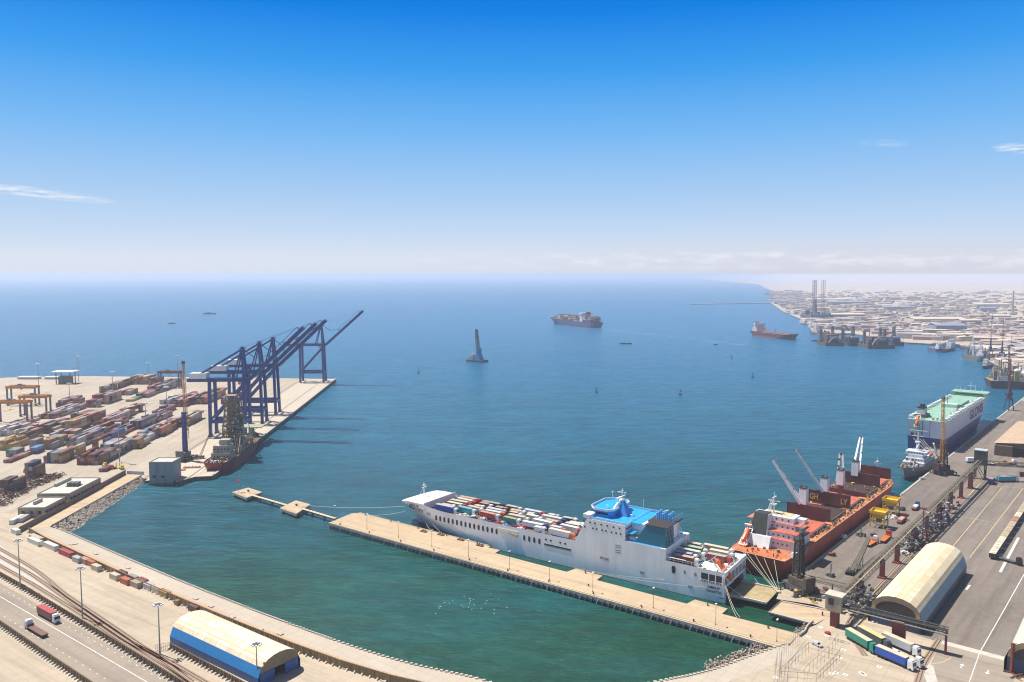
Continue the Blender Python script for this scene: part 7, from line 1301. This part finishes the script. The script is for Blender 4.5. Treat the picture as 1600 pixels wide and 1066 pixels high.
# supply boats and ships on the right
for i, (a, b_, lb, cc2, hh, wd) in enumerate((((1452, 548), (1474, 551), 'white and dark supply boat, outer of the two moored side by side', (.10, .12, .2), 6, 12), ((1468, 551), (1492, 547), 'second white topped supply boat, inner of the pair', (.10, .10, .16), 6, 12), ((1456, 541), (1500, 543), 'long pale ship behind the two supply boats', (.25, .26, .30), 6, 13), ((1500, 546), (1530, 548), 'grey ship moored at the straight town quay', (.16, .17, .22), 6, 13),
        ((1508, 562), (1548, 566), 'dense white and blue offshore ship with many masts', (.20, .22, .20), 9, 20), ((1548, 572), (1536, 577), 'small dark blue tug beside the offshore ship', (.05, .07, .16), 5, 8), ((1542, 604), (1640, 608), 'big brown decked offshore vessel with round white tanks at the photo edge', (.08, .05, .05), 10, 40))):
    t_, L = ship_at(G(*a, WL)[:2], G(*b_, WL)[:2], 'offshore_vessel', lb, 'ship', 'offshore ships moored on the town side'); M_ = mat('vessel_%d' % i, cc2, .7, var=.3)
    q = MB(); hull(q, L, wd, hh, [(hh, 0)], deck_z=hh - .4, md=1, bow_rake=4); q.build('hull', [M_, mat('deck_olive', (.24, .22, .15), .8, var=.4)], t_)
    q = MB(); f0, f1 = (.55, .82) if i < 6 else (.12, .30); q.box(L * f0, L * f1, -wd * .4, wd * .4, hh - .4, hh + 5); q.box(L * (f0 + .04), L * (f1 - .05), -wd * .34, wd * .34, hh + 5, hh + 9); q.build('deckhouse', mat('far_white2', (.56, .56, .60), .6), t_)
    q = MB(); q.tube((L * (f0 + .1), 0, hh + 9), (L * (f0 + .1), 0, hh + 17), .3); clutter(q, L * .1, L * .5, -wd * .4, wd * .4, hh - .4, 24, i, (0, 1, 2), 1.2, 3.5)
    if i == 4: clutter(q, 4, L - 6, -8, 8, hh, 90, 77, (0, 1, 2), 1.6, 13); [q.lattice((x, 0, hh), (x, 0, hh + 24), 2.5, 1, bays=6, r=.2, m=1) for x in (14, 26)]
    if i == 6: clutter(q, 6, L - 8, -18, 18, hh, 260, 78, (0, 1, 2, 3), 2.4, 16); [q.lattice((x, y, hh), (x, y, hh + 26), 4, 2.4, bays=6, r=.3, m=3) for x, y in ((12, -8), (26, 8), (50, -10))]
    q.build('deck_gear', [mat('gear_cream', (.45, .40, .32), .7, var=.4), mat('far_white2', (.56, .56, .60)), MACH, mat('gear_ochre', (.36, .27, .10), .7)], t_)
    if i == 6:
        for x, y in ((34, 4), (46, 4), (58, 6), (40, -8)):
            q = MB(); n = 8; R_ = 5
            for a in range(5): z0, z1 = -math.cos(a * math.pi / 5), -math.cos((a + 1) * math.pi / 5); r0, r1 = math.sin(a * math.pi / 5) * R_ + .01, math.sin((a + 1) * math.pi / 5) * R_ + .01; q.tube((x, y, hh + 9 + z0 * R_), (x, y, hh + 9 + z1 * R_), r0, r1, 10)
            q.build('round_tank', WHITE, t_)
# far tower cranes
for i, (px, py, pt, lb, jm, ms) in enumerate(((1547, 561, 490, 'dark blue portal crane with faint orange jib on the town side, nearer the offshore ship', (.45, .22, .16), NAVY), (1565, 563, 497, 'second dark blue portal crane with faint orange jib on the town side', (.45, .22, .16), NAVY), (1580, 545, 525, 'small red tipped crane above the offshore vessel', (.5, .06, .05), REDP))):
    c = G(px, py); h = HC - (pt - 430) * c.y / FPX; t_ = thing('portal_crane', lb, 'crane', c, 1.0, 'portal cranes of the farther docks'); portal(t_, h * .45, (-1, 0, h), ms, mat('far_jib%d' % i, jm, .7), 5)
t_ = thing('radio_mast', 'thin hazy radio mast rising from the far town', 'mast', G(1582, 492)); q = MB(); q.lattice((0, 0, 0), (0, 0, 85), 4, 2, bays=12, r=.5); q.build('mast', JL, t_)
# small boats and buoys out on the water
for px, py, lb, L in ((318, 491, 'tiny ship far out on the open sea', 46), (263, 506, 'smaller dark boat nearer than the tiny ship at sea', 22), (968, 537.5, 'tiny boat, outer one of the pair behind the container ship wake', 16), (976, 537.8, 'tiny boat, inner one of the pair behind the container ship wake', 16), (1268, 533, 'small dark boat off the tanker bow', 18), (1115, 539, 'tiny dark boat alone in the bay', 9), (1436, 537, 'small dark launch off the town quay', 16)):
    t_ = thing('small_boat', lb, 'boat', G(px, py, WL), .1, 'small boats in the bay'); q = MB(); hull(q, L, L * .28, L * .07 + .8, [(L * .07 + .8, 0)], deck_z=L * .06 + .6, md=0, bow_rake=1.5, stern_rake=.5, draft=.5); q.build('hull', mat('boat_dark', (.06, .05, .06), .7), t_); q = MB(); q.box(L * .25, L * .5, -L * .09, L * .09, L * .06 + .6, L * .06 + .6 + L * .1); q.tube((L * .35, 0, L * .1), (L * .35, 0, L * .26), .15); q.build('cabin', mat('boat_cabin', (.35, .32, .3), .7), t_)
for px, py, lb in ((932, 613, 'dark buoy floating alone in mid bay'), (1063, 617, 'tall dark channel buoy with a top mark'), (1143, 560, 'dark buoy farther out, between bay centre and tanker'), (1176, 590, 'small dark buoy nearest the red ship cranes'), (654, 583, 'tiny buoy right of the blue crane tips')):
    t_ = thing('buoy', lb, 'buoy', G(px, py, WL), 0, 'channel buoys in the bay'); q = MB(); q.tube((0, 0, -.4), (0, 0, 1.1), 1.5, 1.5, 10); q.build('float', BLACK, t_); q = MB(); [q.bar((x, y, 1.1), (x * .3, y * .3, 5), .2) for x in (-1, 1) for y in (-1, 1)]; q.box(-.6, .6, -.6, .6, 4.6, 6); q.build('top_frame', DGREY, t_)
# gulls on the inner basin
rg = random.Random(77); gl = MB(); gl.hexa([(-.35, -.12, 0), (.35, -.08, 0), (.35, .08, 0), (-.35, .12, 0)], [(-.45, -.1, .28), (.3, -.1, .3), (.3, .1, .3), (-.45, .1, .28)]); gl.hexa([(.28, -.08, .2), (.5, -.06, .3), (.5, .06, .3), (.28, .08, .2)], [(.3, -.07, .48), (.5, -.05, .46), (.5, .05, .46), (.3, .07, .48)]); gl.hexa([(-.5, -.3, .25), (.1, -.3, .25), (.1, .3, .25), (-.5, .3, .25)], [(-.4, -.22, .32), (.1, -.22, .34), (.1, .22, .34), (-.4, .22, .32)])
gm = gl.mesh('gull', WHITE)
for i in range(26):
    px, py = rg.gauss(728, 26), rg.gauss(946, 8)
    o = bpy.data.objects.new('gull', gm); COL.objects.link(o); o.location = G(px, py, WL); o.scale = (.5,) * 3; o.rotation_euler.z = rg.uniform(0, 6); tag(o, 'white gull floating in the loose flock on the green inner basin', 'gull', 'gulls floating on the inner basin')
# ================================================================ FAR TOWN
rt = random.Random(99); tb = []
tmats = [(mat('town_white', (.50, .45, .41), .8), 'white'), (mat('town_tan', (.40, .31, .24), .8), 'tan'), (mat('town_grey', (.30, .28, .29), .8), 'grey'), (mat('town_pink', (.45, .30, .26), .8), 'pinkish'), (mat('town_blue', (.22, .24, .32), .8), 'dark blue'), (mat('town_cream', (.54, .46, .37), .8), 'cream'), (mat('town_brown', (.30, .24, .21), .8), 'brown')]  # tones paled and pinked so the colours carry part of the haze
def coast_y(px):
    for (x0, y0), (x1, y1) in zip(cst, cst[1:]):
        if x0 <= px <= x1: return y0 + (y1 - y0) * (px - x0) / (x1 - x0)
    return 600 if px > 1600 else 475
while len(tb) < 2400:
    px = rt.uniform(1205, 1625); cy = coast_y(px); py = 455 + (cy - 6 - 455) * rt.random() ** .8
    c = G(px, py); big = rt.random() < .16; tb.append((py, px, c, big))
for px, py, bw_, bd, bh, mi in ((1320, 477, 190, 60, 16, 4), (1398, 485, 120, 50, 14, 4), (1320, 497, 110, 50, 13, 2), (1480, 518, 75, 40, 16, 4), (1512, 508, 60, 30, 14, 2), (1560, 500, 60, 30, 14, 2), (1290, 471, 200, 60, 12, 5), (1460, 505, 150, 60, 14, 5), (1540, 488, 60, 30, 16, 4), (1545, 480, 160, 60, 14, 0), (1590, 552, 20, 30, 12, 4)):
    t_ = thing('town_hall_building', 'large %s industrial hall in the far town at its %s' % (tmats[mi][1], {1320: 'middle' if py < 490 else 'waterfront', 1398: 'centre, wide and low', 1480: 'quay behind the supply boats', 1512: 'quay, behind the masts', 1560: 'edge beyond the portal cranes', 1290: 'outer end by the rig', 1460: 'centre, pale long one', 1540: 'back, tall bluish one', 1545: 'back, long pale roof', 1590: 'end beside the photo edge'}[px]), 'building', G(px, py), rt.uniform(-.1, .1), 'industrial halls in the far town')
    q = MB(); q.box(-bw_ / 2, bw_ / 2, -bd / 2, bd / 2, 0, bh); q.build('wall', tmats[mi][0], t_); q = MB(); q.add([(-bw_ / 2 - 1, -bd / 2 - 1, bh), (bw_ / 2 + 1, -bd / 2 - 1, bh), (bw_ / 2 + 1, 0, bh + 4), (-bw_ / 2 - 1, 0, bh + 4), (-bw_ / 2 - 1, bd / 2 + 1, bh), (bw_ / 2 + 1, bd / 2 + 1, bh)], [(0, 1, 2, 3), (3, 2, 5, 4)]); q.build('roof', tmats[mi if mi == 4 else 5][0], t_)
tb.sort(key=lambda b_: -b_[0]); stuffq = MB(); LC_ = {}
ROWN = ['waterfront', 'near', 'middle', 'farther']
for i, (py, px, c, big) in enumerate(tb):
    mi = rt.choices(range(7), (5, 4, 4, 3, 2, 4, 3))[0]; ri = rt.choices(range(7), (5, 3, 3, 2, 1, 4, 2))[0]; w_, d_, h_ = (rt.uniform(26, 60), rt.uniform(18, 34), rt.uniform(6, 12)) if big else (rt.uniform(8, 22), rt.uniform(8, 18), rt.uniform(3, 9)); f_ = 1 + max(0, (c.y - 2200) / 4500); w_ *= f_; d_ *= f_; r_ = rt.choice((.08, .08, 1.2, -.4)) + rt.uniform(-.05, .05)
    if i < 288:
        q = MB(); q.box(-w_ / 2, w_ / 2, -d_ / 2, d_ / 2, 0, h_, 0)
        if big: q.add([(-w_ / 2 - .5, -d_ / 2 - .5, h_), (w_ / 2 + .5, -d_ / 2 - .5, h_), (w_ / 2 + .5, 0, h_ + 2), (-w_ / 2 - .5, 0, h_ + 2), (-w_ / 2 - .5, d_ / 2 + .5, h_), (w_ / 2 + .5, d_ / 2 + .5, h_)], [(0, 1, 2, 3), (3, 2, 5, 4)], 1)
        else: q.box(-w_ / 2 - .3, w_ / 2 + .3, -d_ / 2 - .3, d_ / 2 + .3, h_, h_ + .5, 1)
        zone = 'behind the rig' if px < 1300 else 'behind the arched vessels' if px < 1410 else 'behind the supply boats' if px < 1500 else 'behind the offshore ships'
        lb = '%s %s with %s roof %s' % ('long' if big else 'small', tmats[mi][1] + (' shed' if big else ' house'), tmats[ri][1], zone); LC_[lb] = LC_.get(lb, 0) + 1; lb += ', %s from the water' % ORD[min(19, LC_[lb] - 1)]
        tag(q.build('town_building', [tmats[mi][0], tmats[ri][0]], loc=c, rot=r_), lb, 'building', 'small buildings of the far town')
    else:
        ca, sa = math.cos(r_), math.sin(r_); vs = [(c.x + dx * ca - dy * sa, c.y + dx * sa + dy * ca, z) for z in (0, h_) for dx, dy in ((-w_ / 2, -d_ / 2), (w_ / 2, -d_ / 2), (w_ / 2, d_ / 2), (-w_ / 2, d_ / 2))]
        stuffq.add(vs, [(0, 1, 5, 4), (1, 2, 6, 5), (2, 3, 7, 6), (3, 0, 4, 7)], mi); stuffq.add(vs[4:], [(0, 1, 2, 3)], ri)
tag(stuffq.build('distant_town', [m_[0] for m_ in tmats]), 'mass of low pale buildings of the far town fading into haze', 'town', kind='stuff')
# ================================================================ HAZE
hz = MB(); hz.box(-61990, 61990, -290, 71000, -10.5, 152); ho = hz.build('haze', [])
hm = bpy.data.materials.new('haze_air'); hm.use_nodes = True; nt = hm.node_tree; nt.nodes.clear(); pv = nt.nodes.new('ShaderNodeVolumePrincipled'); oo = nt.nodes.new('ShaderNodeOutputMaterial'); nt.links.new(pv.outputs[0], oo.inputs['Volume'])
pv.inputs['Color'].default_value = (.76, .82, .95, 1); pv.inputs['Density'].default_value = .0001; pv.inputs['Anisotropy'].default_value = .2
ho.data.materials.append(hm); tag(ho, kind='stuff'); ho['label'] = 'pale sea haze that fades the distance'

for o in bpy.data.objects:
    if o.get('label') and len(str(o['label']).replace(',', ' ').split()) > 16: print('LONG', len(o['label'].split()), o.name, o['label'])
